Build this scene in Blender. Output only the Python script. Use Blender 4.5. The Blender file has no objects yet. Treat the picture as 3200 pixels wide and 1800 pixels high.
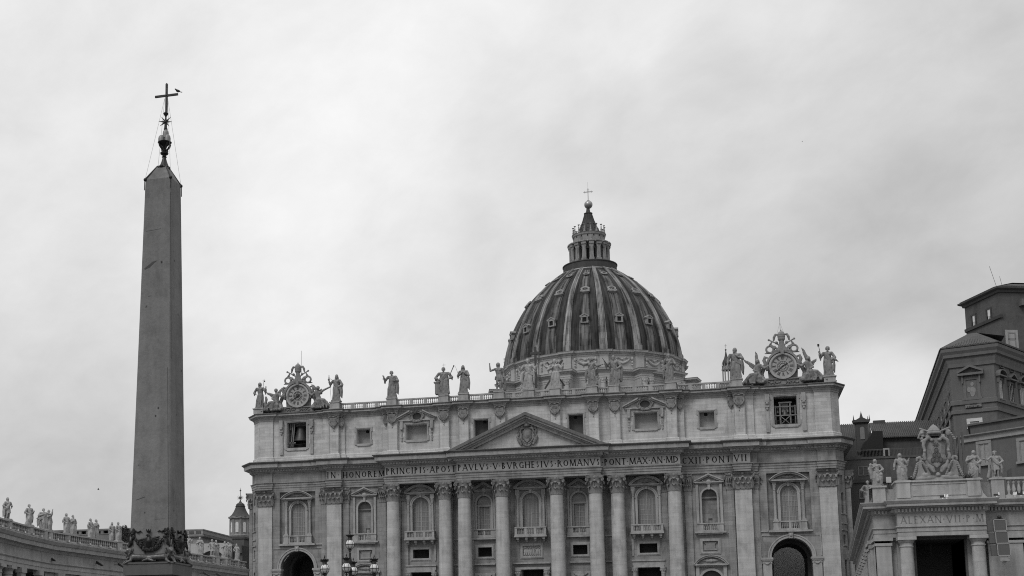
import bpy, bmesh, math, random
from mathutils import Vector, Matrix
S = bpy.context.scene
COL = S.collection
PI = math.pi
R_ = math.radians
# ------------------------------------------------------------------ camera
CAM_POS = Vector((32.955, -258.143, 1.896))
YAW, PITCH, ROLL = R_(-16.0814), R_(8.0780), R_(-0.1823)
FPX, PPX, PPY = 4278.03, 1000.0, 1465.0          # focal length and optical centre of a crop of a 35 mm frame
FW = Vector((math.sin(YAW)*math.cos(PITCH), math.cos(YAW)*math.cos(PITCH), math.sin(PITCH)))
_r0 = Vector((math.cos(YAW), -math.sin(YAW), 0)); _u0 = _r0.cross(FW)
RT = _r0*math.cos(ROLL) + _u0*math.sin(ROLL)
UP = _u0*math.cos(ROLL) - _r0*math.sin(ROLL)
cd = bpy.data.cameras.new('camera'); cam = bpy.data.objects.new('camera', cd); COL.objects.link(cam)
m = Matrix((RT, UP, -FW)).transposed().to_4x4(); m.translation = CAM_POS; cam.matrix_world = m
cd.sensor_width = 36; cd.lens = 36*FPX/3200; cd.shift_x = (1600-PPX)/3200; cd.shift_y = (PPY-900)/3200
cd.clip_start = 0.5; cd.clip_end = 20000
S.camera = cam
S.view_settings.view_transform = 'Standard'; S.view_settings.look = 'None'
S.render.filter_size = 1.05; S.cycles.filter_width = 1.05; S.cycles.use_denoising = False
S.view_settings.exposure = 0.0; S.view_settings.gamma = 1.0
def ray(px, py): return FW + RT*((px-PPX)/FPX) - UP*((py-PPY)/FPX)
def at_y(px, py, Y):
    d = ray(px, py); return CAM_POS + d*((Y-CAM_POS.y)/d.y)
def at_z(px, py, Z):
    d = ray(px, py); return CAM_POS + d*((Z-CAM_POS.z)/d.z)
# ------------------------------------------------------------------ sky and sun (overcast day, black and white film)
W = bpy.data.worlds.new('World'); S.world = W; W.use_nodes = True
SUN_EL, SUN_AZ = R_(46), R_(155)
def world():
    nt = W.node_tree; nt.nodes.clear(); N = nt.nodes.new; L = nt.links.new
    out = N('ShaderNodeOutputWorld'); bg = N('ShaderNodeBackground'); L(bg.outputs[0], out.inputs[0])
    sky = N('ShaderNodeTexSky'); sky.sky_type = 'NISHITA'; sky.sun_disc = False
    sky.sun_elevation = SUN_EL; sky.sun_rotation = SUN_AZ
    bw = N('ShaderNodeRGBToBW'); L(sky.outputs[0], bw.inputs[0])
    tc = N('ShaderNodeTexCoord')
    def noise(scale, rot, sc, detail, rough, dist):
        mp = N('ShaderNodeMapping'); mp.inputs['Rotation'].default_value = rot; mp.inputs['Scale'].default_value = sc
        L(tc.outputs['Generated'], mp.inputs[0])
        n = N('ShaderNodeTexNoise'); n.inputs['Scale'].default_value = scale; n.inputs['Detail'].default_value = detail
        n.inputs['Roughness'].default_value = rough; n.inputs['Distortion'].default_value = dist
        L(mp.outputs[0], n.inputs[0]); return n.outputs[0]
    def mth(op, a, b):
        n = N('ShaderNodeMath'); n.operation = op
        for i, v in enumerate((a, b)):
            if isinstance(v, (int, float)): n.inputs[i].default_value = v
            else: L(v, n.inputs[i])
        return n.outputs[0]
    n1 = noise(3.2, (0.3, 0.5, 0.2), (1, 1, 2.2), 8, .55, .3)
    n2 = noise(9.0, (0.1, 0.9, 0.4), (1, 1, 2.0), 8, .6, .2)
    def bank(px, py, width):          # a soft bank of brighter or darker cloud round one direction of the sky
        d = ray(px, py).normalized()
        v = N('ShaderNodeVectorMath'); v.operation = 'DOT_PRODUCT'; v.inputs[1].default_value = d
        nn = N('ShaderNodeVectorMath'); nn.operation = 'NORMALIZE'; L(tc.outputs['Generated'], nn.inputs[0]); L(nn.outputs[0], v.inputs[0])
        mr = N('ShaderNodeMapRange'); mr.interpolation_type = 'SMOOTHERSTEP'
        mr.inputs['From Min'].default_value = math.cos(width); mr.inputs['From Max'].default_value = 1.0
        L(v.outputs['Value'], mr.inputs['Value']); return mr.outputs[0]
    def dotv(vec):
        v = N('ShaderNodeVectorMath'); v.operation = 'DOT_PRODUCT'; v.inputs[1].default_value = vec; L(tc.outputs['Generated'], v.inputs[0]); return v.outputs['Value']
    al = (RT*.83+UP*.56).normalized(); ac = (UP*.83-RT*.56).normalized()
    def streaks(ka, kc, sc, det, dist, rough):     # cloud drawn out along one slanting direction of the wind
        c = N('ShaderNodeCombineXYZ'); L(mth('MULTIPLY', dotv(al), ka), c.inputs[0]); L(mth('MULTIPLY', dotv(ac), kc), c.inputs[1]); L(dotv(FW), c.inputs[2])
        n = N('ShaderNodeTexNoise'); n.inputs['Scale'].default_value = sc; n.inputs['Detail'].default_value = det; n.inputs['Roughness'].default_value = rough; n.inputs['Distortion'].default_value = dist
        L(c.outputs[0], n.inputs[0]); return n.outputs[0]
    s1 = streaks(.6, 1.2, 5.5, 8, .35, .58); s2 = streaks(.85, 1.25, 14, 9, .3, .6)
    val = mth('ADD', 6.3, mth('MULTIPLY', mth('SUBTRACT', n1, .5), 1.8))
    val = mth('ADD', val, mth('MULTIPLY', mth('SUBTRACT', n2, .5), 1.7))
    val = mth('ADD', val, mth('MULTIPLY', mth('SUBTRACT', s1, .5), 1.7)); val = mth('ADD', val, mth('MULTIPLY', mth('SUBTRACT', s2, .5), 2.3))
    for px, py, w, a in BANKS: val = mth('ADD', val, mth('MULTIPLY', bank(px, py, w), a))
    sz = N('ShaderNodeSeparateXYZ'); L(tc.outputs['Generated'], sz.inputs[0])      # an overcast sky is brighter overhead
    zr = N('ShaderNodeMapRange'); zr.interpolation_type = 'SMOOTHSTEP'; zr.inputs['From Min'].default_value = .48; zr.inputs['From Max'].default_value = .9; zr.inputs['To Min'].default_value = 1.0; zr.inputs['To Max'].default_value = 2.1
    L(sz.outputs[2], zr.inputs['Value']); val = mth('MULTIPLY', val, zr.outputs[0])
    mix = N('ShaderNodeMix'); mix.data_type = 'FLOAT'; mix.inputs[0].default_value = .93
    L(bw.outputs[0], mix.inputs[2]); L(val, mix.inputs[3])
    L(mix.outputs[0], bg.inputs['Color']); bg.inputs['Strength'].default_value = .1
BANKS = [(500, 100, .42, 2.0), (1700, 300, .30, 1.0), (2950, 800, .19, -.8), (1400, 800, .055, -.5), (1600, 560, .06, -.6), (1900, 420, .055, -.7), (2200, 230, .045, -.5), (300, 1350, .1, -.4), (2450, 700, .14, -.5), (2750, 1330, .075, 2.6),
         (100, 1500, .2, -.9), (2700, 150, .25, .55), (1650, 520, .1, -.5), (1350, 850, .09, -.7), (1100, 1000, .2, .5)]
world()
sd = bpy.data.lights.new('sun', 'SUN'); sd.energy = 1.2; sd.angle = R_(18); sd.color = (1, .995, .985)
sun = bpy.data.objects.new('sun', sd); COL.objects.link(sun)
# towards the sun: behind the camera and to its left, high
sdir = Vector((-math.sin(SUN_AZ)*math.cos(SUN_EL), -abs(math.cos(SUN_AZ))*math.cos(SUN_EL), math.sin(SUN_EL)))
sun.rotation_euler = (-sdir).to_track_quat('-Z', 'Y').to_euler()
# ------------------------------------------------------------------ materials
MATS = {}
def stone(name, v, patch=.25, blocks=0.0, bw=2.6, bh=.8, streak=.25, band=.12, bump=.15, rough=.85, fine=.12, dark=.0, dscale=.35, pits=0):
    if name in MATS: return MATS[name]
    mt = bpy.data.materials.new(name); mt.use_nodes = True; nt = mt.node_tree; N = nt.nodes.new; L = nt.links.new
    b = nt.nodes['Principled BSDF']; b.inputs['Roughness'].default_value = rough; b.inputs['Specular IOR Level'].default_value = .25
    tc = N('ShaderNodeTexCoord'); P = tc.outputs['Object']
    def mp(sc, rot=(0, 0, 0)):
        q = N('ShaderNodeMapping'); q.inputs['Scale'].default_value = sc; q.inputs['Rotation'].default_value = rot; L(P, q.inputs[0]); return q.outputs[0]
    def noise(vec, s, d=5, r=.6):
        n = N('ShaderNodeTexNoise'); n.inputs['Scale'].default_value = s; n.inputs['Detail'].default_value = d; n.inputs['Roughness'].default_value = r
        L(vec, n.inputs[0]); return n.outputs[0]
    def mth(op, a, c, clamp=False):
        n = N('ShaderNodeMath'); n.operation = op; n.use_clamp = clamp
        for i, x in enumerate((a, c)):
            if isinstance(x, (int, float)): n.inputs[i].default_value = x
            else: L(x, n.inputs[i])
        return n.outputs[0]
    def cen(x, amt): return mth('MULTIPLY', mth('SUBTRACT', x, .5), amt*2)
    f = mth('ADD', 1.0, cen(noise(mp((1, 1, 1)), .35), patch))
    f = mth('ADD', f, cen(noise(mp((1.3, 1.3, .09)), 1.1, 4), streak))
    f = mth('ADD', f, cen(noise(mp((.12, .12, 1.6)), 1.3, 3), band))
    n4 = noise(mp((1, 1, 1)), 5.0, 4, .7); f = mth('ADD', f, cen(n4, fine))
    if blocks:
        sx = N('ShaderNodeSeparateXYZ'); L(P, sx.inputs[0]); cx = N('ShaderNodeCombineXYZ')
        L(mth('ADD', sx.outputs[0], mth('MULTIPLY', sx.outputs[1], .9)), cx.inputs[0]); L(sx.outputs[2], cx.inputs[1])
        br = N('ShaderNodeTexBrick'); br.inputs['Scale'].default_value = 1; br.inputs['Brick Width'].default_value = bw; br.inputs['Row Height'].default_value = bh
        br.inputs['Mortar Size'].default_value = .03; br.inputs['Mortar Smooth'].default_value = .3
        br.inputs['Color1'].default_value = (.2, .2, .2, 1); br.inputs['Color2'].default_value = (.8, .8, .8, 1); br.inputs['Mortar'].default_value = (-.25, -.25, -.25, 1)
        L(cx.outputs[0], br.inputs[0]); f = mth('ADD', f, cen(br.outputs['Color'], blocks))
    if dark:      # grime and lichen patches
        r = N('ShaderNodeMapRange'); r.inputs['From Min'].default_value = .5; r.inputs['From Max'].default_value = .72
        L(noise(mp((1, 1, .6)), dscale, 8, .68), r.inputs['Value']); f = mth('MULTIPLY', f, mth('SUBTRACT', 1.0, mth('MULTIPLY', r.outputs[0], dark)))
    if pits:
        vo = N('ShaderNodeTexVoronoi'); vo.inputs['Scale'].default_value = pits; L(mp((1, 1, .8)), vo.inputs[0])
        r = N('ShaderNodeMapRange'); r.inputs['From Min'].default_value = .05; r.inputs['From Max'].default_value = .085; r.inputs['To Min'].default_value = .25; L(vo.outputs['Distance'], r.inputs['Value']); f = mth('MULTIPLY', f, r.outputs[0])
    g = mth('MAXIMUM', mth('MULTIPLY', f, v), .004)
    L(g, b.inputs['Base Color'])
    if bump:
        bn = N('ShaderNodeBump'); bn.inputs['Strength'].default_value = bump; bn.inputs['Distance'].default_value = .06; L(n4, bn.inputs['Height']); L(bn.outputs[0], b.inputs['Normal'])
    MATS[name] = mt; return mt
def plain(name, v, rough=.5, metal=0.0, var=.15, scale=3.0, emit=0, spec=.4):
    if name in MATS: return MATS[name]
    mt = bpy.data.materials.new(name); mt.use_nodes = True; nt = mt.node_tree; b = nt.nodes['Principled BSDF']
    b.inputs['Roughness'].default_value = rough; b.inputs['Metallic'].default_value = metal; b.inputs['Specular IOR Level'].default_value = spec
    tc = nt.nodes.new('ShaderNodeTexCoord'); n = nt.nodes.new('ShaderNodeTexNoise'); n.inputs['Scale'].default_value = scale; n.inputs['Detail'].default_value = 5
    nt.links.new(tc.outputs['Object'], n.inputs[0])
    r = nt.nodes.new('ShaderNodeMapRange'); r.inputs['From Min'].default_value = .25; r.inputs['From Max'].default_value = .75
    r.inputs['To Min'].default_value = v*(1-var); r.inputs['To Max'].default_value = v*(1+var)
    nt.links.new(n.outputs[0], r.inputs['Value']); nt.links.new(r.outputs[0], b.inputs['Base Color'])
    MATS[name] = mt; return mt
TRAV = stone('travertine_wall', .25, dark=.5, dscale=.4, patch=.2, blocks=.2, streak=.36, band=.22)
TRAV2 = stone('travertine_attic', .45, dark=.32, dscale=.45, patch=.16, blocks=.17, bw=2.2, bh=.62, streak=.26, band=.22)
SHAFT = stone('travertine_shaft', .39, dark=.35, dscale=.5, patch=.22, blocks=.1, bw=1.9, bh=1.15, streak=.3, band=.2)
TRIM = stone('travertine_trim', .32, patch=.25, streak=.4, band=.1, dark=.4, dscale=.7)
CORN = stone('travertine_cornice', .33, patch=.2, streak=.45, band=.1, dark=.35, dscale=.9)
CAPM = stone('travertine_capital', .21, patch=.3, streak=.25, dark=.7, dscale=1.6)
STAT = stone('statue_travertine', .21, patch=.35, streak=.5, dark=.75, dscale=2.4)
STATL = stone('colonnade_statue_travertine', .32, patch=.25, streak=.4, dark=.6, dscale=2.4)
LETTER = plain('letter_bronze', .018, .9, spec=.1)
SIMA = stone('stained_gutter_stone', .14, patch=.35, streak=.4, dark=.3, dscale=.8)
FRIEZE = stone('frieze_slabs', .28, patch=.1, streak=.12, band=.05, fine=.06)
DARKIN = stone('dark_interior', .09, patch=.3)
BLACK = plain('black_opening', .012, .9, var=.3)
PLASTER = stone('window_backing_plaster', .3, patch=.12, streak=.15)
BRONZE = plain('dark_bronze', .035, .45, .6, .4, 4)
IRON = plain('black_iron', .02, .5, .3)
LEADM = None
# ------------------------------------------------------------------ mesh builder
def root_loc(p):
    while p is not None and p.parent is not None: p = p.parent
    return p.location.copy() if p is not None else Vector((0, 0, 0))
class M:
    def __init__(s): s.v = []; s.f = []
    def add(s, vs, fs):
        o = len(s.v); s.v += [tuple(x) for x in vs]; s.f += [tuple(i+o for i in f) for f in fs]; return s
    def box(s, x0, x1, y0, y1, z0, z1):
        return s.add([(x0,y0,z0),(x1,y0,z0),(x1,y1,z0),(x0,y1,z0),(x0,y0,z1),(x1,y0,z1),(x1,y1,z1),(x0,y1,z1)],
                     [(0,3,2,1),(4,5,6,7),(0,1,5,4),(1,2,6,5),(2,3,7,6),(3,0,4,7)])
    def obox(s, c, ux, uy, uz, hx, hy, hz):      # box on its own axes
        c = Vector(c); a = Vector(ux)*hx; b = Vector(uy)*hy; d = Vector(uz)*hz
        vs = [c+a*i+b*j+d*k for k in (-1, 1) for i, j in ((-1,-1),(1,-1),(1,1),(-1,1))]
        return s.add(vs, [(0,3,2,1),(4,5,6,7),(0,1,5,4),(1,2,6,5),(2,3,7,6),(3,0,4,7)])
    def bar(s, p, q, w, d=None, up=(0, 0, 1)):
        p = Vector(p); q = Vector(q); u = (q-p); l = u.length
        if l < 1e-6: return s
        u /= l; a = u.cross(Vector(up))
        if a.length < 1e-4: a = u.cross(Vector((0, 1, 0)))
        a.normalize(); b = u.cross(a)
        return s.obox((p+q)/2, u, a, b, l/2, w/2, (d or w)/2)
    def prism(s, poly, y0, y1):                  # polygon in x,z pushed along y
        n = len(poly)
        return s.add([(x, y0, z) for x, z in poly]+[(x, y1, z) for x, z in poly],
                     [tuple(range(n)), tuple(range(2*n-1, n-1, -1))]+[(i, i+n, (i+1) % n+n, (i+1) % n) for i in range(n)])
    def plate(s, poly, o, ux, uy, t):            # polygon on two axes with thickness
        o = Vector(o); ux = Vector(ux); uy = Vector(uy); w = ux.cross(uy).normalized()*t/2; n = len(poly)
        return s.add([o+ux*a+uy*b-w for a, b in poly]+[o+ux*a+uy*b+w for a, b in poly],
                     [tuple(range(n-1, -1, -1)), tuple(range(n, 2*n))]+[(i, (i+1) % n, (i+1) % n+n, i+n) for i in range(n)])
    def sweep(s, path, prof, closed=False, caps=True):   # profile (outward, z) along a plan path; outward is right of travel turned to the viewer
        pts = [Vector((p[0], p[1])) for p in path]; n = len(pts); nr = []
        for i in range(n if closed else n-1):
            d = (pts[(i+1) % n]-pts[i]).normalized(); nr.append(Vector((d.y, -d.x)))
        vs = []
        for i in range(n):
            if closed: a, b = nr[i-1], nr[i]
            else: a, b = nr[max(i-1, 0)], nr[min(i, n-2)]
            k = (a+b)/max(1+a.dot(b), .25)
            vs += [(pts[i].x+k.x*o, pts[i].y+k.y*o, z) for o, z in prof]
        q = len(prof); fs = []
        for i in range(n if closed else n-1):
            j = (i+1) % n
            fs += [(i*q+k, j*q+k, j*q+k+1, i*q+k+1) for k in range(q-1)]
        if caps and not closed: fs += [tuple(range(q)), tuple(range((n-1)*q+q-1, (n-1)*q-1, -1))]
        return s.add(vs, fs)
    def lathe(s, prof, c=(0, 0, 0), seg=24, a0=0, a1=2*PI, fn=None):    # profile (r, z)
        full = abs(a1-a0-2*PI) < 1e-6; n = seg if full else seg+1; q = len(prof); vs = []
        for i in range(n):
            a = a0+(a1-a0)*i/seg
            for r, z in prof:
                k = fn(a, z) if fn else 1
                vs.append((c[0]+r*k*math.cos(a), c[1]+r*k*math.sin(a), c[2]+z))
        fs = [(i*q+k, ((i+1) % n)*q+k, ((i+1) % n)*q+k+1, i*q+k+1) for i in range(seg) for k in range(q-1)]
        if full:
            if prof[0][0] > 1e-4: fs.append(tuple(i*q for i in range(n-1, -1, -1)))
            if prof[-1][0] > 1e-4: fs.append(tuple(i*q+q-1 for i in range(n)))
        return s.add(vs, fs)
    def tube(s, pts, rad, seg=8, cap=True):
        pts = [Vector(p) for p in pts]; n = len(pts)
        rad = rad if isinstance(rad, (list, tuple)) else [rad]*n; vs = []; a = None
        for i, p in enumerate(pts):
            u = (pts[min(i+1, n-1)]-pts[max(i-1, 0)])
            if u.length < 1e-9: u = Vector((0, 0, 1))
            u.normalize()
            if a is None: a = u.orthogonal().normalized()
            else:
                a = a-u*a.dot(u); a = a.normalized() if a.length > 1e-6 else u.orthogonal().normalized()
            b = u.cross(a)
            vs += [p+(a*math.cos(2*PI*k/seg)+b*math.sin(2*PI*k/seg))*rad[i] for k in range(seg)]
        fs = [(i*seg+k, i*seg+(k+1) % seg, (i+1)*seg+(k+1) % seg, (i+1)*seg+k) for i in range(n-1) for k in range(seg)]
        if cap: fs += [tuple(range(seg-1, -1, -1)), tuple(range((n-1)*seg, n*seg))]
        return s.add(vs, fs)
    def ell(s, c, r, seg=12, rings=8, rot=None):
        c = Vector(c); vs = []; fs = []
        for j in range(1, rings):
            t = PI*j/rings
            for i in range(seg):
                a = 2*PI*i/seg; p = Vector((r[0]*math.sin(t)*math.cos(a), r[1]*math.sin(t)*math.sin(a), r[2]*math.cos(t)))
                vs.append(c+(rot @ p if rot else p))
        top = Vector((0, 0, r[2])); vs += [c+(rot @ top if rot else top), c-(rot @ top if rot else top)]
        T, B = len(vs)-2, len(vs)-1
        for i in range(seg):
            k = (i+1) % seg; fs.append((T, i, k)); fs.append((B, (rings-2)*seg+k, (rings-2)*seg+i))
            fs += [(j*seg+i, (j+1)*seg+i, (j+1)*seg+k, j*seg+k) for j in range(rings-2)]
        return s.add(vs, fs)
    def cap(s, p, q, r1, r2, seg=10):            # rounded tapered limb
        p = Vector(p); q = Vector(q); u = q-p
        if u.length < 1e-6: return s.ell(p, (r1, r1, r1))
        u.normalize(); pts = []; rad = []
        for k in range(4): t = PI/2*k/3; pts.append(p-u*r1*math.cos(t)); rad.append(max(r1*math.sin(t), .002*r1))
        for k in range(4): t = PI/2*k/3; pts.append(q+u*r2*math.sin(t)); rad.append(max(r2*math.cos(t), .002*r1))
        return s.tube(pts, rad, seg)
    def chain(s, pts, rad, seg=10):
        for i in range(len(pts)-1): s.cap(pts[i], pts[i+1], rad[i], rad[i+1], seg)
        return s
    def loft(s, rings):                          # list of closed rings with one vertex count, ends closed
        n = len(rings[0]); vs = [p for r in rings for p in r]
        fs = [(i*n+k, i*n+(k+1) % n, (i+1)*n+(k+1) % n, (i+1)*n+k) for i in range(len(rings)-1) for k in range(n)]
        fs += [tuple(range(n-1, -1, -1)), tuple(range((len(rings)-1)*n, len(rings)*n))]
        return s.add(vs, fs)
    def arch(s, cx, cz, r0, r1, y0, y1, a0=0, a1=PI, seg=24, ex=1.0):   # ring segment standing in x,z
        vs = []
        for i in range(seg+1):
            a = a0+(a1-a0)*i/seg
            for r in (r0, r1):
                for y in (y0, y1): vs.append((cx+ex*r*math.cos(a), y, cz+r*math.sin(a)))
        fs = []
        for i in range(seg):
            o = i*4; p = o+4
            fs += [(o, o+2, p+2, p), (o+1, p+1, p+3, o+3), (o, p, p+1, o+1), (o+2, o+3, p+3, p+2)]
        fs += [(0, 1, 3, 2), (seg*4, seg*4+2, seg*4+3, seg*4+1)]
        return s.add(vs, fs)
    def wall(s, x0, x1, z0, z1, y, holes, depth=.5):      # flat wall with openings; each hole a polygon in x,z with its own depth
        bm = bmesh.new(); es = []
        def loop(poly):
            vv = [bm.verts.new((a, y, b)) for a, b in poly]
            for i in range(len(vv)): es.append(bm.edges.new((vv[i], vv[(i+1) % len(vv)])))
        loop([(x0, z0), (x1, z0), (x1, z1), (x0, z1)])
        for h in holes: loop(h[0] if isinstance(h, tuple) else h)
        bmesh.ops.triangle_fill(bm, use_beauty=True, use_dissolve=False, edges=es)
        bm.verts.index_update(); s.add([v.co[:] for v in bm.verts], [tuple(v.index for v in f.verts) for f in bm.faces]); bm.free()
        for h in holes:
            p, d = h if isinstance(h, tuple) else (h, depth); n = len(p)
            s.add([(a, y, b) for a, b in p]+[(a, y+d, b) for a, b in p], [(i, (i+1) % n, (i+1) % n+n, i+n) for i in range(n)])
        return s
    def turn(s, ang, c=(0, 0)):                   # turn everything so far about a vertical axis
        ca, sa = math.cos(ang), math.sin(ang)
        s.v = [(c[0]+(x-c[0])*ca-(y-c[1])*sa, c[1]+(x-c[0])*sa+(y-c[1])*ca, z) for x, y, z in s.v]; return s
    def xf(s, mt): s.v = [tuple(mt @ Vector(p)) for p in s.v]; return s
    def mesh(s, name, origin=(0, 0, 0), smooth=False, angle=None):
        me = bpy.data.meshes.new(name); o = Vector(origin)
        me.from_pydata([tuple(Vector(p)-o) for p in s.v], [], s.f); me.update()
        bm = bmesh.new(); bm.from_mesh(me); bmesh.ops.recalc_face_normals(bm, faces=bm.faces)
        if smooth:
            lim = angle or R_(40)
            for f in bm.faces: f.smooth = True
            for e in bm.edges:
                if len(e.link_faces) == 2 and e.calc_face_angle(0) > lim: e.smooth = False
        bm.to_mesh(me); bm.free(); return me
    def build(s, name, mat, parent=None, smooth=False, angle=None, loc=None):
        o = root_loc(parent) if parent is not None else Vector(loc or (0, 0, 0))
        ob = bpy.data.objects.new(name, s.mesh(name, o, smooth, angle)); ob.data.materials.append(mat); COL.objects.link(ob)
        if parent is not None: ob.parent = parent
        else: ob.location = o
        return ob
    def carve(s, name, mat, parent=None, voxel=.06, smooth=2, loc=None):   # fuse all pieces into one continuous carved surface
        o = root_loc(parent) if parent is not None else Vector(loc or (0, 0, 0))
        me = s.mesh(name, o); t = bpy.data.objects.new('carving', me); COL.objects.link(t)
        r = t.modifiers.new('r', 'REMESH'); r.mode = 'VOXEL'; r.voxel_size = voxel; r.use_smooth_shade = True
        if smooth:
            q = t.modifiers.new('s', 'SMOOTH'); q.factor = .5; q.iterations = smooth
        dg = bpy.context.evaluated_depsgraph_get(); dg.update()
        new = bpy.data.meshes.new_from_object(t.evaluated_get(dg)); new.name = name
        bpy.data.objects.remove(t); bpy.data.meshes.remove(me)
        new.materials.clear(); new.materials.append(mat)
        for p in new.polygons: p.use_smooth = True
        ob = bpy.data.objects.new(name, new); COL.objects.link(ob)
        if parent is not None: ob.parent = parent
        else: ob.location = o
        return ob
def tag(o, label, cat, group=None, kind=None):
    o['label'] = label
    if cat: o['category'] = cat
    if group: o['group'] = group
    if kind: o['kind'] = kind
    return o
def thing(name, label, cat, loc=(0, 0, 0), group=None):
    o = bpy.data.objects.new(name, None); o.empty_display_size = .5; COL.objects.link(o); o.location = loc
    return tag(o, label, cat, group)
def twin(ob, parent, loc):                        # copy of one part that shares its mesh
    c = ob.copy(); COL.objects.link(c); c.parent = parent; c.location = loc; return c
def circ(cx, cz, r, a0, a1, n, ex=1.0): return [(cx+ex*r*math.cos(a0+(a1-a0)*i/n), cz+r*math.sin(a0+(a1-a0)*i/n)) for i in range(n+1)]
def archpoly(cx, hw, z0, spring, n=20): return [(cx-hw, z0)] + [(cx-hw*math.cos(PI*i/n), spring+hw*math.sin(PI*i/n)) for i in range(n+1)] + [(cx+hw, z0)]
def rect(x0, x1, z0, z1): return [(x0, z0), (x1, z0), (x1, z1), (x0, z1)]
# ================================================================== BASILICA
GZ = 8.4                                                   # level of the church steps
BAS = thing('basilica', 'wide pale stone basilica with giant columns, carved inscription and a ribbed dome behind', 'church', (0, 0, 0))
def curtain():
    mt = bpy.data.materials.new('curtained_glass'); mt.use_nodes = True; nt = mt.node_tree; N = nt.nodes.new; L = nt.links.new
    b = nt.nodes['Principled BSDF']; b.inputs['Roughness'].default_value = .35; b.inputs['Specular IOR Level'].default_value = .3
    tc = N('ShaderNodeTexCoord'); mp = N('ShaderNodeMapping'); mp.inputs['Scale'].default_value = (3.2, 0, .05); L(tc.outputs['Object'], mp.inputs[0])
    n = N('ShaderNodeTexNoise'); n.inputs['Scale'].default_value = 1.5; n.inputs['Detail'].default_value = 3; L(mp.outputs[0], n.inputs[0])
    r = N('ShaderNodeMapRange'); r.inputs['From Min'].default_value = .3; r.inputs['From Max'].default_value = .7
    r.inputs['To Min'].default_value = .12; r.inputs['To Max'].default_value = .26; L(n.outputs[0], r.inputs['Value']); L(r.outputs[0], b.inputs['Base Color'])
    return mt
GLASS = curtain()
MUNT = plain('window_bar_paint', .3, .5)
FR = [(-56.5,24),(-56.5,2.6),(-54.5,0),(-51.45,0),(-51.45,.3),(-41.1,.3),(-41.1,-.05),(-39.9,-.05),(-39.9,-.8),(-36.95,-.8),(-36.95,-.05),(-27.65,-.05),(-27.65,-2.6),(-13.42,-2.6),(-13.42,-3.6)]
FR = FR + [(-x if x > -56 else -x-.42, y) for x, y in FR[::-1]]
# ---- entablature
E1 = M(); E1.sweep(FR, [(-.4,36.08),(.02,36.08),(.02,36.52),(.12,36.56),(.12,36.98),(.22,37.02),(.22,37.36),(.42,37.5),(.42,37.58),(0,37.62)], caps=False)
E1.sweep(FR, [(0,37.62),(0,39.46),(.14,39.5),(.26,39.7),(.3,39.78)], caps=False)
fz = M(); fz.sweep([q for q in FR if abs(q[0]) < 40.0 and not (abs(q[0]) == 39.9 and q[1] > -.5)], [(.015, 37.72), (.015, 39.4)], caps=False)
for x0, x1, y in ((-13.4,13.4,-3.57),(-27.62,-13.4,-2.57),(13.4,27.62,-2.57),(-39.87,-36.98,-.77),(36.98,39.87,-.77)):
    E1.box(x0+.01, x1-.01, y, .25, 36.1, 41.4)
E1.box(-51, -39.9, .32, 2, 36.1, 41.4); E1.box(39.9, 51, .32, 2, 36.1, 41.4)
ENT = E1.build('entablature', TRAV, BAS); fz.build('frieze_slab', FRIEZE, ENT)
def dentils(path, o, z0, z1, w, gap, dep, zshift=0):
    d = M()
    for i in range(len(path)-1):
        p, q = Vector(path[i]), Vector(path[i+1]); l = (q-p).length
        if l < 2 or p.y > 20 or q.y > 20: continue
        u = (q-p)/l; n = Vector((u.y, -u.x)); k = int(l/(w+gap))
        for j in range(k):
            c = p+u*((j+.5)*l/k)+n*(o+dep/2); d.obox((c.x, c.y, (z0+z1)/2), (u.x, u.y, 0), (n.x, n.y, 0), (0, 0, 1), w/2, dep/2, (z1-z0)/2)
    return d
CN = dentils(FR, .5, 39.84, 40.18, .3, .26, .2); CN.sweep(FR, [(.3,39.78),(.5,39.8),(.5,40.22),(.72,40.26),(.8,40.42),(1.62,40.5),(1.62,40.56),(1.68,41.2)], caps=False)
CN.build('cornice', TRIM, ENT)
CN = M(); CN.sweep(FR, [(1.68,41.2),(1.8,41.24),(2.1,41.5),(2.1,41.62),(-.4,41.85)], caps=False); CN.build('cornice_gutter', SIMA, ENT)
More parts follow.
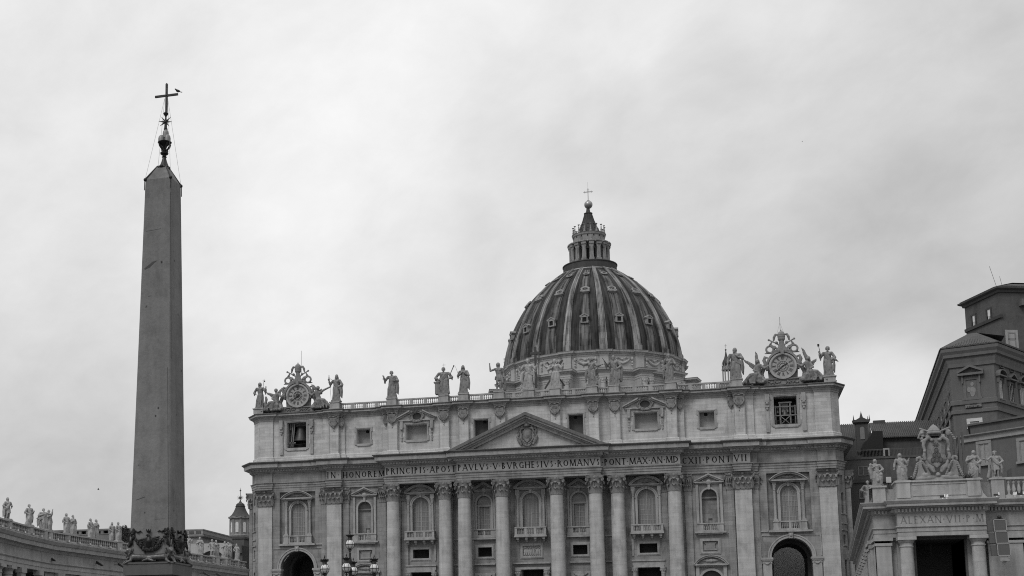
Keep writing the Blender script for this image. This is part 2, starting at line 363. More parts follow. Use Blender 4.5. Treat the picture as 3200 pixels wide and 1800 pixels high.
# ---- lower walls
LW = M(); WY = .3
def bayA(s):
    c = 46.24*s; hs = []
    hs.append((archpoly(c, 3.46, GZ, 20.4, 24), 1.2))
    hs.append((rect(c-3.7, c+3.7, 25.25, 35.66), .75))
    LW.wall(min(41.0*s, 51.5*s), max(41.0*s, 51.5*s), GZ, 36.2, WY, hs)
    LW.wall(c-3.7, c+3.7, 25.25, 35.66, WY+.75, [(archpoly(c, 1.47, 25.4, 31.98), .6)])
for s in (-1, 1):
    bayA(s)
    LW.wall(min(35.4*s, 29.3*s), max(35.4*s, 29.3*s), GZ, 36.2, WY, [(archpoly(32.45*s, 1.34, 25.6, 31.85), 1.1), (rect(32.4*s-1.35, 32.4*s+1.35, 21.75, 23.65), .3), (archpoly(32.3*s, 1.9, GZ, 16.4), .8)])
    LW.wall(min(29.3*s, 17.2*s), max(29.3*s, 17.2*s), GZ, 36.2, WY, [(archpoly(21.27*s, 1.62, 25.6, 31.98), .7), (rect(21.33*s-1.6, 21.33*s+1.6, 21.8, 23.52), 1.2), (rect(21.4*s-2.1, 21.4*s+2.1, GZ, 19.1), 2.0)])
    LW.wall(min(17.2*s, 4.2*s), max(17.2*s, 4.2*s), GZ, 36.2, WY, [(archpoly(8.97*s, 1.34, 25.6, 32.1), .9), (rect(8.92*s-1.33, 8.92*s+1.33, 21.8, 23.6), 1.2), (rect(9.0*s-1.6, 9.0*s+1.6, GZ, 15.5), 1.2)])
    LW.wall(min(41.0*s, 35.4*s), max(41.0*s, 35.4*s), GZ, 36.2, WY, [])
    # corner pier, chamfer and flank with its niches
    LW.box(min(51.5*s, 54.45*s), max(51.5*s, 54.45*s), .31, 3, GZ, 36.2)
LW.wall(-4.2, 4.2, GZ, 36.2, WY, [(archpoly(-.05, 1.55, 25.6, 32.1), .7), (rect(-1.75, 1.6, 21.75, 23.67), .25), (rect(-2.0, 2.0, GZ, 19.2), 2.0)])
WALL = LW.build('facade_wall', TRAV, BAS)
for s in (-1, 1):
    ch = M(); p = Vector((54.45*s, .06)); q = Vector((56.4*s-(.42 if s > 0 else 0), 2.62)); u = (q-p); l = u.length; u /= l
    w = M(); hol = [(archpoly(l*.62, .52, 28.2, 31.4, 10), .7), (rect(l*.62-.4, l*.62+.4, 33.3, 35.0), .4), (rect(l*.62-.45, l*.62+.45, 22.6, 24.3), .4), (archpoly(l*.62, .5, 14, 19.4, 10), .7)]
    w.wall(0, l, GZ, 36.2, 0, hol)
    for zz in (25.0, 26.2, 27.9): w.box(l*.3, l*.98, -.18, .0, zz, zz+.22)
    w.box(l*.62-.7, l*.62+.7, -.15, 0, 22.2, 22.45)
    n = Vector((u.y, -u.x)) if s < 0 else Vector((u.y*1, -u.x*1))
    n = Vector((-u.y, u.x)) if (Vector((-u.y, u.x)).y > 0) else Vector((u.y, -u.x))   # inward
    w.v = [(p.x+u.x*x+n.x*y, p.y+u.y*x+n.y*y, z) for x, y, z in w.v]
    w.build('corner_wall', TRAV, BAS)
    fl = M(); fl.wall(2.62, 24, GZ, 36.2, 0, [(archpoly(9, .8, 26, 31), .6)]); fl.v = [(56.45*s-y*s-(.42 if s > 0 else 0), x, z) for x, y, z in fl.v]
    fl.box(*((55.9, 57.0) if s > 0 else (-57.4, -56.4)), 3.4, 6.2, GZ, 36.05)
    fl.build('side_wall', TRAV, BAS)
# back of the church body, so that it is a solid building from any side
bk = M(); bk.box(-56.3, 55.9, 20, 23.9, 26.2, 50.5); bk.box(-41, 41, 23.9, 60, 26.2, 50.4); bk.box(-41, 41, 15, 60, 0, 26.1); bk.box(-30, 30, 60, 128, 0, 47); bk.box(-68, 68, 128, 182, 0, 46)
bk.prism([(-30, 47), (30, 47), (0, 51)], 60, 120); bk.build('nave_body', TRAV, BAS)
# ---- recess backs (dark rooms, panes)
def pane_grid(cx, hw, z0, spring, y, cols=6, dz=1.0, w=.07, par=None, top=None, mid=.13):
    pw = M(); pw.prism(archpoly(cx, hw, z0, spring), y, y+.06)
    win = pw.build('window', GLASS, BAS)
    b = M()
    for i in range(1, cols):
        x = cx-hw+2*hw*i/cols; zt = spring+math.sqrt(max(hw*hw-(x-cx)**2, 0)); ww = mid if i*2 == cols else w
        b.box(x-ww/2, x+ww/2, y-.07-(.02 if i*2 == cols else 0), y-.005, z0, (zt if i*2 == cols else spring))
    z = z0+dz*.5
    while z < spring+.05: b.box(cx-hw, cx+hw, y-.05, y-.004, z-w/2, z+w/2); z += dz
    b.arch(cx, spring, hw*.5, hw*.5+w, y-.05, y-.004); b.arch(cx, spring, hw-.1, hw, y-.1, y-.004)
    for k in range(1, 6):
        if k != 3: a = PI*k/6; b.bar((cx+hw*.5*math.cos(a), y-.03, spring+hw*.5*math.sin(a)), (cx+hw*math.cos(a), y-.03, spring+hw*math.sin(a)), w, .04, (0, 1, 0))
    b.build('glazing_bars', MUNT, win); return win
def segped(m, cx, hw, z0, rise, y, d, n=18):
    r = (hw*hw+rise*rise)/(2*rise); zc = z0+rise-r; a = math.asin(hw/r)
    m.arch(cx, zc, r-.42, r-.12, y-d*.8, y, PI/2-a, PI/2+a, n); m.arch(cx, zc, r-.14, r, y-d, y, PI/2-a*1.03, PI/2+a*1.03, n)
    m.box(cx-hw, cx+hw, y-d*.85, y, z0-.28, z0-.02); m.box(cx-hw*.9, cx+hw*.9, y-d*.5, y, z0-.5, z0-.27)
    poly = [(cx-hw*.93, z0-.03)]+[(cx+(r-.4)*math.cos(t), zc+(r-.4)*math.sin(t)) for t in [PI/2+a*.9-2*a*.9*i/10 for i in range(11)]]+[(cx+hw*.93, z0-.03)]
    m.prism(poly, y-.12, y)
def garland(m, x0, x1, z, sag, y, r=.14, n=14, seed=1):
    rn = random.Random(seed)
    for i in range(n+1):
        t = i/n; x = x0+(x1-x0)*t; zz = z-sag*(1-(2*t-1)**2); k = r*(.7+.5*math.sin(PI*t))*(.85+.3*rn.random())
        m.ell((x, y-k*.3, zz), (k, k*.8, k), 7, 5)
def triped(m, cx, hw, z0, rise, y, d, open_=0):
    for s in (-1, 1):
        p = (cx+s*hw, z0); q = (cx+s*open_, z0+rise*(1-open_/hw)); t = .3
        m.prism([p, (p[0], p[1]+t*.6), (q[0], q[1]+t), (q[0], q[1])], y-d, y)
        m.prism([(p[0]-s*.3, p[1]-.16), p, q, (q[0], q[1]-.22)], y-d*.7, y)
    m.box(cx-hw, cx+hw, y-d*.8, y, z0-.22, z0-.02); m.box(cx-hw*.9, cx+hw*.9, y-d*.5, y, z0-.42, z0-.21)
def baluster_row(m, x0, x1, y, z0, z1, step=.3, r=.085):
    n = max(int((x1-x0)/step), 1)
    h = z1-z0
    for i in range(n):
        x = x0+(x1-x0)*(i+.5)/n
        m.lathe([(r*.9, 0), (r*.9, h*.08), (r*.55, h*.12), (r*1.15, h*.34), (r*.5, h*.68), (r*.8, h*.86), (r*.9, h*.92), (r*.9, h)], (x, y, z0), 7)
for s in (-1, 1):
    # window over the side archway
    c = 46.24*s; win = pane_grid(c, 1.47, 25.4, 31.98, 1.42, 6, .95)
    f = M(); f.arch(c, 31.98, 1.47, 1.95, .82, 1.1, 0, PI, 20); f.arch(c, 31.98, 1.75, 1.98, .7, .9, 0, PI, 20)
    for q in (-1, 1): f.box(c+q*1.71-.24, c+q*1.71+.24, .8, 1.08, 26.9, 31.98)
    f.box(c-.2, c+.2, .55, 1.0, 33.3, 34.0)
    for q in (-1, 1):
        x = c+q*2.42; f.lathe([(.29, 27.3), (.27, 27.6), (.25, 30), (.22, 32.5), (.3, 32.6), (.22, 32.7), (.36, 33.35), (.38, 33.4), (.38, 33.5)], (x, .72, 0), 12)
        f.box(x-.36, x+.36, .36, 1.04, 33.45, 34.05); f.box(x-.45, x+.45, .25, 1.0, 25.3, 26.9); f.box(x-.52, x+.52, .16, 1.0, 26.75, 27.02); f.box(x-.36, x+.36, .36, 1.0, 27.0, 27.3)
        f.box(x-.55, x+.55, .15, 1.0, 25.3, 25.6)
    segped(f, c, 3.27, 34.45, 1.4, 1.04, 1.5); f.box(c-3.0, c+3.0, .72, 1.04, 33.95, 34.2)
    garland(f, c-1.5, c+1.5, 35.3, .35, .85, .2, 16, 3)
    f.box(c-3.75, c+3.75, -.4, .3, 24.9, 25.24); f.build('window_surround', TRIM, win)
    b = M(); b.box(c-2.0, c+2.0, .35, .72, 26.74, 26.97); b.box(c-1.95, c+1.95, .38, .7, 25.3, 25.6); b.box(c-.22, c+.22, .4, .68, 25.6, 26.74)
    for q in (-1, 1): b.box(c+q*1.75-.2, c+q*1.75+.2, .4, .68, 25.6, 26.74)
    baluster_row(b, c-1.5, c-.25, .54, 25.6, 26.74); baluster_row(b, c+.25, c+1.5, .54, 25.6, 26.74); b.build('window_balustrade', TRIM, win)
    # archway
    a = M(); a.arch(c, 20.4, 3.46, 4.0, .02, .3, 0, PI, 32); a.arch(c, 20.4, 3.9, 4.12, -.1, .2, 0, PI, 32)
    a.prism([(c-.3, 23.75), (c-.42, 24.75), (c+.42, 24.75), (c+.3, 23.75)], -.3, .3); a.ell((c, -.3, 24.3), (.25, .2, .32))
    for q in (-1, 1):
        x0, x1 = sorted((c+q*3.2, c+q*5.28)); a.box(x0, x1, -.35, 1.4, 20.0, 20.38); a.box(x0+.12, x1-.12, -.22, 1.3, 19.75, 20.0); a.box(x0+.2, x1-.2, -.12, 1.2, 19.3, 19.74); a.box(x0+.28, x1-.28, -.06, 1.2, GZ, 19.3)
        garland(a, x0+.5, x1-.5, 19.6, .35, -.1, .13, 8, 5)
        # raised panel frame in the spandrel
        xa, xb = sorted((c+q*5.12, c+q*1.0)); 
        a.box(xa, xb, .18, .3, 24.28, 24.42); xo = c+q*5.05; a.box(xo-.07, xo+.07, .18, .3, 20.6, 24.28)
    arch = a.build('archway', TRIM, BAS)
    v = M(); n = 24; ring = [(c-3.44, GZ)]+[(c-3.44*math.cos(PI*i/n), 20.4+3.44*math.sin(PI*i/n)) for i in range(n+1)]+[(c+3.44, GZ)]
    v.add([(x, 1.5, z) for x, z in ring]+[(x, 15, z) for x, z in ring], [(i, i+1, i+1+len(ring), i+len(ring)) for i in range(len(ring)-1)])
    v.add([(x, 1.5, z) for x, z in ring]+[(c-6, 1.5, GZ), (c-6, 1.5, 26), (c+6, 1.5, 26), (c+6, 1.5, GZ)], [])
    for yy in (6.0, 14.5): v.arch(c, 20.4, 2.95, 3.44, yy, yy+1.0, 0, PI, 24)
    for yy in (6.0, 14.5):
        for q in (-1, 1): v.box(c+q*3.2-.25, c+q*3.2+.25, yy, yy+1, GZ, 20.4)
    if s < 0: v.box(-52, -46.2, 13.2, 13.6, GZ, 26)  # closing wall added so that the left passage stays dark
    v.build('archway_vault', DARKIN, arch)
    # niche between the pilasters
    c = 32.45*s; nb = M(); nb.wall(c-1.6, c+1.6, 25.4, 33.6, 1.36, [(rect(c+.05*s-.35, c+.05*s+.35, 25.9, 27.9) if s > 0 else rect(c-.05, c+.75, 25.9, 28.0), .3)])
    nb.box(c-1.34, c+1.34, 1.0, 1.36, 31.55, 31.85); 
    nb.box(c-1.3, c+1.3, 1.66, 1.7, 25.5, 28.3); nich = nb.build('niche', TRAV, BAS)
    if s < 0: q_ = M(); q_.box(c+.05, c+.65, 1.5, 1.6, 25.9, 27.8); q_.build('niche_window', STATL, nich)
    f = M(); f.arch(c, 31.85, 1.34, 1.66, .05, .3, 0, PI, 20)
    for q in (-1, 1): f.box(c+q*1.5-.16, c+q*1.5+.16, .05, .3, 26.95, 31.85); f.box(c+q*2.1-.22, c+q*2.1+.22, -.02, .3, 25.7, 34.05)
    f.box(c-.22, c+.22, -.12, .3, 33.1, 34.0); f.ell((c, -.15, 34.5), (.42, .2, .4)); garland(f, c-1.0, c+1.0, 34.7, .5, -.1, .15, 10, 7)
    triped(f, c, 2.65, 34.55, 1.2, .3, .75); f.box(c-2.35, c+2.35, -.22, .3, 26.72, 26.95); f.box(c-2.3, c+2.3, -.12, .3, 25.4, 25.66)
    for q in (-1, 1): f.box(c+q*1.75-.55, c+q*1.75+.55, -.1, .3, 25.66, 26.72)
    f.box(c-.16, c+.16, -.1, .25, 25.66, 26.72); baluster_row(f, c-1.2, c-.16, .1, 25.66, 26.72); baluster_row(f, c+.16, c+1.2, .1, 25.66, 26.72)
    f.box(c-2.75, c+2.75, -.5, .3, 25.08, 25.4); f.box(c-2.2, c+2.2, -.3, .3, 24.85, 25.08); f.build('niche_surround', TRIM, nich)
    # framed stone panel and arched door head below
    c = 32.3*s; pn = M(); pn.prism([(c-1.15,22.0),(c-.8,22.35),(c-.8,23.1),(c-1.15,23.45),(c+1.15,23.45),(c+.8,23.1),(c+.8,22.35),(c+1.15,22.0)], .35, .6)
    pl = pn.build('stone_panel', TRAV, BAS); f = M()
    for o, y0, w in ((0, .1, .3), (.3, .18, .18)):
        x0, x1, z0, z1 = c-1.35-o, c+1.35+o, 21.75-o, 23.65+o
        f.box(x0-w, x1+w, y0, .3, z1, z1+w); f.box(x0-w, x1+w, y0, .3, z0-w, z0); f.box(x0-w, x0, y0, .3, z0, z1); f.box(x1, x1+w, y0, .3, z0, z1)
    f.box(c-1.5, c+1.5, .62, .68, 21.6, 23.8); f.build('panel_frame', TRIM, pl)
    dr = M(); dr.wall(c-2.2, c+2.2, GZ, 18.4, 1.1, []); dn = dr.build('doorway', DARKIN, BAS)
    f = M(); segped(f, c, 3.05, 19.5, 1.62, .3, 1.0); garland(f, c-1.4, c+1.4, 20.2, .1, .1, .26, 12, 9); f.arch(c, 16.4, 1.9, 2.3, .05, .3)
    for q in (-1, 1): f.box(c+q*2.4-.3, c+q*2.4+.3, -.1, .3, GZ, 19.05)
    f.build('door_surround', TRIM, dn)
    # balcony windows between the columns
def balcony_window(c, hw, spring, pedz, rise, pedhw, wide, zr=26.97, low='dark'):
    win = pane_grid(c, hw-.02, 25.6, spring, .92, 6, .95); f = M()
    f.arch(c, spring, hw, hw+.42, .02, .3, 0, PI, 20); f.arch(c, spring, hw+.3, hw+.5, -.08, .25, 0, PI, 20)
    for q in (-1, 1):
        f.box(c+q*(hw+.2)-.21, c+q*(hw+.2)+.21, .02, .3, 26.9, spring)
        x = c+q*(pedhw-.68); f.lathe([(.3, 26.9), (.27, 27.2), (.26, 29), (.22, 32.2), (.3, 32.3), (.22, 32.4), (.36, 33.1), (.38, 33.15), (.38, 33.3)], (x, -.12, 0), 12)
        f.box(x-.36, x+.36, -.48, .28, 33.3, pedz-.5); f.box(x-.5, x+.5, .12, .3, 26.9, 34)
    f.box(c-.2, c+.2, -.2, .3, spring+hw, pedz-.5)
    segped(f, c, pedhw, pedz, rise, .3, 1.1); garland(f, c-1.3, c+1.3, pedz+.75, .3, .1, .18, 14, 4); f.build('window_surround', TRIM, win)
    b = M(); y0 = -1.55; b.box(c-wide, c+wide, y0, .3, 25.2, 25.45); b.box(c-wide+.08, c+wide-.08, y0+.1, .3, 25.45, 25.75); b.box(c-wide+.12, c+wide-.12, y0+.06, y0+.46, zr-.22, zr)
    xs = [c-wide+.35, c-(wide-.35)/3, c+(wide-.35)/3, c+wide-.35]
    for x in xs: b.box(x-.24, x+.24, y0+.12, y0+.42, 25.75, zr-.22)
    for i in range(3): baluster_row(b, xs[i]+.26, xs[i+1]-.26, y0+.27, 25.75, zr-.22, .27, .075)
    for q in (-1, 1): b.box(c+q*(wide-.3)-.16, c+q*(wide-.3)+.16, y0+.4, .3, zr-.22, zr-.01); b.box(c+q*(wide-.3)-.1, c+q*(wide-.3)+.1, y0+.4, .3, 25.75, zr-.22)
    for x in [c-wide*.8, c-wide*.27, c+wide*.27, c+wide*.8]:
        b.prism([(x-.26, 25.2), (x+.26, 25.2), (x+.22, 24.75), (x-.22, 24.75)], -1.2, .3); b.prism([(x-.2, 24.75), (x+.2, 24.75), (x+.15, 24.4), (x-.15, 24.4)], -.6, .3)
    b.build('balcony', TRIM, win); return win
def low_frame(c, hw, z0, z1, y=.1):
    f = M()
    for o, yy, w in ((0, y, .34), (.34, y+.1, .16)):
        a0, a1, b0, b1 = c-hw-o, c+hw+o, z0-o, z1+o
        f.box(a0-w, a1+w, yy, .3, b1, b1+w); f.box(a0-w, a1+w, yy, .3, b0-w, b0); f.box(a0-w, a0, yy, .3, b0, b1); f.box(a1, a1+w, yy, .3, b0, b1)
    return f
for s in (-1, 1):
    c = 21.28*s; balcony_window(c, 1.62, 31.98, 34.55, 1.5, 3.08, 3.0)
    d = M(); d.box(c-1.9, c+1.9, 1.5, 1.6, 21.5, 23.8); mz = d.build('mezzanine_opening', BLACK, BAS)
    f = low_frame(c+.05*s, 1.6, 21.8, 23.52)
    for q in (-1, 1): f.prism([(c+q*2.75-.2, 24.4), (c+q*2.75+.2, 24.4), (c+q*2.75+.14, 21.3), (c+q*2.75-.14, 21.3)], .08, .3)
    f.build('opening_frame', TRIM, mz)
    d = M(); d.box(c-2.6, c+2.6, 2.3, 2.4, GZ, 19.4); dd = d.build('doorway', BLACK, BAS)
    f = M(); f.box(c-2.75, c+2.75, -.2, .3, 19.12, 19.5); f.box(c-3.0, c+3.0, -.3, .3, 20.24, 20.5); f.box(c-2.9, c+2.9, -.1, .3, 19.5, 20.2)
    for q in (-1, 1):
        x = c+q*2.55; f.lathe([(.4, GZ), (.38, 17.9), (.42, 18.0), (.38, 18.1), (.55, 18.8), (.6, 18.9), (.6, 19.12)], (x, .0, 0), 14)
        for k in range(8): a = 2*PI*k/8; f.ell((x+.5*math.cos(a), .5*math.sin(a), 18.6), (.12, .12, .2), 6, 5)
    f.build('door_columns', TRIM, dd)
    # narrow window bays under the pediment
    c = 8.95*s; win = pane_grid(c, 1.32, 25.6, 32.1, 1.12, 4, .95); f = M()
    f.prism([(c-1.3, 31.68)]+[(c-1.32*math.cos(PI*i/14), 32.1+1.32*math.sin(PI*i/14)) for i in range(15)]+[(c+1.3, 31.68)], 1.0, 1.1)
    f.box(c-1.34, c+1.34, .62, .95, 31.4, 31.75)
    for q in (-1, 1): f.box(c+q*1.16-.18, c+q*1.16+.18, .7, .98, 26.9, 31.4)
    t = f.build('window_transom', PLASTER, win)
    f = M(); f.arch(c, 32.1, 1.34, 1.68, .05, .3, 0, PI, 20)
    for q in (-1, 1): f.box(c+q*1.52-.17, c+q*1.52+.17, .05, .3, 26.95, 32.1); f.box(c+q*1.95-.16, c+q*1.95+.16, .0, .3, 25.7, 34.1)
    f.box(c-.2, c+.2, -.1, .3, 33.4, 34.1); f.ell((c, -.1, 34.6), (.36, .2, .36)); garland(f, c-.9, c+.9, 34.75, .45, -.05, .14, 10, 8)
    triped(f, c, 2.12, 34.65, 1.25, .3, .7); f.box(c-2.3, c+2.3, -.22, .3, 26.85, 27.08); f.box(c-2.3, c+2.3, -.12, .3, 25.4, 25.9)
    for q in (-1, 1): f.box(c+q*1.72-.5, c+q*1.72+.5, -.08, .3, 25.9, 26.85)
    f.box(c-.15, c+.15, -.06, .25, 25.9, 26.85); baluster_row(f, c-1.2, c-.16, .1, 25.9, 26.85, .26, .07); baluster_row(f, c+.16, c+1.2, .1, 25.9, 26.85, .26, .07)
    f.box(c-2.35, c+2.35, -.4, .3, 25.05, 25.35); f.build('window_surround', TRIM, win)
    d = M(); d.box(c-1.6, c+1.6, 1.5, 1.6, 21.6, 23.8); mz = d.build('mezzanine_opening', BLACK, BAS); low_frame(c+.03*s*0, 1.33, 21.8, 23.6).build('opening_frame', TRIM, mz)
    d = M(); d.box(c-2, c+2, -.15, .3, 20.24, 20.5); d.box(c-1.9, c+1.9, .05, .3, 17.2, 18.7); d.box(c-1.7, c+1.7, -.02, .05, 17.4, 18.5); garland(d, c-1.2, c+1.2, 18.3, .5, -.1, .2, 14, 11); d.build('door_head_relief', TRIM, BAS)
c = -.06; balcony_window(c, 1.55, 32.1, 34.75, 1.45, 3.15, 3.05, 27.1)
rl = M(); rl.box(-1.75, 1.6, .5, .56, 21.75, 23.67)
rnd = random.Random(5)
for i in range(9):
    x = -1.45+i*.36; h = 1.25+.2*rnd.random(); rl.cap((x, .45, 22.0), (x+rnd.uniform(-.12, .12), .42, 22.0+h*.6), .15, .2); rl.ell((x+rnd.uniform(-.1, .1), .4, 22.0+h), (.13, .13, .16))
    rl.cap((x, .4, 22.0+h*.7), (x+rnd.choice((-1, 1))*.35, .38, 22.0+h*rnd.uniform(.5, .9)), .07, .06)
rel = rl.build('relief_panel', SHAFT, BAS, True); low_frame(-.08, 1.68, 21.75, 23.67, .05).build('panel_frame', TRIM, rel)
d = M(); d.box(-2.6, 2.6, 2.3, 2.4, GZ, 19.5); dd = d.build('doorway', BLACK, BAS)
f = M(); f.box(-3.3, 3.3, -.2, .3, 19.2, 19.6); f.box(-3.6, 3.6, -.3, .3, 20.24, 20.5)
for q in (-1, 1):
    x = 2.75*q; f.lathe([(.45, GZ), (.43, 17.8), (.47, 17.9), (.43, 18.0), (.62, 18.8), (.7, 18.9), (.7, 19.2)], (x, 0, 0), 14)
    for k in range(8): a = 2*PI*k/8; f.ell((x+.55*math.cos(a), .55*math.sin(a), 18.55), (.14, .14, .22), 6, 5)
f.build('door_columns', TRIM, dd)
# string course between columns 2 and 3
st = M()
for s in (-1, 1):
    a, b = sorted((13.4*s, 15.1*s)); st.box(a, b, .05, .3, 20.24, 20.5); st.box(a, b, .1, .3, 25.05, 25.3)
    for a, b in ((35.5, 36.9), (41.0, 42.4)): st.box(min(a*s, b*s), max(a*s, b*s), .1, .3, 25.0, 25.25)
st.build('string_course', TRIM, BAS)
# ---- columns, pilasters, capitals
def leaf(m, b, n, t, w, h, out):
    b = Vector(b); n = Vector(n).normalized(); t = Vector(t).normalized(); Z = Vector((0, 0, 1)); pts = []
    prof = [(0, 0, .8), (.06, .3, 1), (.12, .6, 1.0), (.3, .86, .9), (.68, 1.0, .7), (1.0, .9, .42), (.96, .72, .2)]
    for back in (0, 1):
        for o, z, k in prof:
            for q in (-1, -.5, 0, .5, 1):
                pts.append(b+n*(o*out+(.0 if back else .09)-abs(q)*.05)+Z*(z*h-(.03*h if back else 0))+t*(q*w/2*k*(1 if int(q*2) % 2 == 0 else .82)))
    f = []; r = 5; K = len(prof)
    for back in (0, 1):
        o = back*K*r
        f += [(o+i*r+j, o+i*r+j+1, o+(i+1)*r+j+1, o+(i+1)*r+j) for i in range(K-1) for j in range(r-1)]
    B = K*r
    for i in range(K-1): f += [(i*r, (i+1)*r, B+(i+1)*r, B+i*r), (i*r+4, B+i*r+4, B+(i+1)*r+4, (i+1)*r+4)]
    f.append(tuple(range((K-1)*r, K*r))+tuple(B+(K-1)*r+j for j in range(4, -1, -1)))
    m.add(pts, f)
def volute(m, c, d, r):
    c = Vector(c); d = Vector(d).normalized(); s = d.cross(Vector((0, 0, 1))); pts = []; rad = []
    for i in range(26):
        a = i/25*3.6*PI; k = r*(1-.8*i/25); pts.append(c+d*(k*math.cos(a+PI/2)*1.0)+Vector((0, 0, 1))*(k*math.sin(a+PI/2))); rad.append(.13*(1-.4*i/25))
    m.tube([c-d*1.1+Vector((0, 0, -.45)), c-d*.5+Vector((0, 0, r*.8))]+pts, [.1, .12]+rad, 6); m.ell(c, (.12, .12, .12), 6, 4)
def capital_mesh(square, hw):
    m = M(); h = 3.2
    m.lathe([(hw*1.0, -.12), (hw*1.08, -.06), (hw*1.08, .06), (hw*1.0, .1)], (0, 0, 0), 28) if not square else m.box(-hw-.08, hw+.08, -hw*.6, .6, -.1, .08)
    if square:
        m.loft([[(x, y, z) for x, y in ((-k, -k), (k, -k), (k, k*.5), (-k, k*.5))] for k, z in ((hw, 0), (hw, 1.2), (hw*1.05, 2.2), (hw*1.15, 2.75))])
        faces = [((0, -hw, 0), (0, -1, 0), (1, 0, 0), hw), ((-hw, -hw*.25, 0), (-1, 0, 0), (0, 1, 0), hw*.7), ((hw, -hw*.25, 0), (1, 0, 0), (0, 1, 0), hw*.7)]
        for c, n, t, L in faces:
            c = Vector(c); t = Vector(t)
            for k in (-.62, .0, .62): leaf(m, c+t*k*L, n, t, hw*.62, 1.15, .5)
            for k in (-.95, -.32, .32, .95): leaf(m, c+t*k*L+Vector((0, 0, .1)), n, t, hw*.6, 2.0, .62)
        cor = [(-1, -1), (1, -1)]
    else:
        m.lathe([(hw, 0), (hw, 1.2), (hw*1.06, 2.2), (hw*1.2, 2.75)], (0, 0, 0), 24)
        for k in range(8):
            a = 2*PI*k/8; n = Vector((math.cos(a), math.sin(a), 0)); t = Vector((-n.y, n.x, 0)); leaf(m, n*hw, n, t, hw*.74, 1.15, .5)
            a += PI/8; n = Vector((math.cos(a), math.sin(a), 0)); t = Vector((-n.y, n.x, 0)); leaf(m, n*hw+Vector((0, 0, .1)), n, t, hw*.76, 2.05, .6)
        cor = [(-1, -1), (1, -1), (-1, 1), (1, 1)]
    for a, b in cor: volute(m, (a*hw*1.22, b*hw*1.22, 2.42), (a, b, 0), .36)
    A = hw*1.42; q = []
    for k in range(4):
        a = k*PI/2
        for x, y in ((-A, -A*.92), (-A*.5, -A*.8), (0, -A*.74), (A*.5, -A*.8), (A, -A*.92)):
            q.append((x*math.cos(a)-y*math.sin(a), x*math.sin(a)+y*math.cos(a)))
    if square: q = [(x, min(y, .4)) for x, y in q]
    m.add([(x*.94, y*.94, 2.72) for x, y in q]+[(x, y, 2.95) for x, y in q]+[(x, y, 3.2) for x, y in q],
          [tuple(range(19, -1, -1)), tuple(range(40, 60))]+[(r*20+i, r*20+(i+1) % 20, r*20+20+(i+1) % 20, r*20+20+i) for r in (0, 1) for i in range(20)])
    m.ell((0, -A*.76, 2.85), (.3, .22, .34), 8, 6); m.ell((0, -hw*1.1, 2.2), (.34, .25, .22), 8, 6)
    return m
capR = bpy.data.objects.new('capital', capital_mesh(False, 1.19).mesh('capital', (0, 0, 0), True, R_(50))); capR.data.materials.append(CAPM)
capS = bpy.data.objects.new('capital', capital_mesh(True, 1.46).mesh('capital', (0, 0, 0), True, R_(50))); capS.data.materials.append(CAPM)
capH = bpy.data.objects.new('capital', capital_mesh(True, .62).mesh('capital', (0, 0, 0), True, R_(50))); capH.data.materials.append(CAPM)
CX = [(26.4, -1.4), (16.18, -1.4), (12.28, -2.4), (5.12, -2.4)]
for s in (-1, 1):
    for x, y in CX:
        c = M(); c.lathe([(1.9, GZ), (1.9, GZ+.6), (1.75, GZ+.7), (1.75, GZ+1.0), (1.5, GZ+1.3), (1.36, GZ+1.6), (1.34, GZ+6), (1.335, 17), (1.31, 22), (1.26, 28), (1.19, 32.75), (1.19, 32.85)], (x*s, y, 0), 40)
        co = c.build('column', SHAFT, BAS, True); twin(capR, co, (x*s, y, 32.86))
        b = M(); b.box(x*s-1.3, x*s+1.3, -.25, .31, GZ, 36.08); b.build('rear_pilaster', TRAV, BAS)
    for x, y in ((38.43, -.8), (52.93, 0.0)):
        p = M(); p.box(x*s-1.47, x*s+1.47, y, .32+(.3 if y > -.5 else 0), GZ, 32.86); p.box(x*s-1.3, x*s+1.3, y+.15, .3, 32.86, 36.08)
        po = p.build('pilaster', SHAFT, BAS); twin(capS, po, (x*s, y+1.32, 32.86))
    for x in (40.5, 36.2, 28.75, 24.4):
        p = M(); w = .58 if x > 30 else .62; p.box(x*s-w, x*s+w, -.05, .31, GZ, 32.86); p.box(x*s-w*.9, x*s+w*.9, .02, .31, 32.86, 36.08)
        po = p.build('side_pilaster', TRAV, BAS); twin(capH, po, (x*s, .55, 32.86))
    p = M(); p.box(*((56.5, 56.9) if s > 0 else (-57.3, -56.9)), 3.5, 6.1, 32.9, 36); po = p.build('flank_pilaster', TRAV, BAS)
    o = twin(capS, po, (55.95*s-(.42 if s > 0 else 0), 4.8, 32.86)); o.rotation_euler.z = -PI/2 if s < 0 else PI/2
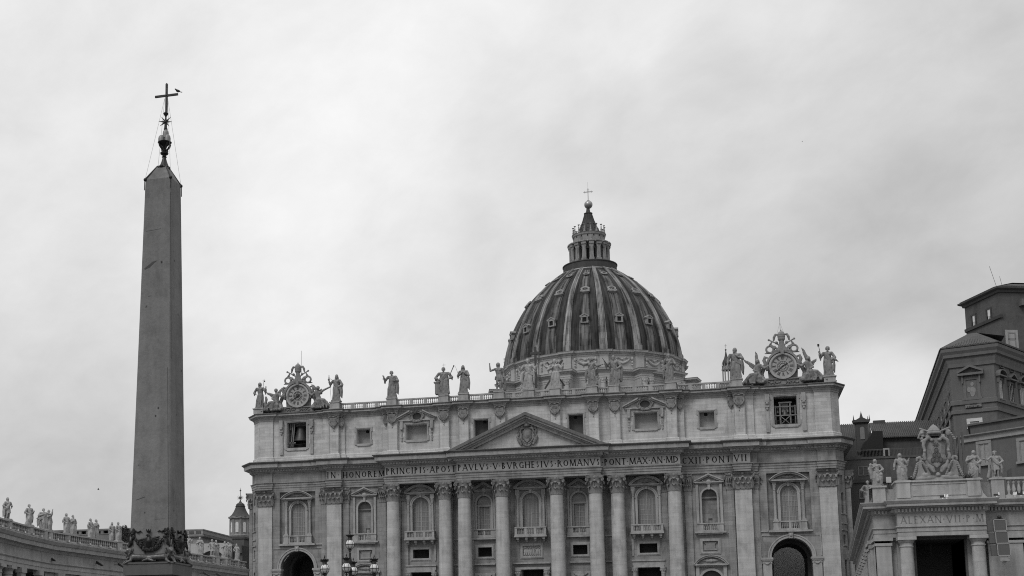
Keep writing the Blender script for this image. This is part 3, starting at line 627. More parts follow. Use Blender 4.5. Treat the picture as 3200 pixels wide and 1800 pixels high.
# ---- inscription
GL = {'I': [((.5,0),(.5,1),1)], 'N': [((.12,0),(.12,1),.6),((.12,1),(.88,0),1),((.88,0),(.88,1),.6)], 'H': [((.12,0),(.12,1),1),((.88,0),(.88,1),1),((.12,.5),(.88,.5),.5)],
 'R': [((.15,0),(.15,1),1),((.5,.5),(.95,0),1)], 'E': [((.2,0),(.2,1),1),((.2,.97),(.85,.97),.5),((.2,.52),(.75,.52),.5),((.2,.03),(.88,.03),.5)],
 'M': [((.06,0),(.14,1),.6),((.14,1),(.5,.05),1),((.5,.05),(.86,1),.6),((.86,1),(.94,0),1)], 'P': [((.18,0),(.18,1),1)], 'A': [((.04,0),(.5,1),.55),((.5,1),(.96,0),1),((.25,.36),(.75,.36),.5)],
 'T': [((.5,0),(.5,1),1),((.05,.96),(.95,.96),.55)], 'V': [((.04,1),(.5,0),1),((.5,0),(.96,1),.55)], 'L': [((.2,0),(.2,1),1),((.2,.03),(.9,.03),.55)],
 'B': [((.16,0),(.16,1),1)], 'D': [((.12,0),(.12,1),1)], 'X': [((.06,1),(.94,0),1),((.06,0),(.94,1),.55)], 'O': [], 'C': [], 'S': [], 'G': [((.85,.05),(.85,.45),.9)]}
ARCS = {'O': [(.5,.5,.46,.47,0,360)], 'C': [(.58,.5,.5,.47,45,315)], 'G': [(.55,.5,.48,.47,45,320)], 'R': [(.2,.75,.55,.23,-90,90)], 'P': [(.2,.74,.6,.24,-90,90)],
 'B': [(.2,.76,.5,.22,-90,90),(.2,.27,.62,.26,-90,90)], 'D': [(.15,.5,.78,.47,-90,90)], 'S': [(.5,.74,.3,.23,30,270),(.5,.27,.33,.25,-150,90)]}
WID = {'I': .38, 'M': 1.15, 'O': 1.0, 'N': .98, 'H': .95, 'A': .98, 'V': .95, 'D': .95, 'C': .88, 'G': .95, 'X': .9, 'R': .85, 'T': .85, 'B': .75, 'P': .72, 'S': .6, 'E': .68, 'L': .68, '·': .32, ' ': .35}
def write(m, text, x0, x1, z0, h, y, d=.05, wt=.14, front=True):
    tot = sum(WID[c] for c in text); gap = ((x1-x0)-tot*h*.82)/max(len(text)-1, 1); k = h*.82; x = x0; yy = y-d
    for c in text:
        w = WID[c]*k
        if c == '·': m.prism([(x+w/2-.1*h, z0+h*.5), (x+w/2, z0+h*.6), (x+w/2+.1*h, z0+h*.5), (x+w/2, z0+h*.4)], yy, y+.02)
        for p, q, t in GL.get(c, []):
            P = (x+p[0]*w, z0+p[1]*h); Q = (x+q[0]*w, z0+q[1]*h); tt = t*wt*h; dx = abs(Q[0]-P[0]); dz = abs(Q[1]-P[1])
            if dz > dx*.4: m.prism([(P[0]-tt/2, P[1]), (P[0]+tt/2, P[1]), (Q[0]+tt/2, Q[1]), (Q[0]-tt/2, Q[1])], yy, y+.02)
            else: m.prism([(P[0], P[1]-tt/2), (Q[0], Q[1]-tt/2), (Q[0], Q[1]+tt/2), (P[0], P[1]+tt/2)], yy, y+.02)
            for e in ((P, Q) if dz > dx*.4 else ()):      # serifs
                m.box(e[0]-tt*.5-.06*h, e[0]+tt*.5+.06*h, yy+.006, y+.02, e[1]-.02*h, e[1]+.025*h)
        for cx, cz, rx, rz, a0, a1 in ARCS.get(c, []):
            n = 14; vs = []
            for i in range(n+1):
                a = R_(a0+(a1-a0)*i/n); th = wt*h*(.35+.65*abs(math.cos(a))) if c != 'S' else wt*h*.75
                for rr in (0, -th):
                    for q in (yy+.003, y+.02): vs.append((x+cx*w+(rx*w+rr)*math.cos(a), q, z0+cz*h+(rz*h+rr)*math.sin(a)))
            fs = []
            for i in range(n): o = i*4; p = o+4; fs += [(o, o+2, p+2, p), (o, p, p+1, o+1), (o+2, o+3, p+3, p+2)]
            m.add(vs, fs)
        x += w+gap
ins = M()
for t, x0, x1, y in (('IN·', -39.8, -37.3, -.8), ('HONOREM', -36.75, -28.4, -.05), ('PRINCIPIS·APOST', -27.4, -13.75, -2.6), ('PAVLVS·V·BVRGHESIVS·ROMANVS', -13.2, 13.3, -3.6),
                     ('·PONT·MAX·AN·MD', 13.6, 27.35, -2.6), ('CXII·PONT', 27.95, 36.5, -.05), ('VII', 37.1, 39.3, -.8)): write(ins, t, x0, x1, 37.96, 1.17, y, .05, .165); ins.build('inscription', LETTER, ENT); ins = M()
# ---- pediment
PZ, PA, PH = 41.62, 48.35, 14.95
pd = M(); yb, yf = -1.2, -5.3
for s in (-1, 1):
    def rk(o0, o1, y): # raking strip measured down from the top edge
        k = (PA-PZ)/PH
        return pd.prism([(s*PH, PZ-o0+.0), (0, PA-o0), (0, PA-o1), (s*(PH), PZ-o1)], y, yb)
    rk(.6, 1.0, yf+.35); rk(1.0, 1.3, yf+.95); rk(1.3, 1.8, yf+1.3)
pd.box(-PH+.2, PH-.2, -3.4, yb, 41.5, 41.9)
ped = pd.build('pediment', CORN, BAS)
sm_ = M()
for s in (-1, 1): sm_.prism([(s*PH, PZ), (0, PA), (0, PA-.62), (s*PH, PZ-.62)], yf, yb-.01)
sm_.build('pediment_gutter', SIMA, ped)
ty = M(); ty.prism([(-12.0, 41.85), (12.0, 41.85), (0, 47.1)], -3.2, -2.6); ty.build('tympanum', TRAV2, ped)
def crest(m, cx, y, zc, k=1.0):
    P = lambda x, z, d=0: (cx+x*k, y-d*k, zc+z*k)
    m.ell(P(0, .1, .15), (.62*k, .4*k, .85*k), 18, 12)
    m.loft([[P(x*w, z, .1+.25*d) for x, d in ((-1, 0), (-.5, 1), (.5, 1), (1, 0), (.5, -.8), (-.5, -.8))] for w, z in ((.7, 1.1), (.95, .7), (.8, .2), (.85, -.4), (.5, -1.0), (.1, -1.3))])
    for s in (-1, 1):
        m.chain([P(s*.5, 1.25, .3), P(s*.95, 1.2, .4), P(s*1.15, .7, .4), P(s*.95, .1, .35), P(s*1.1, -.5, .35), P(s*.75, -1.1, .35), P(s*.2, -1.45, .3)], [.14, .2, .16, .13, .18, .17, .14])
        m.chain([P(s*1.15, 1.0, .1), P(s*1.55, 1.3, .15), P(s*1.6, .8, .2), P(s*1.45, .2, .2), P(s*1.7, -.2, .2), P(s*1.55, -.8, .2), P(s*1.35, -1.3, .2)], [.12, .16, .17, .13, .2, .22, .16])
        for i in range(6): m.ell(P(s*(1.5-.09*i), -.5-.22*i, .3), (.2*k, .2*k, .17*k), 7, 5)
        m.chain([P(-s*.3, 1.5, .05), P(s*.7, 2.0, .05), P(s*1.15, 2.25, .05)], [.1, .1, .12]); m.ell(P(s*1.2, 2.1, .1), (.3*k, .16*k, .3*k)); m.ell(P(s*.85, 1.6, .2), (.26*k, .2*k, .22*k))
    for i in range(9): a = -PI*(.12+.76*i/8); m.ell(P(1.0*math.cos(a), -.35+1.5*math.sin(a), .25), (.19*k, .2*k, .22*k), 7, 5)
    m.lathe([(.5*k, 0), (.6*k, .2*k), (.54*k, .4*k), (.6*k, .5*k), (.48*k, .75*k), (.5*k, .82*k), (.3*k, 1.05*k), (.1*k, 1.15*k), (0, 1.2*k)], P(0, 1.5, .25), 14)
m = M(); crest(m, 0.05, -3.25, 44.15, 1.08); m.carve('coat_of_arms', CAPM, ped, .05, 0)
# ---- attic
SEG = [(-54.2,-51.4,.3),(-51.4,-40.9,.6),(-40.9,-39.4,.2),(-39.4,-37.45,-.5),(-37.45,-36.4,.2),(-36.4,-28.6,.6),(-28.6,-27.4,-.1),(-27.4,-25.4,-1.1),(-25.4,-17.15,-.5),(-17.15,-15.2,-1.2),(-15.2,-13.25,-.5),
       (-13.25,-11.3,-1.7),(-11.3,-6.2,-1.1),(-6.2,-4.25,-1.7),(-4.25,4.25,-1.1)]
SEG = SEG+[(-b, -a, y) for a, b, y in SEG[:-1][::-1]]
AP = [(-56.2, 24), (-56.2, 2.9)]
for a, b, y in SEG: AP += [(a, y), (b, y)]
AP += [(55.78, 2.9), (55.78, 24)]
AW = M(); holes = {}
def attic_holes(a, b):
    c = (a+b)/2; s = 1 if c > 0 else -1
    if 40 < abs(c) < 50: return [(rect(46.45*s-2.0, 46.45*s+2.0, 44.55, 49.75), 3.0)]
    if 30 < abs(c) < 35: return [(rect(32.65*s-1.32, 32.65*s+1.32, 44.75, 47.65), 1.6)]
    if 18 < abs(c) < 25: return [(rect(21.75*s-2.08, 21.75*s+2.08, 44.85, 47.85), 1.6), ([(21.65*s+.93*math.cos(t), 49.45+.72*math.sin(t)) for t in [2*PI*i/24 for i in range(24)]], .6)]
    if 6.5 < abs(c) < 11: return [(rect(8.95*s-1.35, 8.95*s+1.35, 43, 48.05), 1.6)]
    return []
for a, b, y in SEG:
    if b-a > 2.5: AW.wall(a, b, 41.5, 50.6, y, attic_holes(a, b))
    else: AW.wall(a, b, 41.5, 50.6, y, [])
ys = [y for *_, y in SEG]
for i in range(len(SEG)-1):
    x = SEG[i][1]; y0, y1 = sorted((ys[i], ys[i+1])); AW.add([(x, y0, 41.5), (x, y1, 41.5), (x, y1, 50.6), (x, y0, 50.6)], [(0, 1, 2, 3)])
for s in (-1, 1):
    e_ = 56.2*s-(.42 if s > 0 else 0)
    AW.add([(54.2*s, .3, 41.5), (e_, 2.9, 41.5), (e_, 2.9, 50.6), (54.2*s, .3, 50.6)], [(0, 1, 2, 3)])
    AW.add([(e_, 2.9, 41.5), (e_, 24, 41.5), (e_, 24, 50.6), (e_, 2.9, 50.6)], [(0, 1, 2, 3)])
AW.box(-56, 55.6, 22, 23.8, 41, 51.2)
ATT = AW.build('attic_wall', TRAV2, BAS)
bs = M(); bs.sweep(AP, [(.3, 41.6), (.3, 42.3), (.22, 42.38), (.22, 42.72), (.1, 42.86), (-.05, 42.95)], caps=False); bs.build('attic_plinth', TRAV2, ATT)
ac = M(); ac.sweep(AP, [(-.05, 50.15), (.1, 50.18), (.1, 50.5), (.2, 50.55), (.2, 50.8), (.45, 50.9), (.5, 51.05), (1.0, 51.1), (1.02, 51.4)], caps=False)
acn = ac.build('attic_cornice', TRIM, BAS); ac = M(); ac.sweep(AP, [(1.02, 51.4), (1.2, 51.5), (1.22, 51.64), (-.5, 51.7)], caps=False); ac.build('cornice_gutter', SIMA, acn)
tp = M(); tp.box(-56, 55.6, .9, 23.9, 51.2, 51.66); tp.build('attic_roof', TRIM, BAS)
# shields at the heads of the attic pilasters
def shield(cx, y, z=49.35):
    m = M(); P = lambda x, zz, d: (cx+x, y-d, z+zz)
    m.plate([(-.62, .62), (.62, .62), (.7, .1), (.5, -.5), (0, -.85), (-.5, -.5), (-.7, .1)], (cx, y-.2, z), (1, 0, 0), (0, 0, 1), .3)
    for i in range(4): m.box(cx-.42+i*.24, cx-.32+i*.24, y-.42, y-.3, z-.1, z+.5)
    for s in (-1, 1):
        m.tube([P(s*.2, .95, .3), P(s*.7, 1.0, .35), P(s*.95, .7, .35), P(s*.8, .4, .3)], [.1, .14, .14, .08], 6); m.tube([P(s*.8, .2, .2), P(s*.85, -.3, .35), P(s*.55, -.8, .35), P(0, -1.15, .3)], [.12, .2, .18, .12], 6)
    for i in range(7): m.ell(P(-.6+i*.2, -.55-.35*math.sin(PI*i/6), .38), (.15, .14, .15), 6, 4)
    m.ell(P(0, -1.35, .2), (.2, .15, .22), 6, 5); m.ell(P(0, -1.95, .12), (.09, .08, .12), 6, 5); m.ell(P(0, .85, .3), (.26, .2, .2), 8, 5); m.box(cx-.95, cx+.95, y-.25, y, z+1.0, z+1.15)
    return m
for s in (-1, 1):
    for x, y in ((38.43, -.5), (26.4, -1.1), (16.18, -1.2), (12.28, -1.7), (5.2, -1.7)):
        shield(x*s, y).build('attic_shield', CAPM, ATT, True)
        for q in (-1, 1):
            e = M(); xx = x*s+q*.93; e.box(xx-.05, xx+.05, y-.05, y, 43, 50.1); e.build('pilaster_shadow_edge', TRIM, ATT)  # thin darker strips stand in for shadow lines along the pilaster
    for x, y in ((36.95, .2), (40.1, .2), (27.95, -.1)):
        if x == 40.1: continue
        mm = shield(x*s, y); mm.xf(Matrix.Translation((x*s, 0, 0)) @ Matrix.Scale(.62, 4, (1, 0, 0)) @ Matrix.Translation((-x*s, 0, 0))); mm.build('attic_shield', CAPM, ATT, True)
def winframe(x0, x1, z0, z1, y, w=.28, ear=.22):
    f = M()
    for o, d, ww in ((0, .12, w*.55), (w*.5, .2, w*.5)):
        a0, a1, b0, b1 = x0-o, x1+o, z0-o, z1+o
        f.box(a0-ww, a1+ww, y-d, y, b1, b1+ww); f.box(a0-ww, a1+ww, y-d, y, b0-ww, b0); f.box(a0-ww, a0, y-d, y, b0, b1); f.box(a1, a1+ww, y-d, y, b0, b1)
    for s, x in ((-1, x0-w), (1, x1+w)):
        for zz in (z1-.55, z0-.2): a, b = sorted((x, x+s*ear)); f.box(a, b, y-.16, y, zz, zz+.75+w*.8)
    f.box(x0-w+.3, x1+w-.3, y-.22, y, z0-w-.2, z0-w)
    return f
ahole = []
for s in (-1, 1):
    for (c, hw, z0, z1, y, dk) in ((32.65*s, 1.32, 44.75, 47.65, .6, 1), (8.95*s, 1.35, 43, 48.05, -1.1, 2), (21.75*s, 2.08, 44.85, 47.85, -.5, 0)):
        b = M(); b.box(c-hw-.2, c+hw+.2, y+1.6, y+1.7, z0-.2, z1+.2)
        w = b.build('attic_window', PLASTER if dk != 2 else DARKIN, BAS)
        winframe(c-hw, c+hw, z0, z1, y).build('window_frame', TRIM, w)
        if dk:
            b = M(); xq = c+.42*(1 if s < 0 else -.4); b.box(xq-.28, xq+.28, y+1.5, y+1.62, z1-.55, z1-.02); b.build('vent_hole', BLACK, w)
    # pedimented wide window with its oval
    c = 21.68*s; y = -.5; f = M()
    for q in (-1, 1):
        f = M(); p0 = (c+q*4.05, 49.0); p1 = (c+q*1.25, 50.35); f.prism([p0, (p0[0]-q*.05, p0[1]+.2), (p1[0], p1[1]+.3), p1], y-.85, y); f.prism([(p0[0]-q*.5, p0[1]-.1), p0, p1, (p1[0], p1[1]-.3)], y-.5, y)
        f.box(min(c+q*1.2, c+q*3.6), max(c+q*1.2, c+q*3.6), y-.4, y, 48.55, 48.8)
        x = c+q*3.0; f.prism([(x-.28, 48.5), (x+.28, 48.5), (x+.3, 47.6), (x+.22, 46.9), (x-.22, 46.9), (x-.3, 47.6)], y-.45, y); f.ell((x, y-.3, 47.0), (.3, .3, .3))
        for i in range(7): f.ell((x, y-.1, 46.5-i*.3), (.2+.06*math.sin(i*2), .15, .2), 6, 5)
        f.build('broken_pediment', TRIM, ATT)
    o = M(); n = 28; o.prism([(c+.98*math.cos(2*PI*i/n), 49.45+.76*math.sin(2*PI*i/n)) for i in range(n)], y+.5, y+.56); ov = o.build('oval_window', plain('oval_glass', .045, .3), BAS)
    g = M()
    for i in range(n):
        a, b = 2*PI*i/n, 2*PI*(i+1)/n
        g.tube([(c+1.05*math.cos(a), y-.12, 49.45+.83*math.sin(a)), (c+1.05*math.cos(b), y-.12, 49.45+.83*math.sin(b))], .13, 6)
        r = 1+.06*math.cos(6*a); g.tube([(c+1.33*r*math.cos(a), y-.2, 49.45+1.1*r*math.sin(a)), (c+1.33*r*math.cos(b), y-.2, 49.45+1.1*r*math.sin(b))], .22, 6)
    for a in (45, 135, 225, 315): g.ell((c+1.4*math.cos(R_(a)), y-.3, 49.45+1.15*math.sin(R_(a))), (.3, .25, .28), 8, 6)
    g.ell((c, y-.3, 50.62), (.5, .25, .2)); g.build('oval_frame', CAPM, ov, True)
    # belfry opening
    c = 46.45*s; b = M(); b.box(c-3, c+3, 6.5, 6.6, 43.5, 50.6); b.box(c-3, c-2.9, 3.6, 6.6, 43.5, 50.6); b.box(c+2.9, c+3, 3.6, 6.6, 43.5, 50.6); b.box(c-3, c+3, 3.6, 6.6, 50.3, 50.5); b.box(c-3, c+3, 3.6, 6.6, 43.6, 43.7)
    bo = b.build('belfry_opening', BLACK if s < 0 else DARKIN, BAS); f = winframe(c-2.0, c+2.0, 44.55, 49.75, .6, .36, .2)
    for q in (-1, 1):
        x = c+q*3.15; f.box(x-.32, x+.32, .3, .6, 43.2, 50.1); f.box(x-.36, x+.36, -.1, .6, 48.7, 50.15); f.box(x-.36, x+.36, .0, .6, 47.75, 48.3); f.ell((x, .05, 48.45), (.34, .3, .3)); f.ell((x, .2, 47.5), (.22, .2, .3))
    f.build('belfry_frame', TRIM, bo)
    rl = M(); rl.box(c-2, c+2, .85, .9, 44.62, 44.7); rl.box(c-2, c+2, .85, .9, 45.3, 45.36)
    for i in range(17): rl.box(c-1.95+i*.24, c-1.91+i*.24, .86, .89, 44.6, 45.34)
    rl.build('railing', IRON, bo)
WOOD = plain('weathered_beam', .16, .7)
# bells and their frames
def bell(c, y, ztop, h, label):
    t = thing('bell', label, 'bell', (c, y, ztop)); m = M()
    m.lathe([(0, 0), (.22*h, -.02*h), (.3*h, -.1*h), (.34*h, -.3*h), (.4*h, -.6*h), (.5*h, -.85*h), (.58*h, -1.0*h), (.52*h, -1.0*h), (.36*h, -.6*h), (.25*h, -.12*h), (0, -.08*h)], (c, y, ztop), 28)
    m.build('bell_body', plain('bell_bronze', .05, .45, .5, .3), t, True)
    k = M(); k.box(c-.35*h, c+.35*h, y-.1, y+.1, ztop, ztop+.16*h); k.build('headstock', WOOD, t)
    k = M(); k.cap((c, y, ztop-.3*h), (c, y, ztop-1.04*h), .04*h, .09*h); k.build('clapper', IRON, t)
bell(-46.1, 2.6, 49.2, 3.1, 'big dark bronze bell hanging in the left belfry opening')
for dx, h, z, lb in ((-1.28, 1.15, 48.0, 'small bell at the left side of the right belfry frame'), (1.28, 1.15, 48.0, 'small bell at the right side of the right belfry frame'), (0, 1.6, 47.9, 'middle bell between the two small bells of the right belfry')):
    bell(46.45+dx, 2.4, z, h, lb)
fr = M()
for x in (-47.6, -47.25): fr.bar((x-.3, 1.4, 44.6), (x+.15, 1.4, 49.7), .2, .2)
fr.box(-48.3, -46.9, 1.3, 1.5, 45.6, 45.85); fr.box(-44.75, -44.5, 1.4, 1.6, 44.6, 49.7); fr.box(-48.2, -47.9, 1.6, 1.8, 48.4, 49.7); fr.build('bell_frame', WOOD, BAS)
fr = M()
for x in (45.55, 47.3): fr.box(x-.13, x+.13, 1.5, 1.75, 44.6, 48.9)
for x in (44.75, 48.15): fr.box(x-.1, x+.1, 1.5, 1.7, 44.6, 48.2)
fr.box(44.5, 48.4, 1.42, 1.72, 46.25, 46.45); fr.box(45.3, 47.6, 1.42, 1.72, 48.6, 48.85); fr.box(44.5, 48.4, 1.44, 1.7, 47.9, 48.05); fr.bar((45.6, 1.4, 44.7), (47.2, 1.4, 46.2), .13, .13); fr.bar((47.2, 1.38, 44.7), (45.6, 1.38, 46.2), .13, .13)
fr.box(45.85, 47.0, 1.9, 2.0, 47.0, 48.8); fr.build('bell_frame', plain('grey_steel_beam', .17, .5), BAS)
# ---- balustrade and pedestals
PED = [(38.2, -1.0, .95), (26.5, -1.55, .95), (16.15, -1.65, .9), (12.2, -2.1, .9), (5.3, -2.15, .92)]
pds = []
for s in (-1, 1):
    for x, y, w in PED: pds.append((x*s, y, w))
pds.append((.3, -2.0, 1.0)); pds.sort()
for x, y, w in pds:
    p = M(); p.box(x-w, x+w, y, y+1.7, 51.66, 53.0); p.box(x-w-.12, x+w+.12, y-.12, y+1.8, 51.66, 51.95); p.box(x-w-.12, x+w+.12, y-.12, y+1.8, 53.0, 53.22)
    p.build('pedestal', TRIM, BAS)
def balus(x0, x1, y, groups):
    m = M(); m.box(x0, x1, y, y+.5, 52.78, 53.05); m.box(x0, x1, y+.02, y+.48, 51.66, 51.9); L = (x1-x0); pw = .62
    for g in range(groups+1):
        xc = x0+L*g/groups; a, b = max(x0, xc-pw/2), min(x1, xc+pw/2); m.box(a, b, y+.04, y+.46, 51.9, 52.78)
    for g in range(groups): baluster_row(m, x0+L*g/groups+pw/2+.04, x0+L*(g+1)/groups-pw/2-.04, y+.25, 51.9, 52.78, .36, .115)
    m.build('balustrade', TRIM, BAS)
yy = lambda x: [y for a, b, y in SEG if a <= x <= b][0]
for i in range(len(pds)-1):
    a, b = pds[i][0]+pds[i][2], pds[i+1][0]-pds[i+1][2]; c = (a+b)/2
    balus(a, b, yy(c)-.3, 4 if b-a > 8.6 else (3 if b-a > 7 else (2 if b-a > 3 else 1)))
for s in (-1, 1):
    p = M(); pth = [(-55.6, 8), (-55.6, 3.2), (-54.0, .7), (-51.4, .7), (-51.4, .95), (-39.2, .95)]
    if s > 0: pth = [(-x, y) for x, y in pth[::-1]]
    p.sweep(pth, [(0, 51.6), (.12, 51.62), (.12, 51.8), (0, 51.85), (0, 52.45), (.1, 52.5), (.1, 52.66), (-.9, 52.7)], caps=False); p.box(min(53.2*s, 55.2*s), max(53.2*s, 55.2*s), -.75, 1.4, 51.66, 52.62); p.box(min(53.05*s, 55.35*s), max(53.05*s, 55.35*s), -.9, 1.5, 52.62, 52.8); p.build('parapet', TRIM, BAS)
# ================================================================== DOME (part of the basilica)
DY = 155.0
def dome_mat(name, lo, hi, streak=1.0):
    mt = bpy.data.materials.new(name); mt.use_nodes = True; nt = mt.node_tree; N = nt.nodes.new; L = nt.links.new
    b = nt.nodes['Principled BSDF']; b.inputs['Roughness'].default_value = .75; b.inputs['Specular IOR Level'].default_value = .12
    tc = N('ShaderNodeTexCoord'); sx = N('ShaderNodeSeparateXYZ'); L(tc.outputs['Object'], sx.inputs[0])
    def mth(op, a, c=0.0):
        n = N('ShaderNodeMath'); n.operation = op
        for i, x in enumerate((a, c)):
            if isinstance(x, (int, float)): n.inputs[i].default_value = x
            else: L(x, n.inputs[i])
        return n.outputs[0]
    an = mth('ARCTAN2', sx.outputs[0], mth('SUBTRACT', DY, sx.outputs[1]))
    u = mth('MULTIPLY', an, 25.0)
    def tex(su, sz, scale, det=4, r=.6):
        c = N('ShaderNodeCombineXYZ'); L(mth('MULTIPLY', u, su), c.inputs[0]); L(mth('MULTIPLY', sx.outputs[2], sz), c.inputs[1])
        n = N('ShaderNodeTexNoise'); n.inputs['Scale'].default_value = scale; n.inputs['Detail'].default_value = det; n.inputs['Roughness'].default_value = r; L(c.outputs[0], n.inputs[0]); return n.outputs[0]
    c = N('ShaderNodeCombineXYZ'); L(u, c.inputs[0]); L(sx.outputs[2], c.inputs[1])
    br = N('ShaderNodeTexBrick'); br.inputs['Scale'].default_value = 1; br.inputs['Brick Width'].default_value = .82; br.inputs['Row Height'].default_value = 1.9; br.inputs['Mortar Size'].default_value = .03
    br.inputs['Color1'].default_value = (0, 0, 0, 1); br.inputs['Color2'].default_value = (1, 1, 1, 1); br.inputs['Mortar'].default_value = (.1, .1, .1, 1); L(c.outputs[0], br.inputs[0])
    cc = lambda x, k: mth('MULTIPLY', mth('SUBTRACT', x, .5), k)
    f = mth('ADD', cc(tex(1.2, .07, 1.0), 2.2*streak), cc(tex(.35, .3, .6), .9)); f = mth('ADD', f, cc(br.outputs['Color'], .3)); f = mth('ADD', f, cc(tex(3.5, .12, 1.0, 2), .9*streak))
    r = N('ShaderNodeMapRange'); r.inputs['From Min'].default_value = -.55; r.inputs['From Max'].default_value = .75; r.inputs['To Min'].default_value = lo; r.inputs['To Max'].default_value = hi
    L(f, r.inputs['Value']); L(r.outputs[0], b.inputs['Base Color']); return mt
LEADD = dome_mat('dark_lead', .01, .075, 1.2); LEADM = dome_mat('weathered_lead', .01, .22, 1.3); LEADR = dome_mat('rib_lead', .03, .38, 1.3)
LEADS = stone('spire_lead', .06, patch=.3, streak=.4)
LANT = stone('lantern_travertine', .24, patch=.25, streak=.4, dark=.5, dscale=.6)
DRUM = stone('drum_travertine', .36, patch=.14, streak=.2, blocks=.06)
PROF = [(25.95, 89.2), (25.85, 91.5), (25.4, 94.5), (24.6, 97.6), (23.4, 101), (21.9, 104.3), (20.0, 107.7), (17.6, 110.9), (15.0, 113.7), (12.2, 116.2), (9.9, 118.0), (8.0, 119.3)]
def rz(z):
    for (a, b), (c, d) in zip(PROF, PROF[1:]):
        if b <= z <= d: return a+(c-a)*(z-b)/(d-b)
    return PROF[-1][0] if z > 100 else PROF[0][0]
def spl(n):
    pts = []; P = PROF
    for i in range(len(P)-1):
        p0, p1, p2, p3 = P[max(i-1, 0)], P[i], P[i+1], P[min(i+2, len(P)-1)]
        for k in range(n):
            t = k/n; pts.append(tuple(.5*((2*p1[j])+(-p0[j]+p2[j])*t+(2*p0[j]-5*p1[j]+4*p2[j]-p3[j])*t*t+(-p0[j]+3*p1[j]-3*p2[j]+p3[j])*t**3) for j in (0, 1)))
    return pts+[P[-1]]
SP = spl(4)
def az(a): return Vector((math.sin(a), -math.cos(a), 0)), Vector((math.cos(a), math.sin(a), 0))   # outward, sideways
DC = Vector((0, DY, 0))
sh = M(); sh.lathe(SP, (0, DY, 0), 192); DOME = sh.build('dome', LEADD, BAS, True)
KN = 16; A0 = PI/KN
def strip(m, a, wfun, hfun, cross, zmax=119.2, zmin=89.2, flip=0):     # cross-section (u in -1..1, v in 0..1) carried up the meridian
    rings = []
    for i, (r, z) in enumerate(SP):
        if z > zmax+.4 or z < zmin-.1: continue
        n, t = az(a); r2, z2 = SP[min(i+1, len(SP)-1)]; r1, z1 = SP[max(i-1, 0)]
        tr, tz = r2-r1, z2-z1; l = math.hypot(tr, tz); nr, nz = tz/l, -tr/l
        k = (z-89.2)/30; w = wfun(k); h = hfun(k)
        rings.append([DC+n*((r*math.cos(u*w/r if abs(u*w/r) < 1 else 0))+nr*v*h)+t*(u*w)+Vector((0, 0, z+nz*v*h)) for u, v in cross])
    m.loft(rings)
ribx = [(-1, -.3), (-1, .55), (-.85, .62), (-.72, .62), (-.6, 1.0), (-.3, 1.05), (-.18, .7), (.18, .7), (.3, 1.05), (.6, 1.0), (.72, .62), (.85, .62), (1, .55), (1, -.3)]
for k in range(KN):
    a = A0+2*PI*k/KN; m = M(); strip(m, a, lambda t: 1.2-.65*t, lambda t: .85-.45*t, ribx)
    n, t = az(a); c = DC+n*26.2; m.obox((c.x, c.y, 89.9), t, n, (0, 0, 1), 1.0, .75, 1.3); m.obox((c.x, c.y, 91.3), t, n, (0, 0, 1), .8, .55, .35)
    m.build('dome_rib', LEADR, DOME, True, R_(30))
for k in range(KN):
    a = 2*PI*k/KN; 
    m = M(); strip(m, a, lambda t: 1.8-1.0*t, lambda t: .18, [(-1, -.3), (-1, 1.6), (-.9, 1.7), (-.86, 1), (.86, 1), (.9, 1.7), (1, 1.6), (1, -.3)], 117.5)
    m.build('dome_panel', LEADM, DOME, True, R_(30))
    n, t = az(a); Z = Vector((0, 0, 1))
    for kind, z in ((0, 99.0), (1, 108.9), (2, 115.4)):
        r = rz(z); c = DC+n*r; c.z = z; d = M(); e = M()
        if kind == 0:
            e.obox(c+n*.45, t, n, Z, .55, .5, .62)
            for q in (-1, 1): d.obox(c+n*.55+t*q*.8, t, n, Z, .22, .65, .85)
            d.obox(c+n*.5-Z*.8, t, n, Z, 1.05, .75, .16); d.obox(c+n*.4+Z*.85, t, n, Z, 1.15, .85, .17)
            for q in (-1, 1): d.bar(c+n*.5+t*q*1.35+Z*1.0, c+n*.5+Z*1.75, .34, 1.5, n)
            d.obox(c+n*.3+Z*1.2, t, n, Z, .6, .8, .25)
            for q in (-1, 1): d.ell(c+n*.6+t*q*1.05-Z*.5, (.22, .3, .5), 7, 5)
        elif kind == 1:
            nv = (n*.75+Z*.66).normalized(); uv = t.cross(nv); uv = uv if uv.z > 0 else -uv
            e.plate([(.75*math.cos(x), .55*math.sin(x)) for x in [2*PI*i/16 for i in range(16)]], c+nv*.55, t, uv, .5)
            d.tube([c+nv*.8+t*(1.0*math.cos(x))+uv*(.85*math.sin(x)) for x in [2*PI*i/18 for i in range(19)]], .26, 7)
            d.tube([c+nv*.8+t*q*1.0+uv*(.6+.5*math.sin(PI*(q+1)/2)) for q in (-1.25, -.8, -.4, 0, .4, .8, 1.25)], .22, 6)
            for q in (-1, 1): d.ell(c+nv*.7+t*q*1.15-uv*.8, (.35, .3, .35), 8, 5); d.ell(c+nv*.7+t*q*1.1+uv*.3, (.3, .3, .4), 8, 5); d.obox(c+nv*.8+t*q*.25-uv*.1, t, nv, uv, .06, .15, .4)
            d.obox(c+nv*.5-uv*1.05, t, nv, uv, 1.0, .4, .2)
        else:
            nv = (n*.55+Z*.83).normalized(); uv = t.cross(nv); uv = uv if uv.z > 0 else -uv
            e.plate([(.5*math.cos(x), .5*math.sin(x)) for x in [2*PI*i/14 for i in range(14)]], c+nv*.4, t, uv, .4)
            d.tube([c+nv*.55+t*(.78*math.cos(x))+uv*(.78*math.sin(x)) for x in [2*PI*i/18 for i in range(19)]], .2, 7)
        w = d.build('dormer', LANT, DOME, True); e.build('dormer_opening', BLACK, DOME)
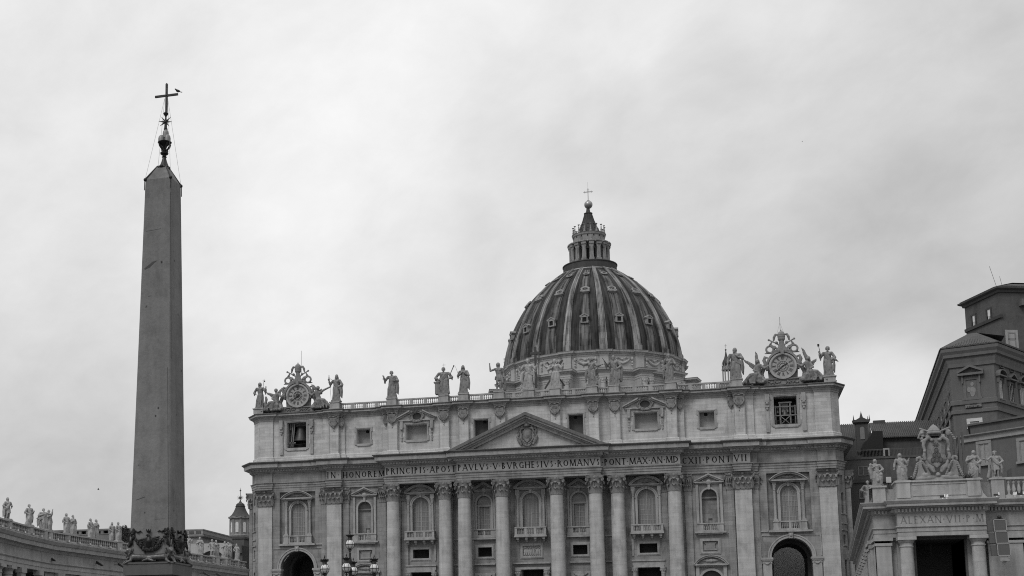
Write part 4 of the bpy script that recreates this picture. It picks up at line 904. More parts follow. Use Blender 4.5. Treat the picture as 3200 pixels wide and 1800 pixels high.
# ---- attic of the drum, drum and its buttresses
def ring_path(r0, r1, wid, n=KN, sub=4):           # circle that steps out to r1 over each rib
    pts = []
    for k in range(n):
        a = A0+2*PI*k/n; h0 = wid/r0; h1 = wid/r1
        pts += [DC+az(a-h0)[0]*r0, DC+az(a-h1)[0]*r1, DC+az(a+h1)[0]*r1, DC+az(a+h0)[0]*r0]
        for j in range(1, sub): pts.append(DC+az(a+h0+(2*PI/n-2*h0)*j/sub)[0]*r0)
    return [(p.x, p.y) for p in pts]
dm = M(); rp = ring_path(26.3, 26.9, 1.25)
dm.sweep(rp, [(0, 82.5), (0, 88.0), (.12, 88.05), (.2, 88.4)], closed=True)
dr = dm.build('drum', DRUM, BAS)
cm = M(); cm.sweep(rp, [(.0, 88.38), (.3, 88.5), (.45, 88.75), (.5, 88.9), (.95, 89.0), (1.0, 89.4), (1.15, 89.6), (-.9, 89.9)], closed=True); cm.sweep(rp, [(0, 83.6), (.22, 83.62), (.22, 84.0), (.1, 84.15), (0, 84.2)], closed=True)
cm.build('drum_cornice', TRIM, dr)
lo = M(); rq = ring_path(26.9, 30.4, 1.9)
lo.sweep(rq, [(0, 60), (0, 80.9), (.1, 80.95), (.1, 81.5), (.2, 81.55), (.2, 82.0)], closed=True); lo.sweep(rq, [(0, 82.0), (0, 82.6), (.3, 82.75), (.4, 83.0), (1.0, 83.1), (1.05, 83.5), (1.2, 83.65), (-2.2, 83.9)], closed=True)
for k in range(KN):
    a = A0+2*PI*k/KN; n, t = az(a); c = DC+n*29.0; lo.obox((c.x, c.y, 83.75), t, n, (0, 0, 1), 1.7, 1.5, .05)
    for q in (-1, 1):
        p = DC+n*30.7+t*q*.95; lo.lathe([(.85, 60), (.8, 72), (.72, 79.2), (.8, 79.3), (.75, 79.5), (.95, 80.5), (1.05, 80.8), (1.05, 80.95)], (p.x, p.y, 0), 12)
        for i in range(8): b = 2*PI*i/8; lo.ell((p.x+.85*math.cos(b), p.y+.85*math.sin(b), 80.0+.3*(i % 2)), (.22, .22, .36), 6, 5)
lo.build('drum_buttresses', DRUM, dr)
for k in range(KN):
    a = 2*PI*k/KN; g = M(); n, t = az(a); rn = random.Random(k)
    if n.y > .3: continue
    for q in (-1, 1):
        for z0, z1, w in ((84.7, 84.85, 0), (87.5, 87.65, 0)): pass
        p = DC+n*26.5+t*q*2.9; g.ell((p.x, p.y, 87.2), (.35, .35, .55), 7, 5); g.ell((p.x, p.y, 86.1), (.25, .25, .4), 7, 5); g.ell((p.x, p.y, 85.3), (.35, .3, .22), 7, 5)
    for i in range(15):
        x = (i/14*2-1); aa = a+x*2.3/26.4; p = DC+az(aa)[0]*26.5; kx = .22+.2*(1-x*x); g.ell((p.x, p.y, 87.2-1.35*(1-x*x)), (kx, kx, kx*.9), 7, 5)
    p = DC+n*26.5; g.ell((p.x, p.y, 87.0), (.42, .35, .35), 8, 5)
    for q in (-1, 1): g.tube([DC+n*26.5+t*q*.5+Vector((0, 0, 87.1)), DC+n*26.55+t*q*1.1+Vector((0, 0, 87.5)), DC+n*26.5+t*q*1.8+Vector((0, 0, 87.3))], .12, 5)
    g.build('garland', DRUM, dr, True)
# ---- lantern
ln = M(); ln.lathe([(8.35, 119.0), (8.35, 119.55), (8.05, 119.6), (8.05, 121.45), (8.25, 121.5), (8.25, 121.75), (7.6, 121.75), (7.6, 121.0), (0, 121.0)], (0, DY, 0), 96)
LAN = ln.build('lantern', LEADS, DOME.parent, True, R_(25))
b = M(); b.lathe([(8.5, 118.9), (8.55, 119.1), (8.4, 119.3)], (0, DY, 0), 96); b.build('lantern_ledge', TRIM, LAN, True)
c = M(); c.lathe([(4.4, 121), (4.4, 128.6)], (0, DY, 0), 48); c.lathe([(4.9, 128.4), (5.0, 128.7), (4.85, 128.9), (4.75, 129.1), (4.75, 130.6), (5.0, 130.9), (5.05, 131.3), (5.2, 131.5), (3.4, 131.75), (0, 131.8)], (0, DY, 0), 64)
c.build('lantern_wall', LANT, LAN, True, R_(25))
o = M()
for k in range(16):
    n, t = az(2*PI*k/16); p = DC+n*4.3; o.obox((p.x, p.y, 124.2), t, n, (0, 0, 1), .42, .2, 2.2); q = DC+n*4.72; o.obox((q.x, q.y, 130.4), t, n, (0, 0, 1), .16, .12, .22)
o.build('lantern_openings', BLACK, LAN)
for k in range(16):
    n, t = az(A0+2*PI*k/16); m = M()
    for q in (-1, 1):
        p = DC+n*5.75+t*q*.36; m.lathe([(.36, 121), (.36, 122.6), (.31, 122.7), (.26, 126.4), (.33, 126.5), (.3, 126.6), (.42, 127.1), (.42, 127.3)], (p.x, p.y, 0), 10)
    p = DC+n*5.2; m.obox((p.x, p.y, 124.2), t, n, (0, 0, 1), .3, .9, 3.1)
    p = DC+n*5.4; m.obox((p.x, p.y, 127.7), t, n, (0, 0, 1), .74, .95, .4); m.obox((p.x, p.y, 128.3), t, n, (0, 0, 1), .95, 1.15, .18); m.obox((p.x, p.y, 122.0), t, n, (0, 0, 1), .75, .85, 1.0)
    p = DC+n*5.3; m.ell((p.x, p.y, 128.7), (.5, .5, .3), 8, 5)
    m.build('lantern_columns', LANT, LAN, True, R_(35))
    g = M(); p = DC+n*4.75; g.lathe([(.34, 131.5), (.36, 131.9), (.2, 132.1), (.26, 132.5), (.13, 132.8), (.2, 133.15), (.09, 133.4), (.1, 133.75), (.34, 133.95), (.34, 134.05), (0, 134.1)], (p.x, p.y, 0), 10); g.build('candelabrum', LANT, LAN, True)
s_ = M(); s_.lathe([(3.5, 131.7), (3.3, 132.3), (2.75, 133.4), (2.2, 134.8), (1.65, 136.3), (1.25, 137.6), (1.1, 138.3), (1.3, 138.45), (1.32, 138.65), (.75, 138.7), (.6, 139.4), (.5, 140.1), (.3, 140.3)], (0, DY, 0), 32)
for k in range(16):
    n, t = az(A0+2*PI*k/16); s_.tube([DC+n*(r+.05)+Vector((0, 0, z)) for r, z in ((3.5, 131.8), (2.75, 133.4), (2.2, 134.8), (1.65, 136.3), (1.12, 138.2))], [.22, .17, .14, .12, .1], 6)
    if k % 2 == 0:
        for r, z in ((2.85, 133.4), (2.3, 134.9)): s_.ell(DC+az(2*PI*k/16)[0]*r+Vector((0, 0, z)), (.2, .2, .3), 6, 5)
s_.build('lantern_spire', LEADS, LAN, True, R_(40))
q = M(); q.ell((0.15, DY, 141.4), (1.27, 1.27, 1.3), 32, 20); q.build('gilded_ball', plain('ball_metal', .3, .38, .7, .15), LAN, True)
q = M(); q.lathe([(.35, 142.55), (.4, 142.75), (.2, 142.95), (.1, 143.1)], (.15, DY, 0), 12); q.box(.03, .25, DY-.1, DY+.1, 142.9, 146.4); q.box(-1.1, 1.4, DY-.1, DY+.1, 145.4, 145.62)
for x, z in ((-1.1, 145.5), (1.4, 145.5), (.14, 146.5)):
    q.ell((x, DY, z), (.16, .12, .16), 8, 6)
q.box(-.9, -.78, DY-.08, DY+.08, 145.15, 145.87); q.box(1.08, 1.2, DY-.08, DY+.08, 145.15, 145.87); q.box(-.2, .5, DY-.08, DY+.08, 146.1, 146.22); q.tube([(.14, DY, 146.4), (.14, DY, 148.6)], .03, 5)
q.build('cross', plain('cross_metal', .35, .4, .4), LAN)
# ---- smaller side dome seen beyond the right clock
sx_, sy_ = at_y(2271.5, 1175, 100).x, 100.0
def side_dome(x, y, dz=0, k=.54):
    n0 = len(COL.objects); _side(x, y, dz)
    for o in list(COL.objects)[n0:]:
        for v in o.data.vertices: v.co.x = x+(v.co.x-x)*k; v.co.y = y+(v.co.y-y)*k; v.co.z = 70.3+dz+(v.co.z-70.3-dz)*k
def _side(x, y, dz=0):
    c = M(); c.lathe([(6.4, 44), (6.4, 49.5), (6.7, 49.7), (6.4, 50.1), (5.6, 52), (4.2, 53.6), (2.4, 54.6)], (x, y, dz), 32); sd_ = c.build('side_dome', LEADM, BAS, True, R_(30))
    m = M(); m.lathe([(2.2, 54.2), (2.25, 55.0), (2.0, 55.1)], (x, y, dz), 24); m.lathe([(2.1, 60.2), (2.3, 60.5), (2.35, 60.8), (1.9, 61.0), (1.9, 62.2), (2.05, 62.4), (1.6, 62.5), (0, 62.6)], (x, y, dz), 24)
    for k in range(8):
        a = PI/8+2*PI*k/8; m.box(x+1.85*math.cos(a)-.3, x+1.85*math.cos(a)+.3, y+1.85*math.sin(a)-.3, y+1.85*math.sin(a)+.3, 54.5+dz, 60.3+dz)
        m.lathe([(.22, 61), (.1, 62), (.18, 62.6), (.02, 63.8)], (x+2.1*math.cos(a), y+2.1*math.sin(a), dz), 8)
    m.build('lantern', LANT, sd_, True, R_(35))
    m = M(); m.lathe([(1.3, 62.4), (1.75, 63.3), (1.85, 64.0), (1.6, 64.9), (1.0, 66.0), (.55, 67.5), (.3, 69.0), (.15, 69.9)], (x, y, dz), 20); m.ell((x, y, 70.3+dz), (.42, .42, .42)); m.box(x-.05, x+.05, y-.05, y+.05, 70.6+dz, 73.2+dz); m.box(x-.55, x+.55, y-.05, y+.05, 72.2+dz, 72.32+dz); m.build('lantern_spire', LEADS, sd_, True, R_(40))
side_dome(sx_, sy_, at_y(2257, 1094, 100).z-70.3)
side_dome(-sx_, sy_, -12)
# ================================================================== STATUES
ARM = {'chest': ((.17, -.03, .63), (.05, -.12, .70)), 'hip': ((.2, .0, .62), (.12, -.09, .55)), 'down': ((.16, .02, .62), (.18, -.04, .47)), 'out': ((.2, -.03, .68), (.33, -.07, .71)),
       'up': ((.25, -.02, .72), (.265, -.04, .93)), 'fwd': ((.15, -.06, .62), (.12, -.2, .66)), 'staff': ((.2, -.02, .64), (.235, -.1, .77)), 'far': ((.22, -.04, .75), (.42, -.08, .83)), 'book': ((.18, .0, .62), (.1, -.14, .62))}
def figure(rn, robe='long', aL='hip', aR='chest', hood=False, beard=True, curly=False, sway=.02, wide=1.0, swirl=0, mantle=1, turn=0.0, folds=8, halo=False):
    m = M(); tw = 2*PI; sg = 44; ph = rn.uniform(0, 6)
    def ring(cx, cy, z, rx, ry, amp, n=9):
        out = []
        for i in range(sg):
            t = tw*i/sg; f = .6*math.cos(n*t+ph+z*3)+.4*math.cos((n+4)*t-ph*1.7-z*2); k = 1+amp*f
            out.append(Vector((cx+rx*k*math.cos(t), cy+ry*k*math.sin(t), z)))
        return out
    s = 1 if sway > 0 else -1; hx = sway
    if robe == 'long':
        m.loft([ring(0+swirl*.08, .005, .03, .135*wide, .105, .16), ring(.0+swirl*.05, .0, .14, .122*wide, .1, .15), ring(hx*.5, 0, .3, .118*wide, .096, .12), ring(hx, 0, .45, .112*wide, .09, .08), ring(hx, 0, .56, .1*wide, .08, .05)])
        m.cap((hx-s*.05, -.075, .5), (-s*.06, -.1, .29), .05, .045); m.cap((-s*.06, -.1, .29), (-s*.055, -.07, .06), .042, .03)
        for i in range(folds):
            x = (-.105+.21*i/(folds-1))*wide; y = -.1*math.sqrt(max(1-(x/(.14*wide))**2, .05)); x2 = x*1.12+swirl*.07+rn.uniform(-.01, .01)
            m.chain([(x*.75+hx, y*.85, .53), (x*.95+rn.uniform(-.015, .015), y-.012, .33), (x2, y-.012, .05)], [.014, .021, .026], 6)
    else:
        for q in (-1, 1):
            kn = (q*.055+hx*.5, -.03-(.03 if q == -s else 0), .27); an = (q*.065, .0, .06)
            m.chain([(q*.05+hx, 0, .5), kn, an], [.062, .04, .026]); m.ell((kn[0], kn[1]+.02, .19), (.036, .036, .07)); m.cap(an, (an[0]+q*.01, -.075, .04), .026, .02)
        if robe == 'tunic': m.loft([ring(hx, 0, .3, .125, .1, .1, 11), ring(hx, 0, .42, .115, .09, .07, 11), ring(hx, 0, .56, .09, .07, .03)])
        else: m.loft([ring(hx, 0, .36, .115, .09, .12, 8), ring(hx, 0, .47, .11, .088, .09, 8), ring(hx, 0, .54, .1, .078, .05)]); m.cap((hx+.1, -.02, .5), (hx+.13, -.02, .3), .035, .03); m.cap((hx-.1, -.04, .5), (hx-.13, -.03, .42), .035, .025)
    m.loft([ring(hx, 0, .5, .098*wide, .078, .02), ring(hx*.8, 0, .58, .086*wide, .07, .02), ring(hx*.3, .0, .68, .1*wide, .076, .015), ring(0, .0, .76, .112*wide, .074, .01), ring(0, .005, .805, .085*wide, .055, 0), ring(0, 0, .83, .045, .04, 0)])
    m.ell((-.045, -.055, .735), (.045, .03, .04)); m.ell((.045, -.055, .735), (.045, .03, .04))
    m.cap((-.105*wide, 0, .775), (.105*wide, 0, .775), .046, .046)
    hd = Vector((-hx*.5, -.008, .925)); ct, st_ = math.cos(turn), math.sin(turn)
    F = lambda x, y, z: (hd.x+x*ct-y*st_, hd.y+x*st_+y*ct, hd.z+z)
    m.cap((0, 0, .8), F(0, .005, -.05), .034, .03)
    m.ell(F(0, 0, 0), (.046, .054, .066)); m.cap(F(0, -.052, .012), F(0, -.062, -.012), .007, .011, 6); m.cap(F(-.02, -.047, .016), F(.02, -.047, .016), .008, .008, 6); m.ell(F(0, -.05, -.03), (.016, .012, .006))
    for q in (-1, 1): m.ell(F(q*.046, .005, -.004), (.008, .014, .02))
    if hood: m.ell(F(0, .012, .012), (.06, .058, .078)); m.cap(F(-.05, .015, -.02), F(-.055, .03, -.12), .022, .03); m.cap(F(.05, .015, -.02), F(.055, .03, -.12), .022, .03)
    else:
        m.ell(F(0, .012, .018), (.052, .054, .06))
        n = 12 if curly else 8
        for i in range(n): a = PI*(-.1+1.2*i/(n-1)); m.ell(F(.05*math.cos(a), .022, .005+.06*math.sin(a)), (.022, .032, .022)); m.ell(F(.046*math.cos(a), .045, -.01+.04*math.sin(a)), (.024, .024, .03))
        if not beard or curly: m.cap(F(-.045, .02, -.02), F(-.05, .02, -.07), .02, .016); m.cap(F(.045, .02, -.02), F(.05, .02, -.07), .02, .016)
    if beard: m.cap(F(0, -.04, -.045), F(0, -.052, -.085), .03, .016)
    hands = []
    for q, a in ((-1, aL), (1, aR)):
        e, h = ARM[a]; sh = (q*.115*wide, 0, .775); e = (q*e[0]*wide, e[1], e[2]); h = (q*h[0]*(wide if a != 'chest' else 1), h[1], h[2]); bare = robe == 'bare' or (robe == 'tunic' and a in ('far', 'out'))
        if bare: m.chain([sh, e, h], [.04, .032, .021])
        else: m.chain([sh, e], [.048, .046]); m.chain([e, tuple(e[i]+(h[i]-e[i])*.65 for i in range(3))], [.046, .038]); m.cap(e, h, .028, .02); m.cap(e, (e[0], e[1]+.01, e[2]-.09), .036, .02)
        d = (Vector(h)-Vector(e)).normalized(); sd = d.cross(Vector((0, 1, .2))).normalized(); hp = Vector(h)+d*.022; m.ell(hp, (.02, .018, .022))
        for k, ln_ in enumerate((.036, .042, .04, .03)):
            o = hp+sd*(.011*(k-1.5)); m.chain([o+d*.008, o+d*(ln_*.6+.008)+Vector((0, -.006, 0)), o+d*(ln_+.004)+Vector((0, -.016, -.004))], [.0065, .006, .005], 6)
        m.chain([hp-sd*.016, hp-sd*.03+d*.014, hp-sd*.028+d*.03], [.007, .0065, .005], 6); hands.append(tuple(hp))
    if mantle:
        q = mantle
        for k in range(5):     # cloth slung across the body from one shoulder to the other hip, then hanging
            o = k*.026
            m.chain([(-q*.09*wide, .02-.01*k, .8-o*.3), (-q*.05, -.07, .72-o), (q*.03, -.1, .62-o), (q*.11*wide, -.075, .56-o), (q*.14*wide, 0, .55-o)], [.022, .021, .023, .022, .022], 7)
        for k in range(4): m.chain([(q*(.135+.012*k)*wide, -.05+.035*k, .56), (q*(.15+.012*k)*wide, -.055+.035*k, .38), (q*(.145+.01*k)*wide, -.05+.035*k, .2-.02*k)], [.026, .03, .018], 7)
        m.plate([(-.1*wide, .05), (.1*wide, .05), (.12*wide, .5), (.09*wide, .8), (-.09*wide, .8), (-.12*wide, .5)], (0, .075, 0), (1, 0, 0), (0, 0, 1), .05)
    if swirl:
        for k in range(4): m.chain([(-swirl*.06, -.08, .5-k*.05), (swirl*.06, -.13, .36-k*.05), (swirl*.17, -.08, .2-k*.04), (swirl*.2, 0, .09)], [.024, .026, .024, .02], 7)
    return m, hands
def statue(label, base, H, mat, name='statue', group=None, face=0.0, voxel=.011, props=(), seed=0, plinth=True, **kw):
    rn = random.Random(seed*7+3); base = Vector(base); kw['wide'] = kw.get('wide', 1.0)*1.1
    t = thing(name, label, 'statue', base, group)
    m, hands = figure(rn, **kw)
    for p in props:      # carved attributes fused into the figure
        if p[0] == 'cap': m.cap(*p[1:])
        elif p[0] == 'ell': m.ell(*p[1:])
        elif p[0] == 'box': m.box(*p[1:])
        elif p[0] == 'chain': m.chain(*p[1:])
    TF = Matrix.Translation(base) @ Matrix.Rotation(face, 4, 'Z') @ Matrix.Scale(H, 4)
    m.xf(TF); m.carve('figure', mat, t, H*voxel*.9, 0)
    if plinth:
        b = M(); b.box(-.17, .17, -.14, .13, -.004, .042); b.box(-.15, .15, -.12, .11, .042, .056); b.xf(TF); b.build('plinth', mat, t)
    return t, TF
def extra(t, TF, name, mat, fn):
    m = M(); fn(m); m.xf(TF); return m.build(name, mat, t, True, R_(40))
GW = 'carved saints standing along the church balustrade'
BEAM = plain('dark_wooden_beam', .05, .7); ROD = plain('grey_rod', .1, .5)
def rod(a, b, r=.006): return lambda m: m.tube([a, b], r, 6)
# facade statues, left to right: (label, x, y, base z, height, keywords)
t, TF = statue('bareheaded statue at far left roof corner holding a thin halberd beside a tree stump', (-54.1, .15, 52.72), 5.5, STAT, group=GW, seed=1, aL='hip', aR='staff', beard=False, curly=True, mantle=0,
    props=[('chain', [(.22, .03, .02), (.2, .03, .2), (.24, .03, .36), (.22, .03, .44)], [.07, .055, .05, .04])])
extra(t, TF, 'halberd', IRON, lambda m: (m.tube([(.07, -.13, .03), (.2, -.12, 1.1)], .007, 6), m.plate([(0, 0), (.05, .02), (.055, -.05), (0, -.03)], (.185, -.12, 1.03), (1, 0, 0), (0, 0, 1), .01), m.bar((.14, -.12, 1.035), (.19, -.12, 1.03), .01)))
t, TF = statue('bearded hooded saint with raised hand and long staff next to the left clock group', (-37.95, -.2, 53.3), 5.5, STAT, group=GW, seed=2, hood=True, aL='staff', aR='hip', sway=-.02, folds=9, props=[('cap', (-.25, -.1, .78), (-.25, -.1, .9), .03, .02), ('cap', (-.25, -.1, .9), (-.25, -.1, .98), .015, .012)])
extra(t, TF, 'staff', ROD, lambda m: (m.tube([(-.16, -.12, .0), (-.25, -.1, .97)], .006, 6), m.tube([(-.25, -.1, .8), (-.2, -.1, .84), (-.14, -.08, .8)], .007, 6)))
t, TF = statue('cloaked saint holding a small cross in one hand and a book under the arm', (-26.5, -.7, 53.3), 5.45, STAT, group=GW, seed=3, aL='staff', aR='book', wide=1.12, turn=.3, props=[('box', .06, .16, -.19, -.14, .57, .68)])
extra(t, TF, 'small_cross', ROD, lambda m: (m.bar((-.25, -.14, .52), (-.25, -.14, .78), .018), m.bar((-.32, -.14, .69), (-.19, -.14, .69), .018)))
t, TF = statue('broad heavily draped saint beside a stone block with thin cross above the head', (-16.15, -.85, 53.3), 5.5, STAT, group=GW, seed=4, aL='hip', aR='hip', wide=1.35, mantle=-1, hood=False, props=[('box', -.3, -.14, -.12, .1, .02, .46), ('box', -.34, -.12, -.14, .12, .42, .47)])
extra(t, TF, 'club', ROD, lambda m: (m.tube([(.2, -.06, .62), (.36, -.02, 1.0)], [.012, .018], 7), m.ell((.37, -.02, 1.02), (.025, .025, .03))))
extra(t, TF, 'thin_cross', ROD, lambda m: (m.bar((.0, .06, .9), (.0, .06, 1.14), .008), m.bar((-.06, .06, 1.09), (.06, .06, 1.09), .008)))
t, TF = statue('slim cloaked saint with folded arms and a thin spear at one side', (-12.2, -1.3, 53.3), 5.5, STAT, group=GW, seed=5, aL='chest', aR='chest', hood=True, beard=False, mantle=1, turn=.2)
extra(t, TF, 'spear', ROD, lambda m: m.tube([(-.12, -.12, .55), (-.27, -.06, .97)], [.008, .004], 6))
t, TF = statue('bare chested saint raising one arm, with a reed cross, left of the dome', (-5.4, -1.3, 53.3), 5.6, STAT, group=GW, seed=6, robe='bare', aL='up', aR='down', mantle=0, beard=False, curly=True, props=[('chain', [(.19, .04, .5), (.2, .05, .3), (.2, .05, .06)], [.05, .06, .055])])
extra(t, TF, 'reed_cross', ROD, lambda m: (m.tube([(.19, -.05, .03), (.21, -.03, 1.1)], .008, 6), m.bar((.17, -.03, 1.0), (.25, -.03, 1.0), .008), m.ell((.21, -.03, 1.11), (.02, .01, .025))))
t, TF = statue('tall central statue carrying a big dark cross on its shoulder', (.3, -1.2, 53.3), 6.0, STATL, group=GW, seed=7, aL='staff', aR='staff', beard=True, mantle=1, wide=1.1, props=[('chain', [(-.2, .0, .5), (-.22, .0, .3), (-.16, 0, .2)], [.06, .07, .05])])
extra(t, TF, 'cross', BEAM, lambda m: (m.box(.2, .27, -.02, .05, .05, 1.38), m.box(.07, .4, -.025, .055, 1.13, 1.2)))
t, TF = statue('saint in front of the dome holding a diagonal cross of crossed beams', (5.3, -1.3, 53.3), 5.6, STATL, group=GW, seed=8, aL='chest', aR='staff', wide=1.15, folds=9, mantle=0)
extra(t, TF, 'diagonal_cross', BEAM, lambda m: (m.bar((-.36, .12, .02), (.26, .14, .98), .055, .05), m.bar((-.27, .2, .95), (.3, .2, .1), .055, .05)))
t, TF = statue('saint with both arms flung wide and swirling robe in front of the dome', (12.1, -1.3, 53.3), 5.5, STAT, group=GW, seed=9, aL='far', aR='out', swirl=1, mantle=-1, turn=-.4)
t, TF = statue('hooded cloaked saint with a slanting staff to one side, in front of the dome', (16.25, -.85, 53.3), 5.7, STAT, group=GW, seed=10, aL='staff', aR='hip', hood=True, mantle=1, wide=1.08, props=[('chain', [(.14, .05, .74), (.25, .05, .55), (.22, .05, .15)], [.05, .06, .05])])
extra(t, TF, 'staff', BEAM, lambda m: m.tube([(-.36, -.12, .92), (-.1, -.12, .52)], [.008, .02], 6))
t, TF = statue('dark stained saint looking down at a book, near the right edge of the dome', (26.3, -.75, 53.3), 5.4, STAT, group=GW, seed=11, aL='down', aR='book', curly=True, mantle=-1, turn=.3, props=[('box', .05, .16, -.2, -.15, .6, .66)])
t, TF = statue('curly haired broad saint with arm wrapped in a heavy cloak beside the right clock group', (38.1, -.2, 53.3), 5.8, STAT, group=GW, seed=12, aL='down', aR='chest', curly=True, wide=1.2, mantle=1, turn=-.4, folds=9)
t, TF = statue('saint at far right roof corner with raised hand on a halberd and trailing drapery', (54.1, .15, 52.8), 5.6, STAT, group=GW, seed=13, aL='staff', aR='hip', beard=True, mantle=1, turn=-.1, sway=-.02, props=[('chain', [(.14, -.05, .58), (.24, -.04, .53), (.31, -.03, .47)], [.05, .035, .012])])
extra(t, TF, 'halberd', IRON, lambda m: (m.tube([(-.2, -.12, .6), (-.27, -.1, 1.05)], .009, 6), m.box(-.3, -.24, -.11, -.09, .99, 1.07)))
# ---- clock groups
NUM = ['XII', 'I', 'II', 'III', 'IIII', 'V', 'VI', 'VII', 'VIII', 'IX', 'X', 'XI']
PALE = plain('clock_face', .3, .6, var=.1); DARKD = plain('clock_dark', .035, .6)
def clock(x, zc, label, hands, darkc):
    t = thing('roof_clock', label, 'clock', (x, .2, 51.7)); c = M()
    P = lambda a, b, y=0: (x+a, .55-y, zc+b)
    y0 = .35
    d = M(); n = 48; d.prism([(x+2.02*math.cos(2*PI*i/n), zc+2.02*math.sin(2*PI*i/n)) for i in range(n)], y0-.08, y0+.1); dial = d.build('dial', PALE, t)
    g = M(); g.arch(x, zc, 2.0, 2.16, y0-.3, y0, 0, 2*PI, 64); g.arch(x, zc, 2.12, 2.42, y0-.42, y0+.2, 0, 2*PI, 64); g.build('rim', TRIM, t, True, R_(40))
    g = M(); g.prism([(x+.98*math.cos(2*PI*i/32), zc+.98*math.sin(2*PI*i/32)) for i in range(32)], y0-.11, y0-.07); g.build('dial_centre', DARKD if darkc else PALE, dial)
    g = M(); g.arch(x, zc, .92, .98, y0-.15, y0-.1, 0, 2*PI, 36); g.arch(x, zc, .5, .6, y0-.15, y0-.1, 0, 2*PI, 30)
    for i in range(16): a = 2*PI*i/16; g.ell((x+.78*math.cos(a), y0-.12, zc+.78*math.sin(a)), (.08, .03, .08), 6, 4)
    g.build('dial_ornament', PALE if darkc else DARKD, dial)
    g = M(); g.arch(x, zc, 1.98, 2.03, y0-.1, y0-.07, 0, 2*PI, 48)
    for h in range(12):
        a = PI/2-2*PI*h/12; rv = Vector((math.cos(a), 0, math.sin(a))); tv = Vector((math.sin(a), 0, -math.cos(a))); s = NUM[h]; w = .15; L = len(s)
        C0 = Vector((x, y0-.1, zc))
        for i, ch in enumerate(s):
            u = (i-(L-1)/2)*w*1.05; a0, a1 = C0+rv*1.2+tv*u, C0+rv*1.86+tv*u
            if ch == 'I': g.bar(a0, a1, .065, .03, (0, 1, 0))
            elif ch == 'V': g.bar(a0, a1+tv*.11, .06, .03, (0, 1, 0)); g.bar(a0, a1-tv*.11, .085, .03, (0, 1, 0))
            else: g.bar(a0+tv*.1, a1-tv*.1, .085, .03, (0, 1, 0)); g.bar(a0-tv*.1, a1+tv*.1, .055, .03, (0, 1, 0))
    g.build('numerals', DARKD, dial)
    for ang, l, w in hands:
        h = M(); a = PI/2-R_(ang); h.bar((x-.35*math.cos(a), y0-.2, zc-.35*math.sin(a)), (x+l*math.cos(a), y0-.2, zc+l*math.sin(a)), w, .05, (0, 1, 0)); h.ell((x, y0-.2, zc), (.14, .06, .14), 10, 6); h.build('clock_hand', DARKD, dial)
    f = M(); f.arch(x, zc, 2.42, 2.62, .2, 1.1, R_(-25), R_(205), 40); f.arch(x, zc, 2.58, 2.95, -.1, 1.1, R_(-12), R_(192), 40)
    f.box(x-3.35, x+3.35, .35, 1.3, 51.68, zc-2.1); f.box(x-3.5, x+3.5, .1, 1.3, zc-2.42, zc-2.25)
    for q in (-1, 1):
        f.box(min(x+q*2.7, x+q*3.4), max(x+q*2.7, x+q*3.4), .05, 1.2, 51.68, zc-2.3)
        f.tube([P(q*(3.5-.0), -2.1), P(q*3.75, -1.2, .1), P(q*3.3, -.2, .1), P(q*2.95, .6, .1), P(q*3.2, 1.3, .1), P(q*3.0, 1.9), P(q*2.5, 1.75)], [.3, .4, .38, .34, .32, .28, .15], 9)
    f.prism([(x-2.5, zc-2.3), (x+2.5, zc-2.3), (x+2.6, zc-.5), (x+1.6, zc+2), (x-1.6, zc+2), (x-2.6, zc-.5)], .6, 1.1)
    f.prism([(x-.35, zc+2.95), (x+.35, zc+2.95), (x+.25, zc+2.1), (x-.25, zc+2.1)], -.3, .6)
    f.build('clock_frame', CAPM, t, True, R_(40))
    r = M(); rn = random.Random(int(x))
    for q in (-1, 1):
        for i in range(6): r.chain([(x+q*(.5+.36*i), .3, 52.05+.5*rn.random()), (x+q*(.75+.36*i), .25, 52.1+.5*rn.random()), (x+q*(.9+.36*i), .3, 51.95+.5*rn.random())], [.08, .13, .07], 6)
    r.box(x-.4, x+.4, .15, .4, 51.85, 52.45); r.build('carved_base', CAPM, t, True)
    k = M()   # carved crest: papal crown over crossed keys, ribbons and scrolls
    k.loft([[(x+a*w, .3-b, z) for a, b in ((-1, 0), (-.6, .3), (0, .42), (.6, .3), (1, 0), (.6, -.3), (-.6, -.3))] for w, z in ((1.25, zc+2.85), (.75, zc+3.5), (.5, zc+4.1), (.42, zc+4.7))])
    for q in (-1, 1):
        k.tube([P(q*(2.1+.62*math.cos(a)), 3.25+.62*math.sin(a), .2) for a in [PI*(1.25-1.75*i/14)*1 for i in range(15)]] if q > 0 else [P(-2.1-.62*math.cos(a), 3.25+.62*math.sin(a), .2) for a in [PI*(1.25-1.75*i/14) for i in range(15)]], .2, 8)
        k.chain([P(q*1.2, 2.9, .1), P(q*1.7, 2.65, .1), P(q*2.5, 2.65, .1), P(q*2.95, 2.55, .1)], [.25, .2, .2, .1])
        k.chain([P(q*.4, 3.9, .3), P(q*1.0, 4.35, .3), P(q*2.2, 5.0, .3)], [.13, .12, .13]); k.ell(P(q*2.2, 5.0, .3), (.22, .15, .22)); k.chain([P(q*1.7, 4.6, .3), P(q*1.95, 4.25, .3), P(q*2.1, 4.1, .3)], [.12, .16, .12])
        k.chain([P(q*.5, 5.9, .1), P(q*1.0, 6.0, .1), P(q*1.25, 5.5, .1), P(q*1.35, 4.9, .1)], [.16, .2, .24, .16]); k.chain([P(q*.8, 3.2, .2), P(q*1.2, 3.75, .2), P(q*1.6, 3.85, .2), P(q*1.9, 4.15, .2), P(q*1.75, 4.45, .2)], [.16, .16, .14, .14, .1])
        k.ell(P(q*.9, 4.4, .3), (.3, .25, .3)); k.ell(P(q*1.3, 3.4, .3), (.25, .25, .25))
    for i in range(5): k.chain([P((i-2)*.12, 4.6, .4), P((i-2)*.3, 3.1, .45)], [.06, .09], 6)
